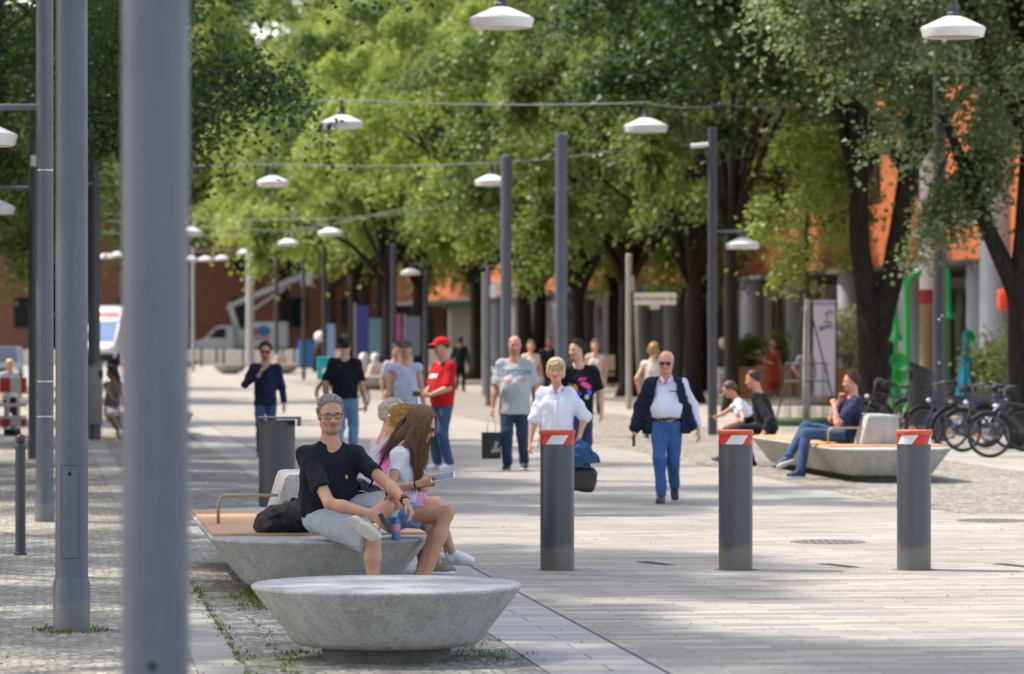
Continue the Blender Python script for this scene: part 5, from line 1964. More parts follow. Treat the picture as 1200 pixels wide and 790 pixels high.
gfb = 'far coloured banner panels'
for px, Y, w, z0, z1, c, lab in ((425, 150, 0.5, 0.5, 2.9, '#3f438f', 'far blue banner panel behind the man seen from behind'), (438, 152, 0.6, 0.9, 2.4, '#6a8d9a', 'far pale teal poster panel next to the blue banner'),
                                 (388, 160, 0.35, 0.3, 2.2, '#7f98b8', 'far pale blue poster panel beside the dark trunk'), (467, 155, 0.22, 1.5, 2.6, '#a8568c', 'far thin pink banner behind the sleeveless man'),
                                 (484, 158, 0.6, 0.9, 2.5, '#70778a', 'far grey-blue panel between trunks behind the sleeveless man')):
    rt = root('banner_panel', G(px, Y), lab, 'banner', gfb)
    link('panel', MB().box((0, 0, (z0 + z1) / 2), (w, 0.05, z1 - z0)), mat('panel ' + c, c, 0.6), rt)
    link('pole', MB().tube([(-w / 2 - 0.04, 0, 0), (-w / 2 - 0.04, 0, z1 + 0.1)], 0.035, 8), PALE, rt)

# ---------------------------------------------------------------- far end of the street
END = clad_mat('brown orange terracotta', '#b5622e', '#a3562a', 1.4, 0.4, '#6d3a1e')
E_ = root('end_building', Vector((-22, 310, 0)), 'orange-brown building closing the far end of the street', 'building')
link('wall', MB().box((6, 6, 12), (62, 12, 24)), mat('end terracotta', '#6e4230', 0.7, var=0.12, vs=0.3), E_)
for i in range(14):
    for j in range(4):
        link('window', MB().box((-22 + i * 4.4, -0.06, 3.4 + j * 4.6), (1.2 if i % 3 else 2.0, 0.2, 2.4)), GLASSD, E_)
for i in range(0):
    link('dark_bay', MB().box((-20 + i * 8.0, -0.12, 1.3), (2.4, 0.3, 2.6)), DARK, E_)
N_ = root('dark_building', Vector((-40, 240, 0)), 'dark glass building behind the white van at the left', 'building')
link('wall', MB().box((-4, 10, 12), (16, 20, 24)), mat('dark facade', '#3c3a3c', 0.5), N_)
for i in range(4):
    link('pale_band', MB().box((-4, -0.05, 4.5 + i * 4.5), (16, 0.2, 0.9)), mat('pale facade band', '#8d8980', 0.7), N_)
# left row of houses behind the trees
W_ = root('brick_building', S(-14, 0), 'reddish building behind the dark trees at the left edge', 'building', rz=A)
link('wall', MB().box((-6, 130, 6.5), (12, 180, 13)), mat('left red brick', '#6f3c26', 0.8, var=0.15, vs=0.5), W_)
for i in range(20):
    link('window', MB().box((0.03, 55 + i * 7, 2.2), (0.15, 3.6, 3.2)), GLASSD, W_)
    link('window', MB().box((0.03, 55 + i * 7, 7.2), (0.15, 2.4, 2.4)), GLASSD, W_)

# low pale wall across the far square
rt = root('low_wall', Vector((-15.5, 214, 0)), 'low pale stone wall across the far square below the boom van', 'wall')
link('stone', MB().box((0, 0, 0.42), (26, 0.6, 0.86), bev=0.02), mat('pale limestone', '#cdc8be', 0.8, var=0.06, vs=1), rt)
gbo = 'thin dark bollards along the far square'
proto = None
for i, px in enumerate((236, 254, 262, 285, 331, 345, 365)):
    if proto is None:
        proto = root('thin_bollard', G(px, 204), 'thin dark bollard in front of the far low pale wall', 'bollard', gbo)
        link('shaft', MB().lathe([(0.06, -0.02), (0.06, 1.0), (0.03, 1.05)], n=12), POSTD, proto, True)
    else:
        copy_tree(proto, G(px, 204))

# ---------------------------------------------------------------- vans
VW = mat('white van paint', '#d2d3d6', 0.25, var=0.03, coat=0.5)
VG = mat('van glass', '#20303c', 0.06, spec=0.7)
TYRE = mat('tyre rubber', '#1c1c1d', 0.85)
RIM = mat('steel rim', '#606265', 0.45, 0.5)
RL = mat('tail lamp red', '#a01818', 0.3)


def wheel(parent, c, r, w, axis='Y'):
    Mx = Matrix.Translation(Vector(c)) @ Matrix.Rotation(R(90), 4, 'X')
    t = link('wheel', MB().lathe([(r * 0.62, -w / 2), (r * 0.95, -w / 2), (r, -w * 0.3), (r, w * 0.3), (r * 0.95, w / 2), (r * 0.62, w / 2)], n=28, M=Mx), TYRE, parent, True, 40)
    link('rim', MB().lathe([(r * 0.6, -w * 0.52), (r * 0.5, -w * 0.46), (r * 0.15, -w * 0.5), (0.02, -w * 0.5)], n=20, M=Mx), RIM, t, True, 40)
    link('rim', MB().lathe([(0.02, w * 0.5), (r * 0.15, w * 0.5), (r * 0.5, w * 0.46), (r * 0.6, w * 0.52)], n=20, M=Mx), RIM, t, True, 40)


# boom van: nose to the left, seen from its side
V = root('boom_van', G(281, 292), 'white van with a raised boom lift at the far end of the street', 'van')
cab = [(-3.55, 0.35), (-3.6, 0.85), (-3.45, 1.05), (-2.55, 1.35), (-1.75, 2.2), (-1.45, 2.32), (-0.4, 2.32), (-0.35, 0.35)]
link('cab', MB().prism([(a, b) for a, b in cab], 'y', -0.98, 0.98, bev=0.06), VW, V, True, 40)
link('box_body', MB().box((2.05, 0, 1.62), (3.1, 2.05, 1.95), bev=0.05), VW, V, True, 40)
link('chassis', MB().box((0.3, 0, 0.5), (6.6, 1.7, 0.22)), DARK, V)
link('side_window', MB().prism([(-2.3, 1.38), (-1.62, 2.08), (-0.95, 2.12), (-0.95, 1.35)], 'y', -1.0, -0.985), VG, V)
link('windscreen', MB().add([(-2.56, -0.8, 1.37), (-2.56, 0.8, 1.37), (-1.80, 0.75, 2.2), (-1.80, -0.75, 2.2)], [(0, 1, 2, 3)]), VG, V)
for x in (-2.6, 2.5):
    for y in (-0.85, 0.85):
        wheel(V, (x, y, 0.36), 0.36, 0.24)
link('red_mark', MB().sphere((1.05, -1.03, 1.85), (0.42, 0.012, 0.38), 16, 8), mat('decal red', '#c5352f', 0.4), V)
link('blue_mark', MB().sphere((1.85, -1.03, 1.9), (0.55, 0.012, 0.42), 16, 8), mat('decal blue', '#3d7fb8', 0.4), V)
link('mark_line', MB().box((1.5, -1.03, 1.35), (1.7, 0.012, 0.12)), mat('decal red', '#c5352f', 0.4), V)
link('turret', MB().box((0.1, 0, 1.3), (0.9, 1.1, 1.5), bev=0.05), VW, V, True, 40)
link('lower_boom', MB().prism([(-0.3, 1.8), (0.1, 1.8), (-0.55, 3.9), (-0.95, 3.9)], 'y', -0.25, 0.25, bev=0.04), VW, V, True, 40)
link('upper_boom', MB().prism([(-1.0, 3.5), (-0.9, 3.95), (4.6, 6.35), (4.8, 5.9)], 'y', -0.28, 0.28, bev=0.04), VW, V, True, 40)
link('boom_strut', MB().tube([(0.8, 0, 3.4), (3.4, 0, 5.2)], 0.12, 8), VW, V)
link('basket', MB().box((5.0, 0, 5.9), (0.9, 1.2, 1.1), bev=0.04), VW, V, True, 40)
link('headlight', MB().sphere((-3.5, -0.75, 0.95), (0.1, 0.18, 0.12), 10, 8), SHADE, V)
V.scale = (1.02, 1, 1.0)

# delivery van facing the camera at the left
D = root('delivery_van', G(121, 205), 'white delivery van facing down the street between the grey posts', 'van', rz=R(-14))
link('box_body', MB().box((0, 2.8, 1.95), (2.1, 3.8, 2.6), bev=0.08), VW, D, True, 40)
cabp = [(0.0 - 1.15, 0.45), (-1.2, 0.95), (-0.85, 1.35), (0.15, 2.35), (1.0, 2.45), (1.0, 0.45)]
link('cab', MB().prism([(a, b) for a, b in cabp], 'x', -0.98, 0.98, bev=0.08), VW, D, True, 40)
link('fairing', MB().prism([(0.15, 2.4), (0.95, 3.2), (1.0, 2.4)], 'x', -0.95, 0.95, bev=0.05), VW, D, True, 40)
link('windscreen', MB().add([(-0.85, -0.86, 1.40), (0.85, -0.86, 1.40), (0.78, 0.10, 2.33), (-0.78, 0.10, 2.33)], [(0, 1, 2, 3)]), mat('van windscreen', '#3f6c9a', 0.08), D)
link('bumper', MB().box((0, -1.13, 0.5), (1.95, 0.25, 0.42), bev=0.05), DARK, D, True)
link('red_mark', MB().box((0.15, 0.52, 2.82), (1.1, 0.02, 0.3), M=Matrix.Translation((0.1, 0.5, 2.83)) @ Matrix.Rotation(R(-45), 4, 'X') ), mat('decal red', '#c5352f', 0.4), D)
for x in (-0.75, 0.75):
    link('headlight', MB().sphere((x, -1.15, 0.98), (0.2, 0.06, 0.12), 10, 8), LENS, D)
for x in (-0.9, 0.9):
    for y in (-0.3, 3.6):
        w0 = root_none = None
        Mx = Matrix.Translation((x, y, 0.38)) @ Matrix.Rotation(R(90), 4, 'Y')
        link('wheel', MB().lathe([(0.1, -0.11), (0.36, -0.11), (0.38, 0), (0.36, 0.11), (0.1, 0.11)], n=24, M=Mx), TYRE, D, True, 40)
# parked car at the left edge
K = root('parked_car', G(-6, 118), 'dark parked car just showing at the left edge beyond the barrier', 'car', rz=A)
link('body', MB().prism([(-2.1, 0.3), (-2.1, 0.8), (-1.3, 0.95), (-0.7, 1.42), (1.0, 1.42), (1.9, 0.95), (2.15, 0.85), (2.15, 0.3)], 'x', -0.85, 0.85, bev=0.08), mat('car grey paint', '#55585e', 0.3, coat=0.5), K, True, 40)
link('windscreen', MB().add([(-0.7, -1.27, 0.99), (0.7, -1.27, 0.99), (0.62, -0.75, 1.4), (-0.62, -0.75, 1.4)], [(0, 1, 2, 3)]), VG, K)
for x in (-0.6, 0.6):
    link('headlight', MB().sphere((x, -2.1, 0.68), (0.18, 0.06, 0.09), 10, 8), SHADE, K)
for x in (-0.76, 0.76):
    for y in (-1.35, 1.35):
        Mx = Matrix.Translation((x, y, 0.31)) @ Matrix.Rotation(R(90), 4, 'Y')
        link('wheel', MB().lathe([(0.1, -0.1), (0.3, -0.1), (0.31, 0), (0.3, 0.1), (0.1, 0.1)], n=20, M=Mx), TYRE, K, True, 40)
# slat seats far off
rt = root('slat_seat', G(704, 128), 'pale slatted seat before the dark building behind the man in black tee', 'bench')
link('backrest', MB().box((0, 0.2, 0.85), (0.95, 0.04, 0.5)).box((0, 0.18, 0.62), (0.95, 0.03, 0.06)), mat('pale slats', '#c9b8a4', 0.7), rt)
link('seat', MB().box((0, 0, 0.45), (0.95, 0.42, 0.05)), mat('pale slats', '#c9b8a4', 0.7), rt)
for x in (-0.4, 0.4):
    link('leg', MB().box((x, 0, 0.22), (0.04, 0.4, 0.44)), DARK, rt)
# far globe lamp, blue crates
rt = root('globe_lamp', G(375, 178), 'small round white globe lamp on a dark stand, left of the man seen from behind', 'lamp')
link('stand', MB().lathe([(0.35, 0), (0.32, 1.2), (0.2, 1.35)], n=16), DARK, rt, True)
link('globe', MB().sphere((0, 0, 1.62), 0.27, 16, 12), mat('white globe', '#e9e6dd', 0.3), rt, True)
rt = root('recycling_container', G(362, 185), 'blue container beside the globe lamp', 'container')
link('body', MB().box((0, 0, 0.75), (1.0, 0.9, 1.3), bev=0.08), mat('blue plastic', '#2f6fb0', 0.5), rt, True)
link('lid', MB().box((0, 0, 1.44), (1.06, 0.96, 0.08), bev=0.02), mat('blue plastic', '#2f6fb0', 0.5), rt, True)
for px, lab in ((426, 'left'), (440, 'right')):
    rt = root('white_bollard', G(px, 140), 'white stone bollard under the blue banner, %s one of the pair' % lab, 'bollard', 'white bollards under the blue banner')
    link('body', MB().lathe([(0.17, -0.02), (0.17, 0.5), (0.12, 0.55), (0.17, 0.62), (0.17, 1.0), (0.08, 1.1)], n=16), SHADE, rt, True)

# ---------------------------------------------------------------- bicycles
def tube_ring(c, r, t, n=36, m=8):
    mb = MB()
    pts = [Vector((c[0] + r * math.cos(2 * math.pi * i / n), c[1], c[2] + r * math.sin(2 * math.pi * i / n))) for i in range(n)]
    vs, fs = [], []
    for i, p in enumerate(pts):
        rad = (p - Vector(c)).normalized()
        for j in range(m):
            a = 2 * math.pi * j / m
            vs.append(p + rad * t * math.cos(a) + Vector((0, t * math.sin(a), 0)))
    for i in range(n):
        for j in range(m):
            fs.append((i * m + j, i * m + (j + 1) % m, ((i + 1) % n) * m + (j + 1) % m, ((i + 1) % n) * m + j))
    return mb.add(vs, fs)


SPOKE = mat('spoke steel', '#5d6062', 0.35, 0.7)
SADDLE = mat('saddle black', '#18181a', 0.6)


def bicycle(loc, rz, c, label, group='parked bicycles', basket=False, lean=6):
    rt = root('bicycle', loc, label, 'bicycle', group, R(rz))
    rt.rotation_euler = (R(lean), 0, R(rz))
    fm = mat('bike paint ' + c, c, 0.3, coat=0.4)
    r = 0.335
    hubs = {'f': Vector((0.56, 0, r)), 'b': Vector((-0.50, 0, r))}
    bb, seat, head, hd2 = Vector((-0.06, 0, 0.29)), Vector((-0.20, 0, 0.80)), Vector((0.36, 0, 0.86)), Vector((0.39, 0, 0.74))
    mb = MB()
    mb.tube([bb, seat], 0.017, 10).tube([bb, hd2], 0.020, 10).tube([seat + Vector((0.02, 0, -0.06)), head], 0.017, 10)
    for s in (-0.05, 0.05):
        o = Vector((0, s, 0))
        mb.tube([bb + o * 0.6, hubs['b'] + o], 0.010, 8).tube([seat + o * 0.4 - Vector((0, 0, .05)), hubs['b'] + o], 0.009, 8)
    mb.tube([head + Vector((-0.01, 0, 0.05)), hd2], 0.022, 10)
    link('frame', mb, fm, rt, True, 50)
    fk = MB()
    for s in (-0.05, 0.05):
        fk.tube([hd2, hd2 + Vector((0.03, s, -0.08)), hubs['f'] + Vector((-0.02, s, 0.1)), hubs['f'] + Vector((0, s, 0))], 0.011, 8)
    link('fork', fk, fm, rt, True)
    for k, h_ in hubs.items():
        w = link('wheel', tube_ring(h_, r - 0.018, 0.019), TYRE, rt, True)
        link('rim', tube_ring(h_, r - 0.045, 0.011), RIM, w, True)
        sp = MB()
        for i in range(18):
            a = i * math.pi / 9
            s = 0.025 if i % 2 else -0.025
            sp.tube([h_ + Vector((0.02 * math.cos(a), s, 0.02 * math.sin(a))), h_ + Vector((math.cos(a) * (r - 0.05), 0, math.sin(a) * (r - 0.05)))], 0.0016, 4)
        sp.tube([h_ - Vector((0, 0.06, 0)), h_ + Vector((0, 0.06, 0))], 0.022, 10)
        link('spokes', sp, SPOKE, w)
        gd = MB()
        arc = [h_ + Vector((math.cos(R(a)), 0, math.sin(R(a)))) * (r + 0.022) for a in (range(40, 175, 9) if k == 'f' else range(10, 190, 9))]
        gd.tube(arc, 0.021, 6)
        link('mudguard', gd, SADDLE, rt, True)
    link('saddle', MB().tube([(-0.36, 0, 0.955), (-0.30, 0, 0.965), (-0.2, 0, 0.955), (-0.1, 0, 0.95)], [0.05, 0.075, 0.045, 0.02], 10), SADDLE, rt, True)
    link('seat_post', MB().tube([seat, Vector((-0.235, 0, 0.94))], 0.013, 8), RIM, rt, True)
    hb = MB().tube([head + Vector((-0.01, 0, 0.03)), head + Vector((-0.03, 0, 0.17))], 0.014, 8)
    hb.tube([(0.22, -0.29, 1.05), (0.30, -0.20, 1.06), (0.35, 0, 1.03), (0.30, 0.20, 1.06), (0.22, 0.29, 1.05)], 0.012, 8)
    link('handlebar', hb, RIM, rt, True)
    for s in (-1, 1):
        link('grip', MB().tube([(0.26, s * 0.245, 1.052), (0.16, s * 0.33, 1.045)], 0.017, 8), SADDLE, rt, True)
    cr = MB().lathe([(0.09, -0.006), (0.09, 0.006)], n=20, M=Matrix.Translation(bb - Vector((0, 0.05, 0))) @ Matrix.Rotation(R(90), 4, 'X'))
    cr.tube([bb - Vector((0, .07, 0)), bb + Vector((0.12, -0.07, -0.12))], 0.011, 6).tube([bb + Vector((0, .07, 0)), bb + Vector((-0.12, 0.07, 0.12))], 0.011, 6)
    link('crank', cr, RIM, rt)
    for s, q in ((-1, (0.12, -0.12)), (1, (-0.12, 0.12))):
        link('pedal', MB().box(bb + Vector((q[0], s * 0.12, q[1])), (0.09, 0.09, 0.025)), SADDLE, rt)
    link('headlamp', MB().sphere((0.47, 0, 0.78), (0.04, 0.035, 0.035), 10, 8), SHADE, rt, True)
    rk = MB()
    for s in (-0.06, 0.06):
        rk.tube([(-0.24, s, 0.73), (-0.72, s, 0.73)], 0.007, 6).tube([(-0.62, s, 0.73), hubs['b'] + Vector((0, s, 0))], 0.006, 6)
    for x in (-0.35, -0.5, -0.65):
        rk.tube([(x, -0.06, 0.73), (x, 0.06, 0.73)], 0.006, 6)
    link('rear_rack', rk, SADDLE, rt)
    link('reflector', MB().lathe([(0.035, 0), (0.035, 0.008)], n=12, M=Matrix.Translation((0.56 + 0.2, -0.012, r)) @ Matrix.Rotation(R(90), 4, 'X')), mat('amber reflector', '#e08020', 0.3), rt)
    if basket:
        bk = MB()
        for z in (0.86, 0.95, 1.04):
            bk.tube([(0.48, -0.16, z), (0.76, -0.18, z), (0.76, 0.18, z), (0.48, 0.16, z), (0.48, -0.16, z)], 0.006, 5)
        for x, y in ((0.48, -.16), (.62, -.17), (.76, -.18), (.76, 0), (.76, .18), (.62, .17), (.48, .16), (.48, 0)):
            bk.tube([(x, y, 0.84), (x, y, 1.05)], 0.005, 5)
        link('basket', bk, SADDLE, rt)
    return rt


for px, Y, rz, c, lab, bk in ((1048, 66, 172, '#26262a', 'black bicycle behind the right bench, left of the slanted bin', False), (1056, 68, 8, '#3a3a3e', 'dark bicycle behind the slanted bin, showing its pale mudguard', False),
                              (1122, 62.5, 196, '#1f2f6e', 'blue bicycle right of the tall dark post', True), (1146, 62, 20, '#27407a', 'second blue bicycle with saddle up, between the post and the black bicycle', False),
                              (1166, 60.5, 200, '#2b2d2e', 'black bicycle with large wheels in the bike row', True), (1204, 57.5, 176, '#23282a', 'dark bicycle nearest the camera in the row, cut by the right edge', False)):
    bicycle(G(px, Y), rz, c, lab, basket=bk)
bicycle(G(1100, 69), 185, '#303236', 'dark bicycle mostly hidden behind the tall dark post')
bicycle(G(1184, 63.5), 14, '#1e2023', 'black bicycle behind the nearest ones, in front of the forked trunk')
bicycle(G(402, 92), -40, '#222226', 'dark bicycle behind the man seen from behind', None)
rt = root('delivery_box', G(382, 92.4) + Vector((0, 0, 0.738)), 'teal delivery box on the bicycle, left of the man seen from behind', 'box')
link('body', MB().box((0, 0, 0.25), (0.42, 0.4, 0.48), bev=0.03), mat('teal box fabric', '#1fa0a8', 0.7), rt, True)
link('lid', MB().box((0, 0, 0.51), (0.44, 0.42, 0.05), bev=0.015), mat('teal box fabric', '#1fa0a8', 0.7), rt, True)
link('pale_mark', MB().box((0.02, -0.203, 0.2), (0.2, 0.006, 0.14)), SHADE, rt)
# ---------------------------------------------------------------- the cast
JEANS = denim('blue jeans', '#3a5170')
JEANSB = denim('bright blue jeans', '#37598c')
JEANSD = denim('dark jeans', '#2c3a55')
JEANSL = denim('light jeans', '#6d8fb5')
BLACKC, NAVY = cloth('black cotton', '#17181c'), cloth('navy cotton', '#1e2740')
FRAMEB = mat('glasses black', '#161416', 0.25)
SUN = mat('sunglass lens', '#1e1512', 0.08)
LEATH = mat('black leather', '#141416', 0.45, bump=0.2, bs=120)


def rel(base):
    b = Vector(base)
    return lambda px, py, Y: P(px, py, Y) - b


# 1 man in black tee on the long bench
b = Vector(((392 - 600) * 26.85 / F, 26.75, 0))
w = rel(b)
m1 = person('man in black t-shirt and light grey shorts with glasses, one leg crossed', b, 1.75, 52, pel=w(382, 606, 26.95), lean=5, side=-1, twist=-26,
            head=(-40, 2, 2), skin='tan', h=0.0062, bw=1.3, belly=0.025, drop=0.016, hsc=1.05,
            elR=w(386, 590, 26.52), wrR=w(436, 602, 26.38), hdR=Vector((0.72, -0.2, -0.55)), pnR=Vector((-0.2, 0.9, -0.45)),
            elL=w(452, 565, 26.78), wrL=w(476, 588, 26.55), hdL=Vector((0.42, -0.2, -0.85)), pnL=Vector((-0.75, 0.1, -0.4)), curl=(0.55, 0.7),
            knR=w(436, 634, 26.52), anR=w(438, 694, 26.48), ftR=Vector((0.5, -0.8, 0)),
            knL=w(462, 588, 26.78), anL=w(424, 611, 26.44), ftL=Vector((0.8, -0.25, -0.5)),
            top=dict(mat=cloth('black charcoal tee', '#1c1e25'), sleeve=0.36, hem=0.0, fit=0.02, amp=0.011, slw=0.016, neck=0.062, name='tshirt'),
            bottom=dict(mat=cloth('light grey cotton shorts', '#a9afb3'), length=0.49, fit=0.022, amp=0.009, flare=0.012, name='shorts', high=0, over=1),
            shoes='#d9d6cf', sole='#c8c2b2', hair=('short', hair_mat('grey hair', '#8f8a84', 0.5), 0.012), beard=0.45, brow='#4b423a', seed=2, lips='#a0614f')
glasses(m1, FRAMEB)
GREYH = hair_mat('grey hair', '#8f8a84', 0.5)
tufts(m1, hair_mat('light grey hair', '#aaa59c', 0.4), 420, 0.024, 0.0024, lambda p: p[2] > 0.085 and (p[0] - 0.058) * 0.78 - (p[2] - 0.078) * 0.62 < 0, 15, lambda p: (0.35, 0.3, 1.0), lift=0.75, infl=0.008)
tufts(m1, GREYH, 900, 0.020, 0.0026, lambda p: (p[0] - 0.050) * 0.78 - (p[2] - 0.078) * 0.62 < 0, 5, lambda p: (0.5, 0.25, 1.0) if p[2] > 0.06 else (-0.6, 0, -0.8), lift=0.38, infl=0.010)
J = m1
wd = (J['wrL'] - J['elL']).normalized()
wm = MB().tube([J['wrL'] - wd * 0.035, J['wrL'] - wd * 0.012], 0.0335, 18)
wt = link('wrist_watch', wm, LEATH, J['root'], True, 40)
nn = (Vector((0.3, -1, 0.35)) - wd * Vector((0.3, -1, 0.35)).dot(wd)).normalized()
link('watch_case', MB().tube([J['wrL'] - wd * 0.024 + nn * 0.026, J['wrL'] - wd * 0.024 + nn * 0.041], 0.021, 18), mat('watch black', '#0f0f11', 0.3), wt, True, 40)
vs, fs = blob_design([(0.012 * math.cos(i * 0.63), 0.015 * math.sin(i * 0.63)) for i in range(10)])
project('chest_badge', vs, fs, m1, (0.30, 0.085), mat('yellow badge', '#c9b23a', 0.6))
# his phone, and the small bottle next to him
hp_ = b + J['hdR']
rt = root('phone', hp_ + Vector((0.02, -0.035, 0.0)), 'black phone held in the right hand of the man in black tee', 'phone')
link('body', MB().box((0, 0, 0.02), (0.035, 0.012, 0.13), bev=0.004, M=Matrix.Rotation(R(-32), 4, 'Y') @ Matrix.Rotation(R(20), 4, 'Z')), mat('phone black', '#141417', 0.25), rt)
rt = root('water_bottle', G(464, 26.98) + Vector((0, 0, 0.436)), 'small clear-blue bottle with pink label standing on the bench between the two', 'bottle')
link('bottle', MB().lathe([(0.028, 0), (0.031, 0.006), (0.031, 0.13), (0.014, 0.165), (0.013, 0.18)], n=20), mat('bottle blue', '#5b83b8', 0.15), rt, True, 40)
link('label', MB().lathe([(0.0318, 0.05), (0.0318, 0.11)], n=20), mat('pink label', '#d99ab0', 0.5), rt, True)
link('cap', MB().lathe([(0.0155, 0.178), (0.0155, 0.198)], n=14), mat('blue cap', '#3f64b0', 0.4), rt, True, 40)

# black backpack on the bench at his back
base = G(335, 27.6) + Vector((0, 0, 0.452))
rt = root('backpack', base, 'slumped black backpack lying on the bench seat behind the man in black tee', 'backpack')
soft('bag_body', [(el((0.0, 0, 0.10), (0.20, 0.15, 0.115)), 0), (el((0.10, 0, 0.12), (0.13, 0.13, 0.12)), 0.05), (el((-0.12, 0, 0.055), (0.12, 0.13, 0.07)), 0.05)], 0.009, mat('black nylon', '#131418', 0.6, bump=0.5, bs=60), rt,
     final=[(Vector((0, 0, 0.002)), Vector((0, 0, -1)))], wr=(0.018, 11, 4, (1, 1, 1)))
link('strap', MB().tube([(-0.12, -0.13, 0.11), (-0.03, -0.15, 0.15), (0.06, -0.15, 0.1), (0.1, -0.16, 0.03)], 0.014, 8), mat('black strap', '#1d1e22', 0.8), rt, True)
link('handle', MB().tube([(0.02, -0.02, 0.20), (0.05, -0.02, 0.245), (0.1, -0.02, 0.235)], 0.011, 8), mat('black strap', '#1d1e22', 0.8), rt, True)

# 2 woman with long brown hair
b = Vector(((468 - 600) * 27.25 / F, 27.2, 0))
w = rel(b)
long_locks = [((-0.06, -0.05, 0.05), (-0.10, -0.07, -0.12), 0.05, 0.042), ((-0.10, -0.07, -0.12), (-0.16, -0.07, -0.28), 0.042, 0.02), ((-0.08, 0.03, 0.02), (-0.16, 0.0, -0.25), 0.06, 0.03),
              ((0.0, -0.085, 0.02), (0.03, -0.10, -0.15), 0.035, 0.032), ((0.03, -0.10, -0.15), (0.11, -0.10, -0.30), 0.028, 0.022), ((0.11, -0.10, -0.30), (0.21, -0.09, -0.46), 0.022, 0.008),
              ((0.0, 0.085, 0.02), (0.04, 0.095, -0.15), 0.035, 0.03), ((0.04, 0.095, -0.15), (0.09, 0.09, -0.3), 0.03, 0.02), ((-0.03, -0.09, 0.0), (-0.03, -0.115, -0.2), 0.035, 0.025)]
m2 = person('young woman with long brown hair, white tee and denim shorts, reading a leaflet', b, 1.64, 68, pel=w(462, 603, 27.28), lean=14, head=(8, 24, 0), female=True, skin='tan', h=0.0065,
            elR=w(457, 574, 26.98), wrR=w(491, 567, 26.9), hdR=Vector((0.9, -0.1, 0.16)), pnR=Vector((0.1, 0.75, 0.5)),
            elL=w(478, 576, 27.45), wrL=w(497, 568, 27.2), hdL=Vector((0.85, -0.3, 0.2)), pnL=Vector((0.1, -0.75, 0.5)), curl=(0.55, 0.6),
            knR=w(524, 601, 26.98), anR=w(496, 686, 26.95), ftR=Vector((0.7, -0.7, 0)), knL=w(519, 606, 27.22), anL=w(487, 682, 27.18), ftL=Vector((0.8, -0.5, 0)),
            top=dict(mat=cloth('white tee', '#d6d5dc'), sleeve=0.24, hem=-0.01, fit=0.014, amp=0.007, slw=0.008, neck=0.06, name='tshirt'),
            bottom=dict(mat=denim('light denim shorts', '#7f9fc6'), length=0.23, fit=0.014, amp=0.006, flare=0.01, name='shorts', over=1),
            shoes='#d5b9bd', hair=('long', hair_mat('long brown hair', '#5a3c28', 0.5), 0.022, long_locks), brow='#3b2a20', seed=6)
glasses(m2, mat('tortoise frame', '#5a2a18', 0.25), SUN)
long_strands(m2, hair_mat('brown hair strands', '#744f34', 0.6), 900, 3, dict(R=(0.17, -0.10, -0.42), B=(-0.17, -0.07, -0.34), L=(0.1, 0.1, -0.34)))
J = m2
bw_ = (J['wrR'] - J['elR']).normalized()
link('bracelet', MB().tube([J['wrR'] - bw_ * 0.03, J['wrR'] - bw_ * 0.018], 0.027, 16), LEATH, J['root'], True, 40)
rt = root('leaflet', P(519, 559, 26.9), 'white folded leaflet held by the woman with long brown hair', 'leaflet')
link('paper', MB().box((0, 0, 0), (0.17, 0.21, 0.006), M=Matrix.Rotation(R(-10), 4, 'Y') @ Matrix.Rotation(R(9), 4, 'X')), mat('white paper', '#dcdad6', 0.6, var=0.02), rt)
link('dark_cover', MB().box((0.01, 0, -0.012), (0.15, 0.2, 0.012), M=Matrix.Rotation(R(-10), 4, 'Y') @ Matrix.Rotation(R(9), 4, 'X')), mat('phone black', '#141417', 0.25), rt)
# her shoulder bag
rt = root('shoulder_bag', P(424, 598, 27.12), 'navy-black shoulder bag between the man in black tee and the long-haired woman', 'handbag')
soft('bag_body', [(el((0, 0, 0.09), (0.16, 0.07, 0.115)), 0), (el((-0.04, 0, 0.15), (0.1, 0.06, 0.085)), 0.04), (el((0.09, 0, 0.04), (0.1, 0.07, 0.07)), 0.05)], 0.008, mat('black bag nylon', '#171a24', 0.35, bump=0.4, bs=50), rt, wr=(0.016, 14, 8, (1, 1, 1)))
link('strap', MB().tube([(0.06, -0.02, 0.17), (0.11, -0.05, 0.28), (0.17, -0.08, 0.4)], 0.008, 8), mat('black strap', '#1d1e22', 0.8), rt, True)
link('zip', MB().tube([(-0.12, -0.066, 0.12), (0.0, -0.085, 0.14), (0.1, -0.075, 0.11)], 0.004, 6), STEEL, rt, True)

# 3 woman with a blond bun
b = Vector(((450 - 600) * 28.9 / F, 28.8, 0))
w = rel(b)
m3 = person('woman with blond bun in a pink top, seated with her back turned', b, 1.62, 108, pel=w(450, 596, 28.95), lean=10, head=(6, 14, 0), female=True, skin='fair', h=0.008,
            wrR=(0.28, -0.1, 0.66), wrL=(0.28, 0.1, 0.66), knR=w(509, 590, 28.75), anR=w(531, 650, 29.05), ftR=Vector((0.95, -0.3, 0)), knL=w(512, 590, 29.0), anL=w(526, 650, 29.35), ftL=Vector((0.95, -0.2, 0)),
            top=dict(mat=cloth('pink top', '#c0609c'), sleeve=0.12, hem=-0.02, fit=0.013, amp=0.006, neck=0.07, name='top'),
            bottom=dict(mat=cloth('pink skirt', '#d888b8'), length=0.42, fit=0.02, amp=0.007, flare=0.012, name='shorts'),
            shoes='#dedede', sole='#b9b4aa', hair=('bun', hair_mat('blond hair', '#b8904f', 0.45), 0.018), face=False, seed=11)
J = m3
tufts(m3, hair_mat('blond hair', '#b8904f', 0.45), 900, 0.06, 0.0024, lambda p: p[0] < 0.05, 8, lambda p: (-0.115 - p[0], -p[1], 0.0 - p[2]), lift=0.03, infl=0.017, low=-0.05, mess=0.008)
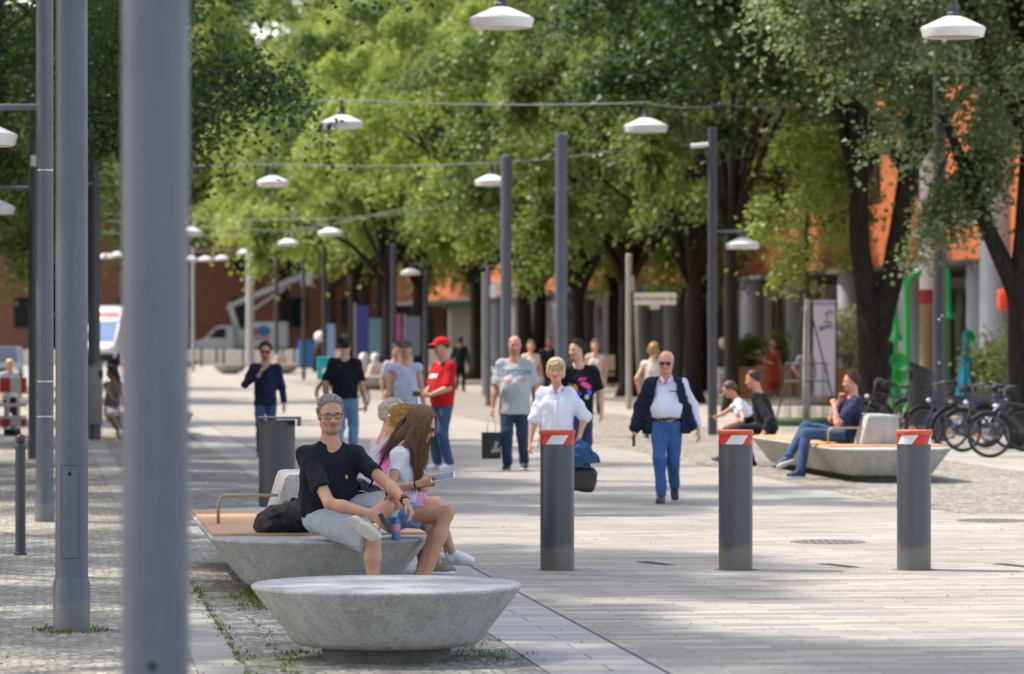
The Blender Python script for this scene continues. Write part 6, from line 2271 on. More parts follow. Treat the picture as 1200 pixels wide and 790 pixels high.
link('hair_clip', MB().sphere(J['HP'](-0.125, -0.02, 0.025), (0.03, 0.018, 0.014), 12, 8), mat('silver clip', '#c4c6c8', 0.25, 0.6), J['root'], True)
rt = root('tote_strap', b + m3['shR'] + Vector((-0.02, -0.02, 0.03)), 'white strap and tote slung over the shoulder of the blond woman', 'bag')
link('strap', MB().tube([(0.07, 0.02, 0.045), (0.06, -0.055, 0.025), (0.045, -0.085, -0.06), (0.02, -0.09, -0.22)], 0.017, 8), mat('white strap', '#d2d2d8', 0.7), rt, True)
soft('tote', [(el((0.0, -0.06, -0.33), (0.10, 0.05, 0.12)), 0)], 0.01, mat('white strap', '#d2d2d8', 0.7), rt, wr=(0.01, 12, 3, (1, 1, 1)))

# 4 white-haired person behind
b = Vector(((444 - 600) * 29.9 / F, 29.9, 0))
w = rel(b)
m4 = person('white-haired person in striped pale shirt, seated behind the woman with the blond bun', b, 1.68, 112, pel=w(440, 590, 29.95), lean=10, head=(-4, 12, 0), skin='fair', h=0.009,
       wrR=(0.3, -0.1, 0.7), wrL=(0.3, 0.1, 0.7), anR=(0.42, -0.1, 0.08), anL=(0.42, 0.1, 0.08),
       top=dict(mat=cloth('pale striped shirt', '#b9b6c4'), sleeve=0.5, hem=-0.02, fit=0.02, amp=0.009, name='shirt'), bottom=dict(mat=cloth('beige trousers', '#9b8f7c')),
       hair=('short', hair_mat('white hair', '#cfc3b2', 0.25), 0.02), face=False, shoes='#8a7f70', seed=12)
tufts(m4, hair_mat('white hair', '#cfc3b2', 0.25), 500, 0.045, 0.0028, lambda p: p[0] < 0.05, 14, lambda p: (-0.6, 0, -0.4), lift=0.1, infl=0.018, mess=0.25)


# standing people -------------------------------------------------------------
def walk(step=0.22, k=1.0, up=0.04):
    return dict(anR=(step, -0.09, 0.08 * k), anL=(-step * 0.9, 0.09, (0.08 + up) * k), pel=(0, 0, 0.512 * 1.75 * k))


# A grey shirt
b = G(603, 52.3)
mA = person('heavy bald man in grey printed tee carrying a black shopping bag', b, 1.85, -4, pel=(0, 0, 0.95), anR=(0.02, -0.10, 0.083), anL=(-0.16, 0.12, 0.10), lean=0, head=(8, 6, 0), skin='red', bw=1.24, belly=0.085,
            wrR=(0.10, -0.30, 0.83), wrL=(-0.02, 0.36, 0.86), top=dict(mat=cloth('heather grey tee', '#a6acae'), sleeve=0.45, hem=-0.10, fit=0.03, amp=0.01, slw=0.03, name='tshirt'),
            bottom=dict(mat=JEANSD, fit=0.02), shoes='#1f2530', hair=('bald', hair_mat('shaved grey', '#6b5a4e', 0.3), 0.003), beard=0.3, seed=21)
vs, fs = text_mesh('LONDON', 0.105, 1, 0.003)
project('chest_lettering', vs, fs, mA, (0.385, 0.0), mat('faded navy print', '#747f8b', 0.8), off=0.007)
for x0, x1 in ((-0.17, -0.02), (0.04, 0.17)):
    pts = [(x0 + (x1 - x0) * i / 8, -0.035 + 0.02 * math.sin(i)) for i in range(9)] + [(x1 - (x1 - x0) * i / 8, 0.01 + 0.02 * math.sin(i)) for i in range(9)]
    vs, fs = blob_design(pts)
    project('pale_red_print', vs, fs, mA, (0.295, 0.0), mat('faded red print', '#b5898c', 0.8), off=0.007)
hb = b + mA['hdR']
rt = root('shopping_bag', hb + Vector((0.0, -0.02, -0.62)), 'black paper shopping bag hanging from the hand of the man in the grey shirt', 'shopping bag')
link('bag_body', MB().loft([[Vector((x * sx, y * sx, z)) for x, y in ((-0.13, -0.06), (0.13, -0.06), (0.13, 0.06), (-0.13, 0.06))] for sx, z in ((0.97, 0.02), (1.0, 0.06), (1.04, 0.38))]), LEATH, rt)
for y in (-0.05, 0.05):
    link('handle', MB().tube([(-0.06, y, 0.37), (-0.05, y * 0.6, 0.52), (0, y * 0.2, 0.6), (0.05, y * 0.6, 0.52), (0.06, y, 0.37)], 0.007, 6), mat('cord white', '#bbb6ae', 0.8), rt, True)
link('pale_print', MB().add([(0.0, -0.0645, 0.10), (0.12, -0.0645, 0.12), (0.12, -0.0655, 0.17), (0.07, -0.0655, 0.16), (0.10, -0.066, 0.24), (0.05, -0.066, 0.27), (0.03, -0.0655, 0.17), (0.0, -0.065, 0.15)], [tuple(range(8))]), mat('print pale', '#8d9498', 0.6), rt)

# B white blouse woman
b = G(652, 39.6)
mB = person('older woman with short blond hair in a white blouse, walking behind the left bollard', b, 1.62, -3, head=(-2, 4, 0), skin='tan', female=True, bw=1.12, belly=0.03, **walk(0.16, 0.925),
            wrR=(0.08, -0.27, 0.74), wrL=(0.10, 0.24, 0.80), elL=(-0.6, 1, 0), elR=(-0.8, -1, 0), top=dict(mat=cloth('white blouse', '#d3d3e2'), sleeve=0.56, hem=-0.075, fit=0.03, amp=0.012, slw=0.03, neck=0.05, vneck=0.11, flare=0.02, name='blouse'),
            bottom=dict(mat=cloth('dark navy trousers', '#20232f'), fit=0.012), shoes='#1c1c20', hair=('bob', hair_mat('ash blond hair', '#c9b48a', 0.35), 0.02), brow='#8a7458', lips='#b0504c', seed=31)
tufts(mB, hair_mat('ash blond hair', '#c9b48a', 0.35), 380, 0.045, 0.006, lambda p: p[0] < 0.06 or p[2] > 0.08, 9, lambda p: (p[0] * 4 + 0.2, p[1] * 6, -0.6), lift=0.22, infl=0.024, low=-0.085, curve=0.5)
J = mB
for sg in (1, -1):
    nbp = J['nb']
    pts = [nbp + J['sl'] * sg * 0.055 + J['tu'] * 0.015 - J['tf'] * 0.01, nbp + J['sl'] * sg * 0.052 + J['tf'] * 0.07 + J['tu'] * 0.012, nbp + J['sl'] * sg * 0.03 + J['tf'] * 0.115 - J['tu'] * 0.035, nbp + J['sl'] * sg * 0.06 + J['tf'] * 0.105 - J['tu'] * 0.07]
    link('collar', MB().tube(pts, [0.012, 0.018, 0.02, 0.006], 8), cloth('white blouse', '#d3d3e2'), J['root'], True)
mb = MB()
bt = bvh(J['top'])
pl_ = []
for i in range(9):
    c = J['p0'] + J['tu'] * (0.36 - 0.05 * i)
    hit = bt.ray_cast(c + J['tf'] * 0.6, -J['tf'])
    if hit[0] is not None:
        pl_.append(hit[0] + J['tf'] * 0.004)
link('button_placket', MB().tube(pl_, 0.009, 6), cloth('white placket', '#dcdce6'), J['root'], True)
hb = b + J['hdL']
rt = root('jacket', hb, 'blue jacket draped over the bag carried by the woman in the white blouse', 'jacket')
soft('jacket_cloth', [(el((0.02, -0.03, -0.06), (0.11, 0.09, 0.12)), 0), (el((0.10, -0.02, -0.13), (0.13, 0.08, 0.07)), 0.05), (el((-0.03, 0, -0.14), (0.08, 0.08, 0.1)), 0.05)], 0.01, cloth('blue jacket cloth', '#2c4a70'), rt, wr=(0.028, 12, 5, (1, 1, 0.7)))
rt = root('handbag', hb + Vector((0.03, 0.03, -0.48)), 'black handbag hanging under the blue jacket of the woman in the white blouse', 'handbag')
soft('bag_body', [(rc((-0.05, 0, 0.07), (0.09, 0, 0.06), 0.065, 0.065), 0), (rc((-0.07, 0, 0.2), (0.11, 0, 0.2), 0.055, 0.055), 0.05), (el((0.02, 0, 0.14), (0.15, 0.06, 0.12)), 0.04)], 0.01, LEATH, rt, wr=(0.008, 12, 5, (1, 1, 1)))
link('handle', MB().tube([(-0.08, 0, 0.24), (-0.05, 0, 0.4), (0.0, 0, 0.47), (0.06, 0, 0.4), (0.1, 0, 0.24)], 0.009, 8), LEATH, rt, True)

# C black tee young man
b = G(678, 48.6)
mC = person('young man in black t-shirt with bright print, looking aside behind the woman in white', b, 1.80, 6, head=(-52, 4, 0), skin='fair', **walk(0.15, 1.03), bw=1.02, wrL=(0.12, 0.28, 0.88), wrR=(0, -0.26, 0.85),
            top=dict(mat=BLACKC, sleeve=0.42, hem=-0.05, fit=0.024, amp=0.009, slw=0.022, name='tshirt'), bottom=dict(mat=JEANSD), shoes='#15161a', hair=('short', hair_mat('dark brown hair', '#2a211c', 0.3), 0.018), beard=0.35, seed=41)
for nm, c, cx, cz, rx, rz_, tw in (('pink_print', '#e0508a', 0.075, 0.30, 0.075, 0.035, -0.5), ('magenta_print', '#c8267a', 0.03, 0.375, 0.06, 0.022, 0.2), ('orange_print', '#d8603a', -0.06, 0.26, 0.03, 0.05, 0.2),
                                   ('blue_print', '#3b55c8', -0.04, 0.20, 0.055, 0.035, -0.4), ('violet_print', '#5a4ad0', 0.12, 0.21, 0.03, 0.045, 0.3), ('green_print', '#2f8a5a', -0.12, 0.29, 0.025, 0.03, 0.1), ('pale_print', '#a8c4c8', 0.09, 0.15, 0.03, 0.03, 0)):
    vs, fs = blob_design([((rx * math.cos(i * 0.5236) * (1 + 0.25 * math.sin(i * 2))) * math.cos(tw) - rz_ * math.sin(i * 0.5236) * math.sin(tw), rx * math.cos(i * 0.5236) * math.sin(tw) + rz_ * math.sin(i * 0.5236) * math.cos(tw)) for i in range(12)])
    project(nm, vs, fs, mC, (cz, cx), mat(nm, c, 0.7), off=0.008)

# D man in open gilet
b = G(781, 42.4)
gil = cloth('navy quilted gilet', '#182033')
mD = person('older man in white shirt, open navy gilet, blue jeans and sunglasses', b, 1.69, -5, pel=(0, 0, 0.865), lean=2, head=(-3, 8, 0), skin='red', bw=1.12, belly=0.045,
            anR=(0.16, -0.05, 0.075), anL=(-0.30, 0.07, 0.17), ftL=(0.85, 0.1, -0.45), wrR=(0.06, -0.35, 0.80), wrL=(0.0, 0.35, 0.81),
            top=dict(mat=cloth('pale white shirt', '#cfcfe0'), sleeve=0.93, hem=0.058, flare=-0.05, fit=0.020, amp=0.008, slw=0.012, neck=0.05, vneck=0.05, name='shirt'), bottom=dict(mat=JEANSB, fit=0.016, amp=0.007, waist=0.062, over=1), shoes='#1d2740', sole='#222a3a',
            hair=('bald', hair_mat('thin white hair', '#c4bdb2', 0.2), 0.015), seed=51, lips='#a45a50')
glasses(mD, FRAMEB, SUN)
J = mD
H_ = 1.69
p0, tu, sl, tf = J['p0'], J['tu'], J['sl'], J['tf']
gp = [(el(p0 + tu * 0.2 * H_, (0.092 * H_ * 1.12 + 0.05, 0.062 * H_ * 1.05 + 0.045, 0.13 * H_), (sl, tf, tu)), 0),
      (rc(p0 + tu * 0.14 * H_ + tf * 0.02, p0 - tu * 0.2, 0.19, 0.30, (tf, 0.55)), 0.05), (rc(J['shL'] - tu * 0.01, J['shR'] - tu * 0.01, 0.064, 0.064), 0.04),
      (rc(J['shR'], J['elR'], 0.086, 0.082), 0.05), (rc(J['elR'], J['elR'].lerp(J['wrR'], 0.85), 0.08, 0.072), 0.03),
      (rc(J['shL'] - sl * 0.04 + tf * 0.01, J['elL'] - sl * 0.07 + tf * 0.03, 0.062, 0.058), 0.05), (rc(J['elL'] - sl * 0.07 + tf * 0.03, J['wrL'] - sl * 0.06 + tf * 0.02 + tu * 0.04, 0.058, 0.055), 0.03)]
gp = [(cut(x, (p0 - tu * 0.10, -tu)), k_) for x, k_ in gp]
gs = [(rc(p0 + tu * 0.62 + tf * 0.3, p0 - tu * 0.4 + tf * 0.32, 0.12, 0.24, (tf, 2.6)), 0.01), (el(J['nb'] + tu * 0.04 + tf * 0.03, (0.075, 0.09, 0.09), (sl, tf, tu)), 0.01)]
gil_o = soft('gilet', gp, 0.011, gil, J['root'], subs=gs, wr=(0.012, 8, 3, (0.6, 0.6, 1.6)))
bb_ = bvh(J['bottom'])
bd_ = BVHTree.FromPolygons([v.co.copy() for v in J['body'].vertices], [tuple(p.vertices) for p in J['body'].polygons])


def girth(z):
    out = []
    for i in range(32):
        dr = sl * math.cos(i * math.pi / 16) + tf * math.sin(i * math.pi / 16)
        c_ = p0 + tu * z
        rr2 = max((h_[0] - c_).dot(dr) if h_[0] is not None else 0.12 for h_ in (bb_.ray_cast(c_ + dr * 0.6, -dr), bd_.ray_cast(c_ + dr * 0.6, -dr, 0.47)))
        out.append(c_ + dr * (rr2 + 0.006))
    return out


link('belt', MB().loft([girth(0.048), girth(0.07), girth(0.10), girth(0.118)]), LEATH, J['root'], True)
for sg in (1, -1):
    nbp = J['nb']
    pts = [nbp + sl * sg * 0.056 + tu * 0.02 - tf * 0.01, nbp + sl * sg * 0.054 + tf * 0.07 + tu * 0.01, nbp + sl * sg * 0.025 + tf * 0.112 - tu * 0.03, nbp + sl * sg * 0.055 + tf * 0.108 - tu * 0.065]
    link('collar', MB().tube(pts, [0.012, 0.018, 0.018, 0.005], 8), cloth('pale white shirt', '#cfcfe0'), J['root'], True)
vs, fs = blob_design([(-0.05, -0.006), (0.05, -0.006), (0.05, 0.006), (-0.05, 0.006)])
project('chest_logo', vs, fs, mD, (0.375, 0.09), mat('dark print', '#333845', 0.7), off=0.006)
rt = root('phone', b + J['hdR'] + Vector((0.01, -0.02, -0.03)), 'dark phone in the right hand of the man in the open gilet', 'phone')
link('body', MB().box((0, 0, 0), (0.03, 0.07, 0.12), bev=0.005), mat('phone black', '#141417', 0.25), rt)

tufts(mC, hair_mat('dark brown hair', '#2a211c', 0.3), 420, 0.03, 0.0036, lambda p: (p[0] - 0.050) * 0.78 - (p[2] - 0.078) * 0.62 < 0, 43, lambda p: (0.7, 0.2, 0.9) if p[2] > 0.06 else (-0.5, 0, -0.8), lift=0.45)
# E red cap and shirt
b = G(519, 52.2)
mE = person('man in red cap, red polo shirt and jeans, standing sideways with a phone', b, 1.80, -58, pel=(0, 0, 0.945), lean=-2, head=(-12, 4, 0), skin='tan', bw=1.06, belly=0.05, anR=(0.02, -0.10, 0.083), anL=(-0.04, 0.11, 0.083),
            wrR=(0.30, -0.02, 1.04), wrL=(0.28, 0.12, 1.03), elL=(-0.7, 0.7, -0.6), elR=(-0.7, -0.7, -0.6), hdL=(0.8, -0.5, 0), hdR=(0.8, 0.5, 0.1),
            top=dict(mat=cloth('red shirt', '#b3141c'), sleeve=0.46, hem=-0.035, fit=0.024, amp=0.009, slw=0.025, name='tshirt'), bottom=dict(mat=JEANS, fit=0.02), shoes='#d2d2d6', hair=('short', hair_mat('dark brown hair', '#2a211c', 0.3), 0.010), seed=61, beard=0.2)
cap_hat(mE, cloth('red cap cloth', '#c4161c'))
vs, fs = blob_design([(-0.11, -0.03), (0.0, -0.032), (0.11, -0.03), (0.11, 0.03), (0, 0.032), (-0.11, 0.03)])
project('white_stripe', vs, fs, mE, (0.34, -0.05), mat('white print', '#cfcfd2', 0.7), off=0.006)
rt = root('phone', b + mE['hdR'] + Vector((-0.04, -0.04, 0.0)), 'dark phone held by the man in the red cap', 'phone')
link('body', MB().box((0, 0, 0), (0.13, 0.02, 0.075), bev=0.005, rz=0.4), mat('phone black', '#141417', 0.25), rt)

# F sleeveless man
b = G(475, 54.5)
mF = person('man in cap and pale lilac sleeveless top standing behind the seated group', b, 1.74, 4, pel=(0, 0, 0.92), head=(0, -4, 0), skin='tan', bw=1.0, anR=(0, -0.12, 0.08), anL=(0.02, 0.12, 0.08),
            wrR=(0.04, -0.27, 0.80), wrL=(0.04, 0.27, 0.80), top=dict(mat=cloth('lilac sleeveless', '#b4b4c6'), sleeve=0.08, hem=-0.04, fit=0.024, amp=0.008, slw=0.03, name='sleeveless_top'),
            bottom=dict(mat=cloth('black cotton', '#17181c'), length=0.55, fit=0.03), shoes='#26262a', hair=('short', hair_mat('dark brown hair', '#2a211c', 0.3), 0.012), beard=0.4, seed=71)
cap_hat(mF, cloth('brown cap cloth', '#4a3d30'))

# G man from behind
b = G(404, 56.3)
person('man in dark tee, light jeans and dark cap, seen from behind, walking away', b, 1.85, 172, head=(8, 0, 0), skin='tan', bw=1.06, **walk(0.2, 1.05), wrR=(0.05, -0.30, 0.84), wrL=(0.08, 0.30, 0.86),
       top=dict(mat=cloth('dark navy tee', '#15181f'), sleeve=0.44, hem=-0.02, fit=0.026, amp=0.009, slw=0.022, name='tshirt'), bottom=dict(mat=JEANSL, fit=0.02), shoes='#d8d8d8', hair=('short', hair_mat('black hair', '#131214', 0.2), 0.024), face=False, seed=81)

# H navy shirt man
b = G(311, 57.5)
mH = person('bearded man in navy long-sleeved shirt and jeans with sunglasses, hand raised to his chest', b, 1.74, 6, head=(-4, 6, 0), skin='tan', bw=0.98, **walk(0.16, 0.99), wrR=(0.22, -0.10, 1.24), elR=(-0.3, -1, -0.8), hdR=(0.3, 0.3, 0.8),
            wrL=(0.02, 0.28, 0.80), top=dict(mat=cloth('navy shirt', '#1b2640'), sleeve=0.95, hem=-0.06, fit=0.018, amp=0.009, slw=0.012, neck=0.05, vneck=0.05, name='shirt'), bottom=dict(mat=JEANS, fit=0.008), shoes='#6a5240', hair=('short', hair_mat('brown hair', '#4a3020', 0.3), 0.022), beard=0.6, seed=91)
glasses(mH, FRAMEB, SUN)
tufts(mH, hair_mat('brown hair', '#4a3020', 0.3), 380, 0.03, 0.0038, lambda p: (p[0] - 0.050) * 0.78 - (p[2] - 0.078) * 0.62 < 0, 93, lambda p: (0.5, 0.4, 0.9) if p[2] > 0.06 else (-0.5, 0, -0.8), lift=0.4, infl=0.02)

# I man with crossed legs on the right bench
b = Vector(((990 - 600) * 49.4 / F, 49.2, 0))
w = rel(b)
mI = person('man in navy tee sitting with legs crossed on the right bench, hand at chin', b, 1.74, -78, pel=w(994, 512, 49.45), lean=-8, head=(-6, 4, 0), skin='red', bw=1.05, belly=0.02, h=0.010,
            elR=w(974, 492, 49.6), wrR=w(984, 470, 49.55), hdR=Vector((0.2, -0.1, 0.85)), elL=w(981, 497, 49.05), wrL=w(978, 476, 49.2), hdL=Vector((-0.2, 0.5, 0.7)), curl=(0.6, 0.9),
            knL=w(945, 508, 49.15), anL=w(938, 553, 49.05), ftL=Vector((-0.97, -0.15, 0)), knR=w(944, 500, 49.5), anR=w(923, 537, 49.25), ftR=Vector((-0.85, -0.1, -0.3)),
            top=dict(mat=cloth('navy violet tee', '#272b48'), sleeve=0.42, hem=-0.02, fit=0.022, amp=0.009, slw=0.018, name='tshirt'), bottom=dict(mat=JEANS, fit=0.014), shoes='#1f2c50', sole='#c9cbd0',
            hair=('short', hair_mat('brown hair', '#4a3020', 0.3), 0.014), beard=0.3, seed=101)

tufts(mI, hair_mat('brown hair', '#4a3020', 0.3), 380, 0.026, 0.0036, lambda p: (p[0] - 0.050) * 0.78 - (p[2] - 0.078) * 0.62 < 0, 103, lambda p: (0.5, 0.2, 0.9) if p[2] > 0.06 else (-0.5, 0, -0.8), lift=0.3)
# J black shirt man, K woman
b = Vector(((899 - 600) * 54.2 / F, 54.0, 0))
w = rel(b)
person('man in long black shirt leaning forward on the far end of the right bench', b, 1.78, -112, pel=w(900, 503, 54.2), lean=16, head=(12, 10, 0), skin='red', bw=1.1, wrL=w(895, 507, 53.7), elL=w(902, 492, 53.8), wrR=(0.42, -0.1, 0.62),
       knL=w(868, 503, 54.0), anL=w(881, 541, 53.9), knR=w(866, 501, 54.5), anR=w(872, 538, 54.6), top=dict(mat=BLACKC, sleeve=0.95, hem=-0.03, fit=0.022, amp=0.009, slw=0.014, name='shirt'), bottom=dict(mat=cloth('black trousers', '#1b1b1f')),
       shoes='#1b1b1d', hair=('short', hair_mat('dark brown hair', '#2a211c', 0.3), 0.016), face=False, seed=111)
b = Vector(((880 - 600) * 55.6 / F, 55.5, 0))
w = rel(b)
person('woman in white tee with tied brown hair bending forward beside the man in black shirt', b, 1.62, -96, pel=w(884, 502, 55.6), lean=32, head=(0, 22, 0), skin='tan', female=True, wrL=w(858, 497, 55.2), elL=w(872, 492, 55.2), wrR=(0.5, -0.1, 0.66),
       anR=(0.42, -0.1, 0.08), anL=(0.4, 0.1, 0.08), top=dict(mat=cloth('white tee', '#d6d5dc'), sleeve=0.25, hem=-0.02, fit=0.016, amp=0.006, slw=0.008, name='tshirt'), bottom=dict(mat=JEANSD), hair=('bun', hair_mat('long brown hair', '#5a3c28', 0.5), 0.016), face=True, seed=121)

# distant people
b = G(883, 109)
person('far man in white shirt and dark trousers beside the woman in orange', b, 1.66, -10, head=(30, 0, 0), skin='dark', h=0.014, wrR=(0.05, -0.26, 0.95), wrL=(0.2, 0.12, 1.05), **walk(0.12, 0.95), top=dict(mat=cloth('white shirt far', '#d8d6d2'), sleeve=0.5, hem=-0.03, fit=0.022, amp=0.008), bottom=dict(mat=NAVY),
       hair=('short', hair_mat('dark brown hair', '#2a211c', 0.3), 0.03), face=False, seed=131)
rt = root('shoulder_bag', G(871, 108.8) + Vector((0.0, 0, 0.78)), 'tan shoulder bag at the side of the far man in white shirt', 'handbag')
soft('bag_body', [(rc((-0.08, 0, 0.1), (0.1, 0, 0.1), 0.08, 0.08), 0), (rc((-0.08, 0, 0.22), (0.1, 0, 0.22), 0.06, 0.06), 0.05)], 0.014, mat('tan leather', '#a5713f', 0.5), rt)
link('strap', MB().tube([(-0.05, 0, 0.26), (0.08, -0.02, 0.55), (0.2, 0, 0.68)], 0.014, 6), mat('tan leather', '#a5713f', 0.5), rt, True)
b = G(905, 109.6)
person('far blond woman in a long orange-red dress walking beside the man in white', b, 1.64, 12, head=(-20, 0, 0), skin='fair', female=True, h=0.014, wrR=(0.25, -0.16, 1.0), wrL=(0.02, 0.24, 0.8), **walk(0.1, 0.94), top=dict(mat=cloth('orange dress', '#bd5a44'), sleeve=0.3, hem=-0.3, fit=0.02, amp=0.008, flare=0.11, name='dress'), bottom=dict(mat=cloth('orange dress', '#bd5a44'), fit=0.05, length=0.8, name='dress_skirt'),
       hair=('bob', hair_mat('light blond hair', '#d2b27a', 0.3), 0.016), face=False, seed=141)
b = G(846, 100)
person('far white-haired walker with dark rucksack and pale trousers, partly behind the lamp post', b, 1.72, 150, head=(0, 0, 0), skin='fair', h=0.014, **walk(0.28, 0.98), wrR=(0.1, -0.28, 0.85), wrL=(-0.1, 0.28, 0.85), top=dict(mat=cloth('pale blue shirt', '#b4bcc8'), sleeve=0.9, hem=-0.05, fit=0.022), bottom=dict(mat=cloth('pale trousers', '#c4c2c4')), hair=('bob', hair_mat('white hair', '#cfc3b2', 0.25), 0.016), face=False, seed=151)
rt = root('rucksack', G(844, 99.8) + Vector((0, 0, 0.98)), 'dark green rucksack on the back of the far white-haired walker', 'backpack')
soft('bag_body', [(rc((0, -0.02, 0.12), (0, -0.02, 0.34), 0.15, 0.14, (Vector((0, 1, 0)), 0.6)), 0)], 0.014, mat('dark green nylon', '#24302c', 0.7), rt)
b = G(944, 93)
person('far person in grey top and dark shorts walking behind the young tree guard', b, 1.60, 20, head=(0, 6, 0), skin='dark', h=0.014, **walk(0.2, 0.91), wrR=(0.1, -0.26, 0.85), wrL=(0, 0.26, 0.85), top=dict(mat=cloth('grey far top', '#7d7a76'), sleeve=0.4, hem=-0.05, fit=0.02), bottom=dict(mat=NAVY, length=0.5, fit=0.03, name='shorts'), hair=('short', hair_mat('brown hair', '#4a3020', 0.3), 0.016), face=False, seed=161)
b = G(765, 66)
person('woman with light brown hair and bare arms walking behind the man in the open gilet', b, 1.72, 170, head=(-10, 0, 0), skin='fair', female=True, h=0.013, **walk(0.15, 0.97), wrR=(0.05, -0.25, 0.86), wrL=(0.05, 0.25, 0.86), top=dict(mat=cloth('pale sand top', '#cdbfb2'), sleeve=0.1, hem=-0.05, fit=0.014), bottom=dict(mat=JEANSL), hair=('bob', hair_mat('light brown hair', '#a0763f', 0.3), 0.012), face=False, seed=171)
b = G(622, 88)
person('fair-haired person far behind the shoulder of the man in grey shirt', b, 1.70, 0, skin='fair', female=True, h=0.014, **walk(0.12, 0.96), top=dict(mat=cloth('pale sand top', '#cdbfb2'), sleeve=0.3, hem=-0.05, fit=0.014), bottom=dict(mat=JEANSD), hair=('bob', hair_mat('light brown hair', '#a0763f', 0.3), 0.012), face=False, seed=181)
b = G(697, 84)
person('fair-haired person far behind the young man in black tee', b, 1.73, 0, skin='fair', female=True, h=0.014, **walk(0.12, 0.97), top=dict(mat=cloth('pale sand top', '#cdbfb2'), sleeve=0.1, hem=-0.05, fit=0.014), bottom=dict(mat=JEANSD), hair=('bob', hair_mat('light brown hair', '#a0763f', 0.3), 0.012), face=False, seed=191)
b = G(463, 70)
person('dark-haired person in pale top just showing behind the sleeveless man', b, 1.66, 20, skin='tan', h=0.014, **walk(0.12, 0.95), top=dict(mat=cloth('pale blue shirt', '#b4bcc8'), sleeve=0.4, hem=-0.05, fit=0.018), bottom=dict(mat=NAVY), hair=('short', hair_mat('black hair', '#131214', 0.2), 0.018), face=False, seed=201)
b = G(643, 100)
person('person in black standing in the shade behind the tall grey post', b, 1.75, 10, skin='dark', h=0.015, **walk(0.1, 1.0), top=dict(mat=BLACKC, sleeve=0.9, hem=-0.06, fit=0.02), bottom=dict(mat=BLACKC), hair=('short', hair_mat('black hair', '#131214', 0.2), 0.018), face=False, seed=211)
b = G(539, 120)
person('person in black standing far off between the trunks right of the red cap', b, 1.75, 170, skin='dark', h=0.016, **walk(0.1, 1.0), top=dict(mat=BLACKC, sleeve=0.9, hem=-0.06, fit=0.02), bottom=dict(mat=BLACKC), hair=('short', hair_mat('black hair', '#131214', 0.2), 0.018), face=False, seed=212)

# seated woman in the gap, left
b = Vector(((131 - 600) * 67.3 / F, 67.2, 0))
w = rel(b)
person('dark-haired woman in olive top and white shorts sitting in the gap between grey posts', b, 1.64, 40, pel=w(131, 480, 67.6), lean=8, head=(-110, 8, 0), skin='dark', female=True, h=0.012, wrR=(0.3, -0.12, 0.62), wrL=(0.3, 0.1, 0.62), anR=(0.46, -0.06, 0.1), anL=(0.44, 0.08, 0.1),
       top=dict(mat=cloth('olive top', '#6a6652'), sleeve=0.1, hem=-0.02, fit=0.014), bottom=dict(mat=cloth('white shorts', '#cfccc6'), length=0.3, name='shorts', fit=0.016), shoes='#d8d8d8', hair=('bob', hair_mat('black hair', '#131214', 0.2), 0.02, [((-0.08, 0, 0), (-0.14, 0, -0.3), 0.07, 0.04)]), face=False, seed=221)
# child behind barrier
b = G(11, 72.5)
person('fair-haired child in pale top standing behind the striped barrier', b, 1.36, 30, head=(-20, 20, 0), skin='fair', h=0.012, wrR=(0.1, -0.2, 0.7), wrL=(0.1, 0.2, 0.7), top=dict(mat=cloth('pale blue shirt', '#b4bcc8'), sleeve=0.3, hem=-0.05, fit=0.014), bottom=dict(mat=NAVY), hair=('short', hair_mat('light blond hair', '#d2b27a', 0.3), 0.018), face=False, seed=231)
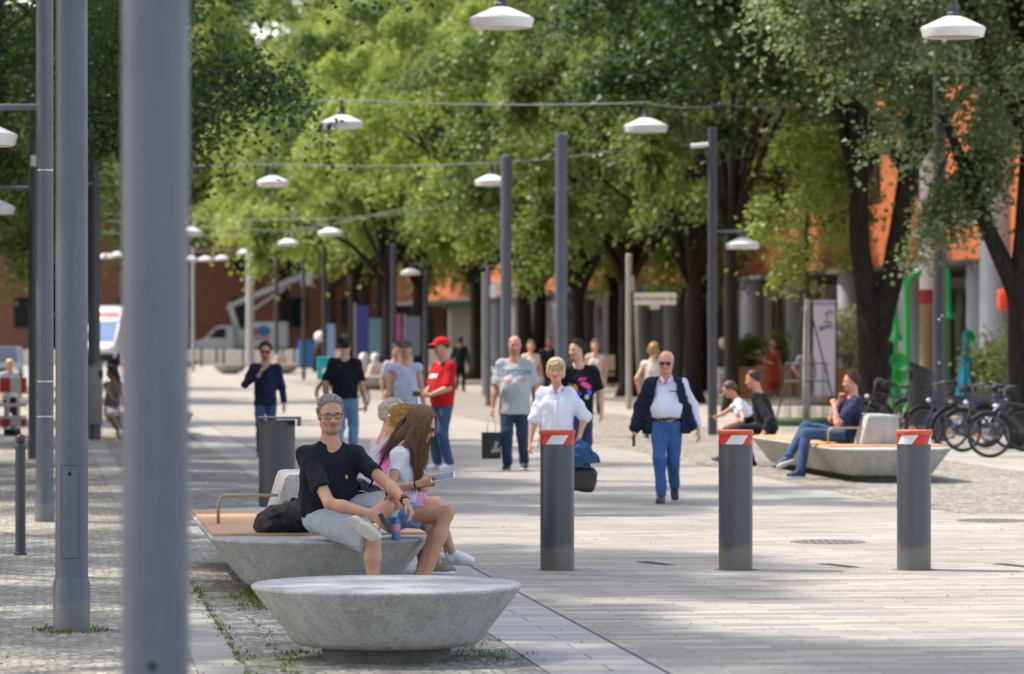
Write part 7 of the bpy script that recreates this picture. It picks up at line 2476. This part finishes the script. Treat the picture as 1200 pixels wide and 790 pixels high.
# ---------------------------------------------------------------- light, sky, camera
SUN_AZ, SUN_EL = 285.0, 56.0            # compass-like azimuth of the sun measured clockwise from +Y; from the left, slightly beyond
az, elv = R(SUN_AZ), R(SUN_EL)
sd = Vector((math.sin(az) * math.cos(elv), math.cos(az) * math.cos(elv), math.sin(elv)))
sl_ = bpy.data.lights.new('sun', 'SUN')
sl_.energy = 2.0
sl_.angle = R(1.2)
sl_.color = (1.0, 0.955, 0.885)
so_ = bpy.data.objects.new('sun', sl_)
so_.rotation_euler = sd.to_track_quat('Z', 'Y').to_euler()
col.objects.link(so_)
wld = bpy.data.worlds.new('World')
sc.world = wld
wld.use_nodes = True
nt = wld.node_tree
bg = nt.nodes['Background']
sky = nt.nodes.new('ShaderNodeTexSky')
sky.sky_type = 'NISHITA'
sky.sun_disc = False
sky.sun_elevation = elv
sky.sun_rotation = az
sky.air_density, sky.dust_density, sky.ozone_density = 1.0, 2.0, 1.0
wb = nt.nodes.new('ShaderNodeMix')
wb.data_type, wb.blend_type = 'RGBA', 'MULTIPLY'
wb.inputs[0].default_value = 1.0
wb.inputs[7].default_value = (1.11, 1.0, 0.90, 1)
nt.links.new(sky.outputs[0], wb.inputs[6])
nt.links.new(wb.outputs[2], bg.inputs[0])
bg.inputs[1].default_value = 0.15

cam = bpy.data.cameras.new('camera')
cam.sensor_width = 36.0
cam.sensor_fit = 'HORIZONTAL'
cam.lens = F / 1200 * 36.0
cam.shift_y = -(395.0 - HZ) / 1200
cam.clip_start, cam.clip_end = 0.1, 2000
cam.dof.use_dof = True
cam.dof.focus_distance = 27.3
cam.dof.aperture_fstop = 3.2
cam.dof.aperture_blades = 9
co_ = bpy.data.objects.new('camera', cam)
co_.location = (0, 0, CH)
co_.rotation_euler = (R(90), 0, 0)
col.objects.link(co_)
sc.camera = co_

vs_ = sc.view_settings
sc.display_settings.display_device = 'sRGB'
vs_.view_transform = 'Standard'
vs_.look = 'None'
vs_.exposure = 1.55
vs_.gamma = 1.0
vs_.use_curve_mapping = False
sc.render.engine = 'CYCLES'
cy = sc.cycles
cy.max_bounces = 7
cy.diffuse_bounces = 4
cy.glossy_bounces = 3
cy.transmission_bounces = 4
cy.sample_clamp_indirect = 6.0
cy.caustics_reflective = cy.caustics_refractive = False
cy.use_denoising = True
cy.denoiser = 'OPENIMAGEDENOISE'
cy.denoising_input_passes = 'RGB_ALBEDO_NORMAL'
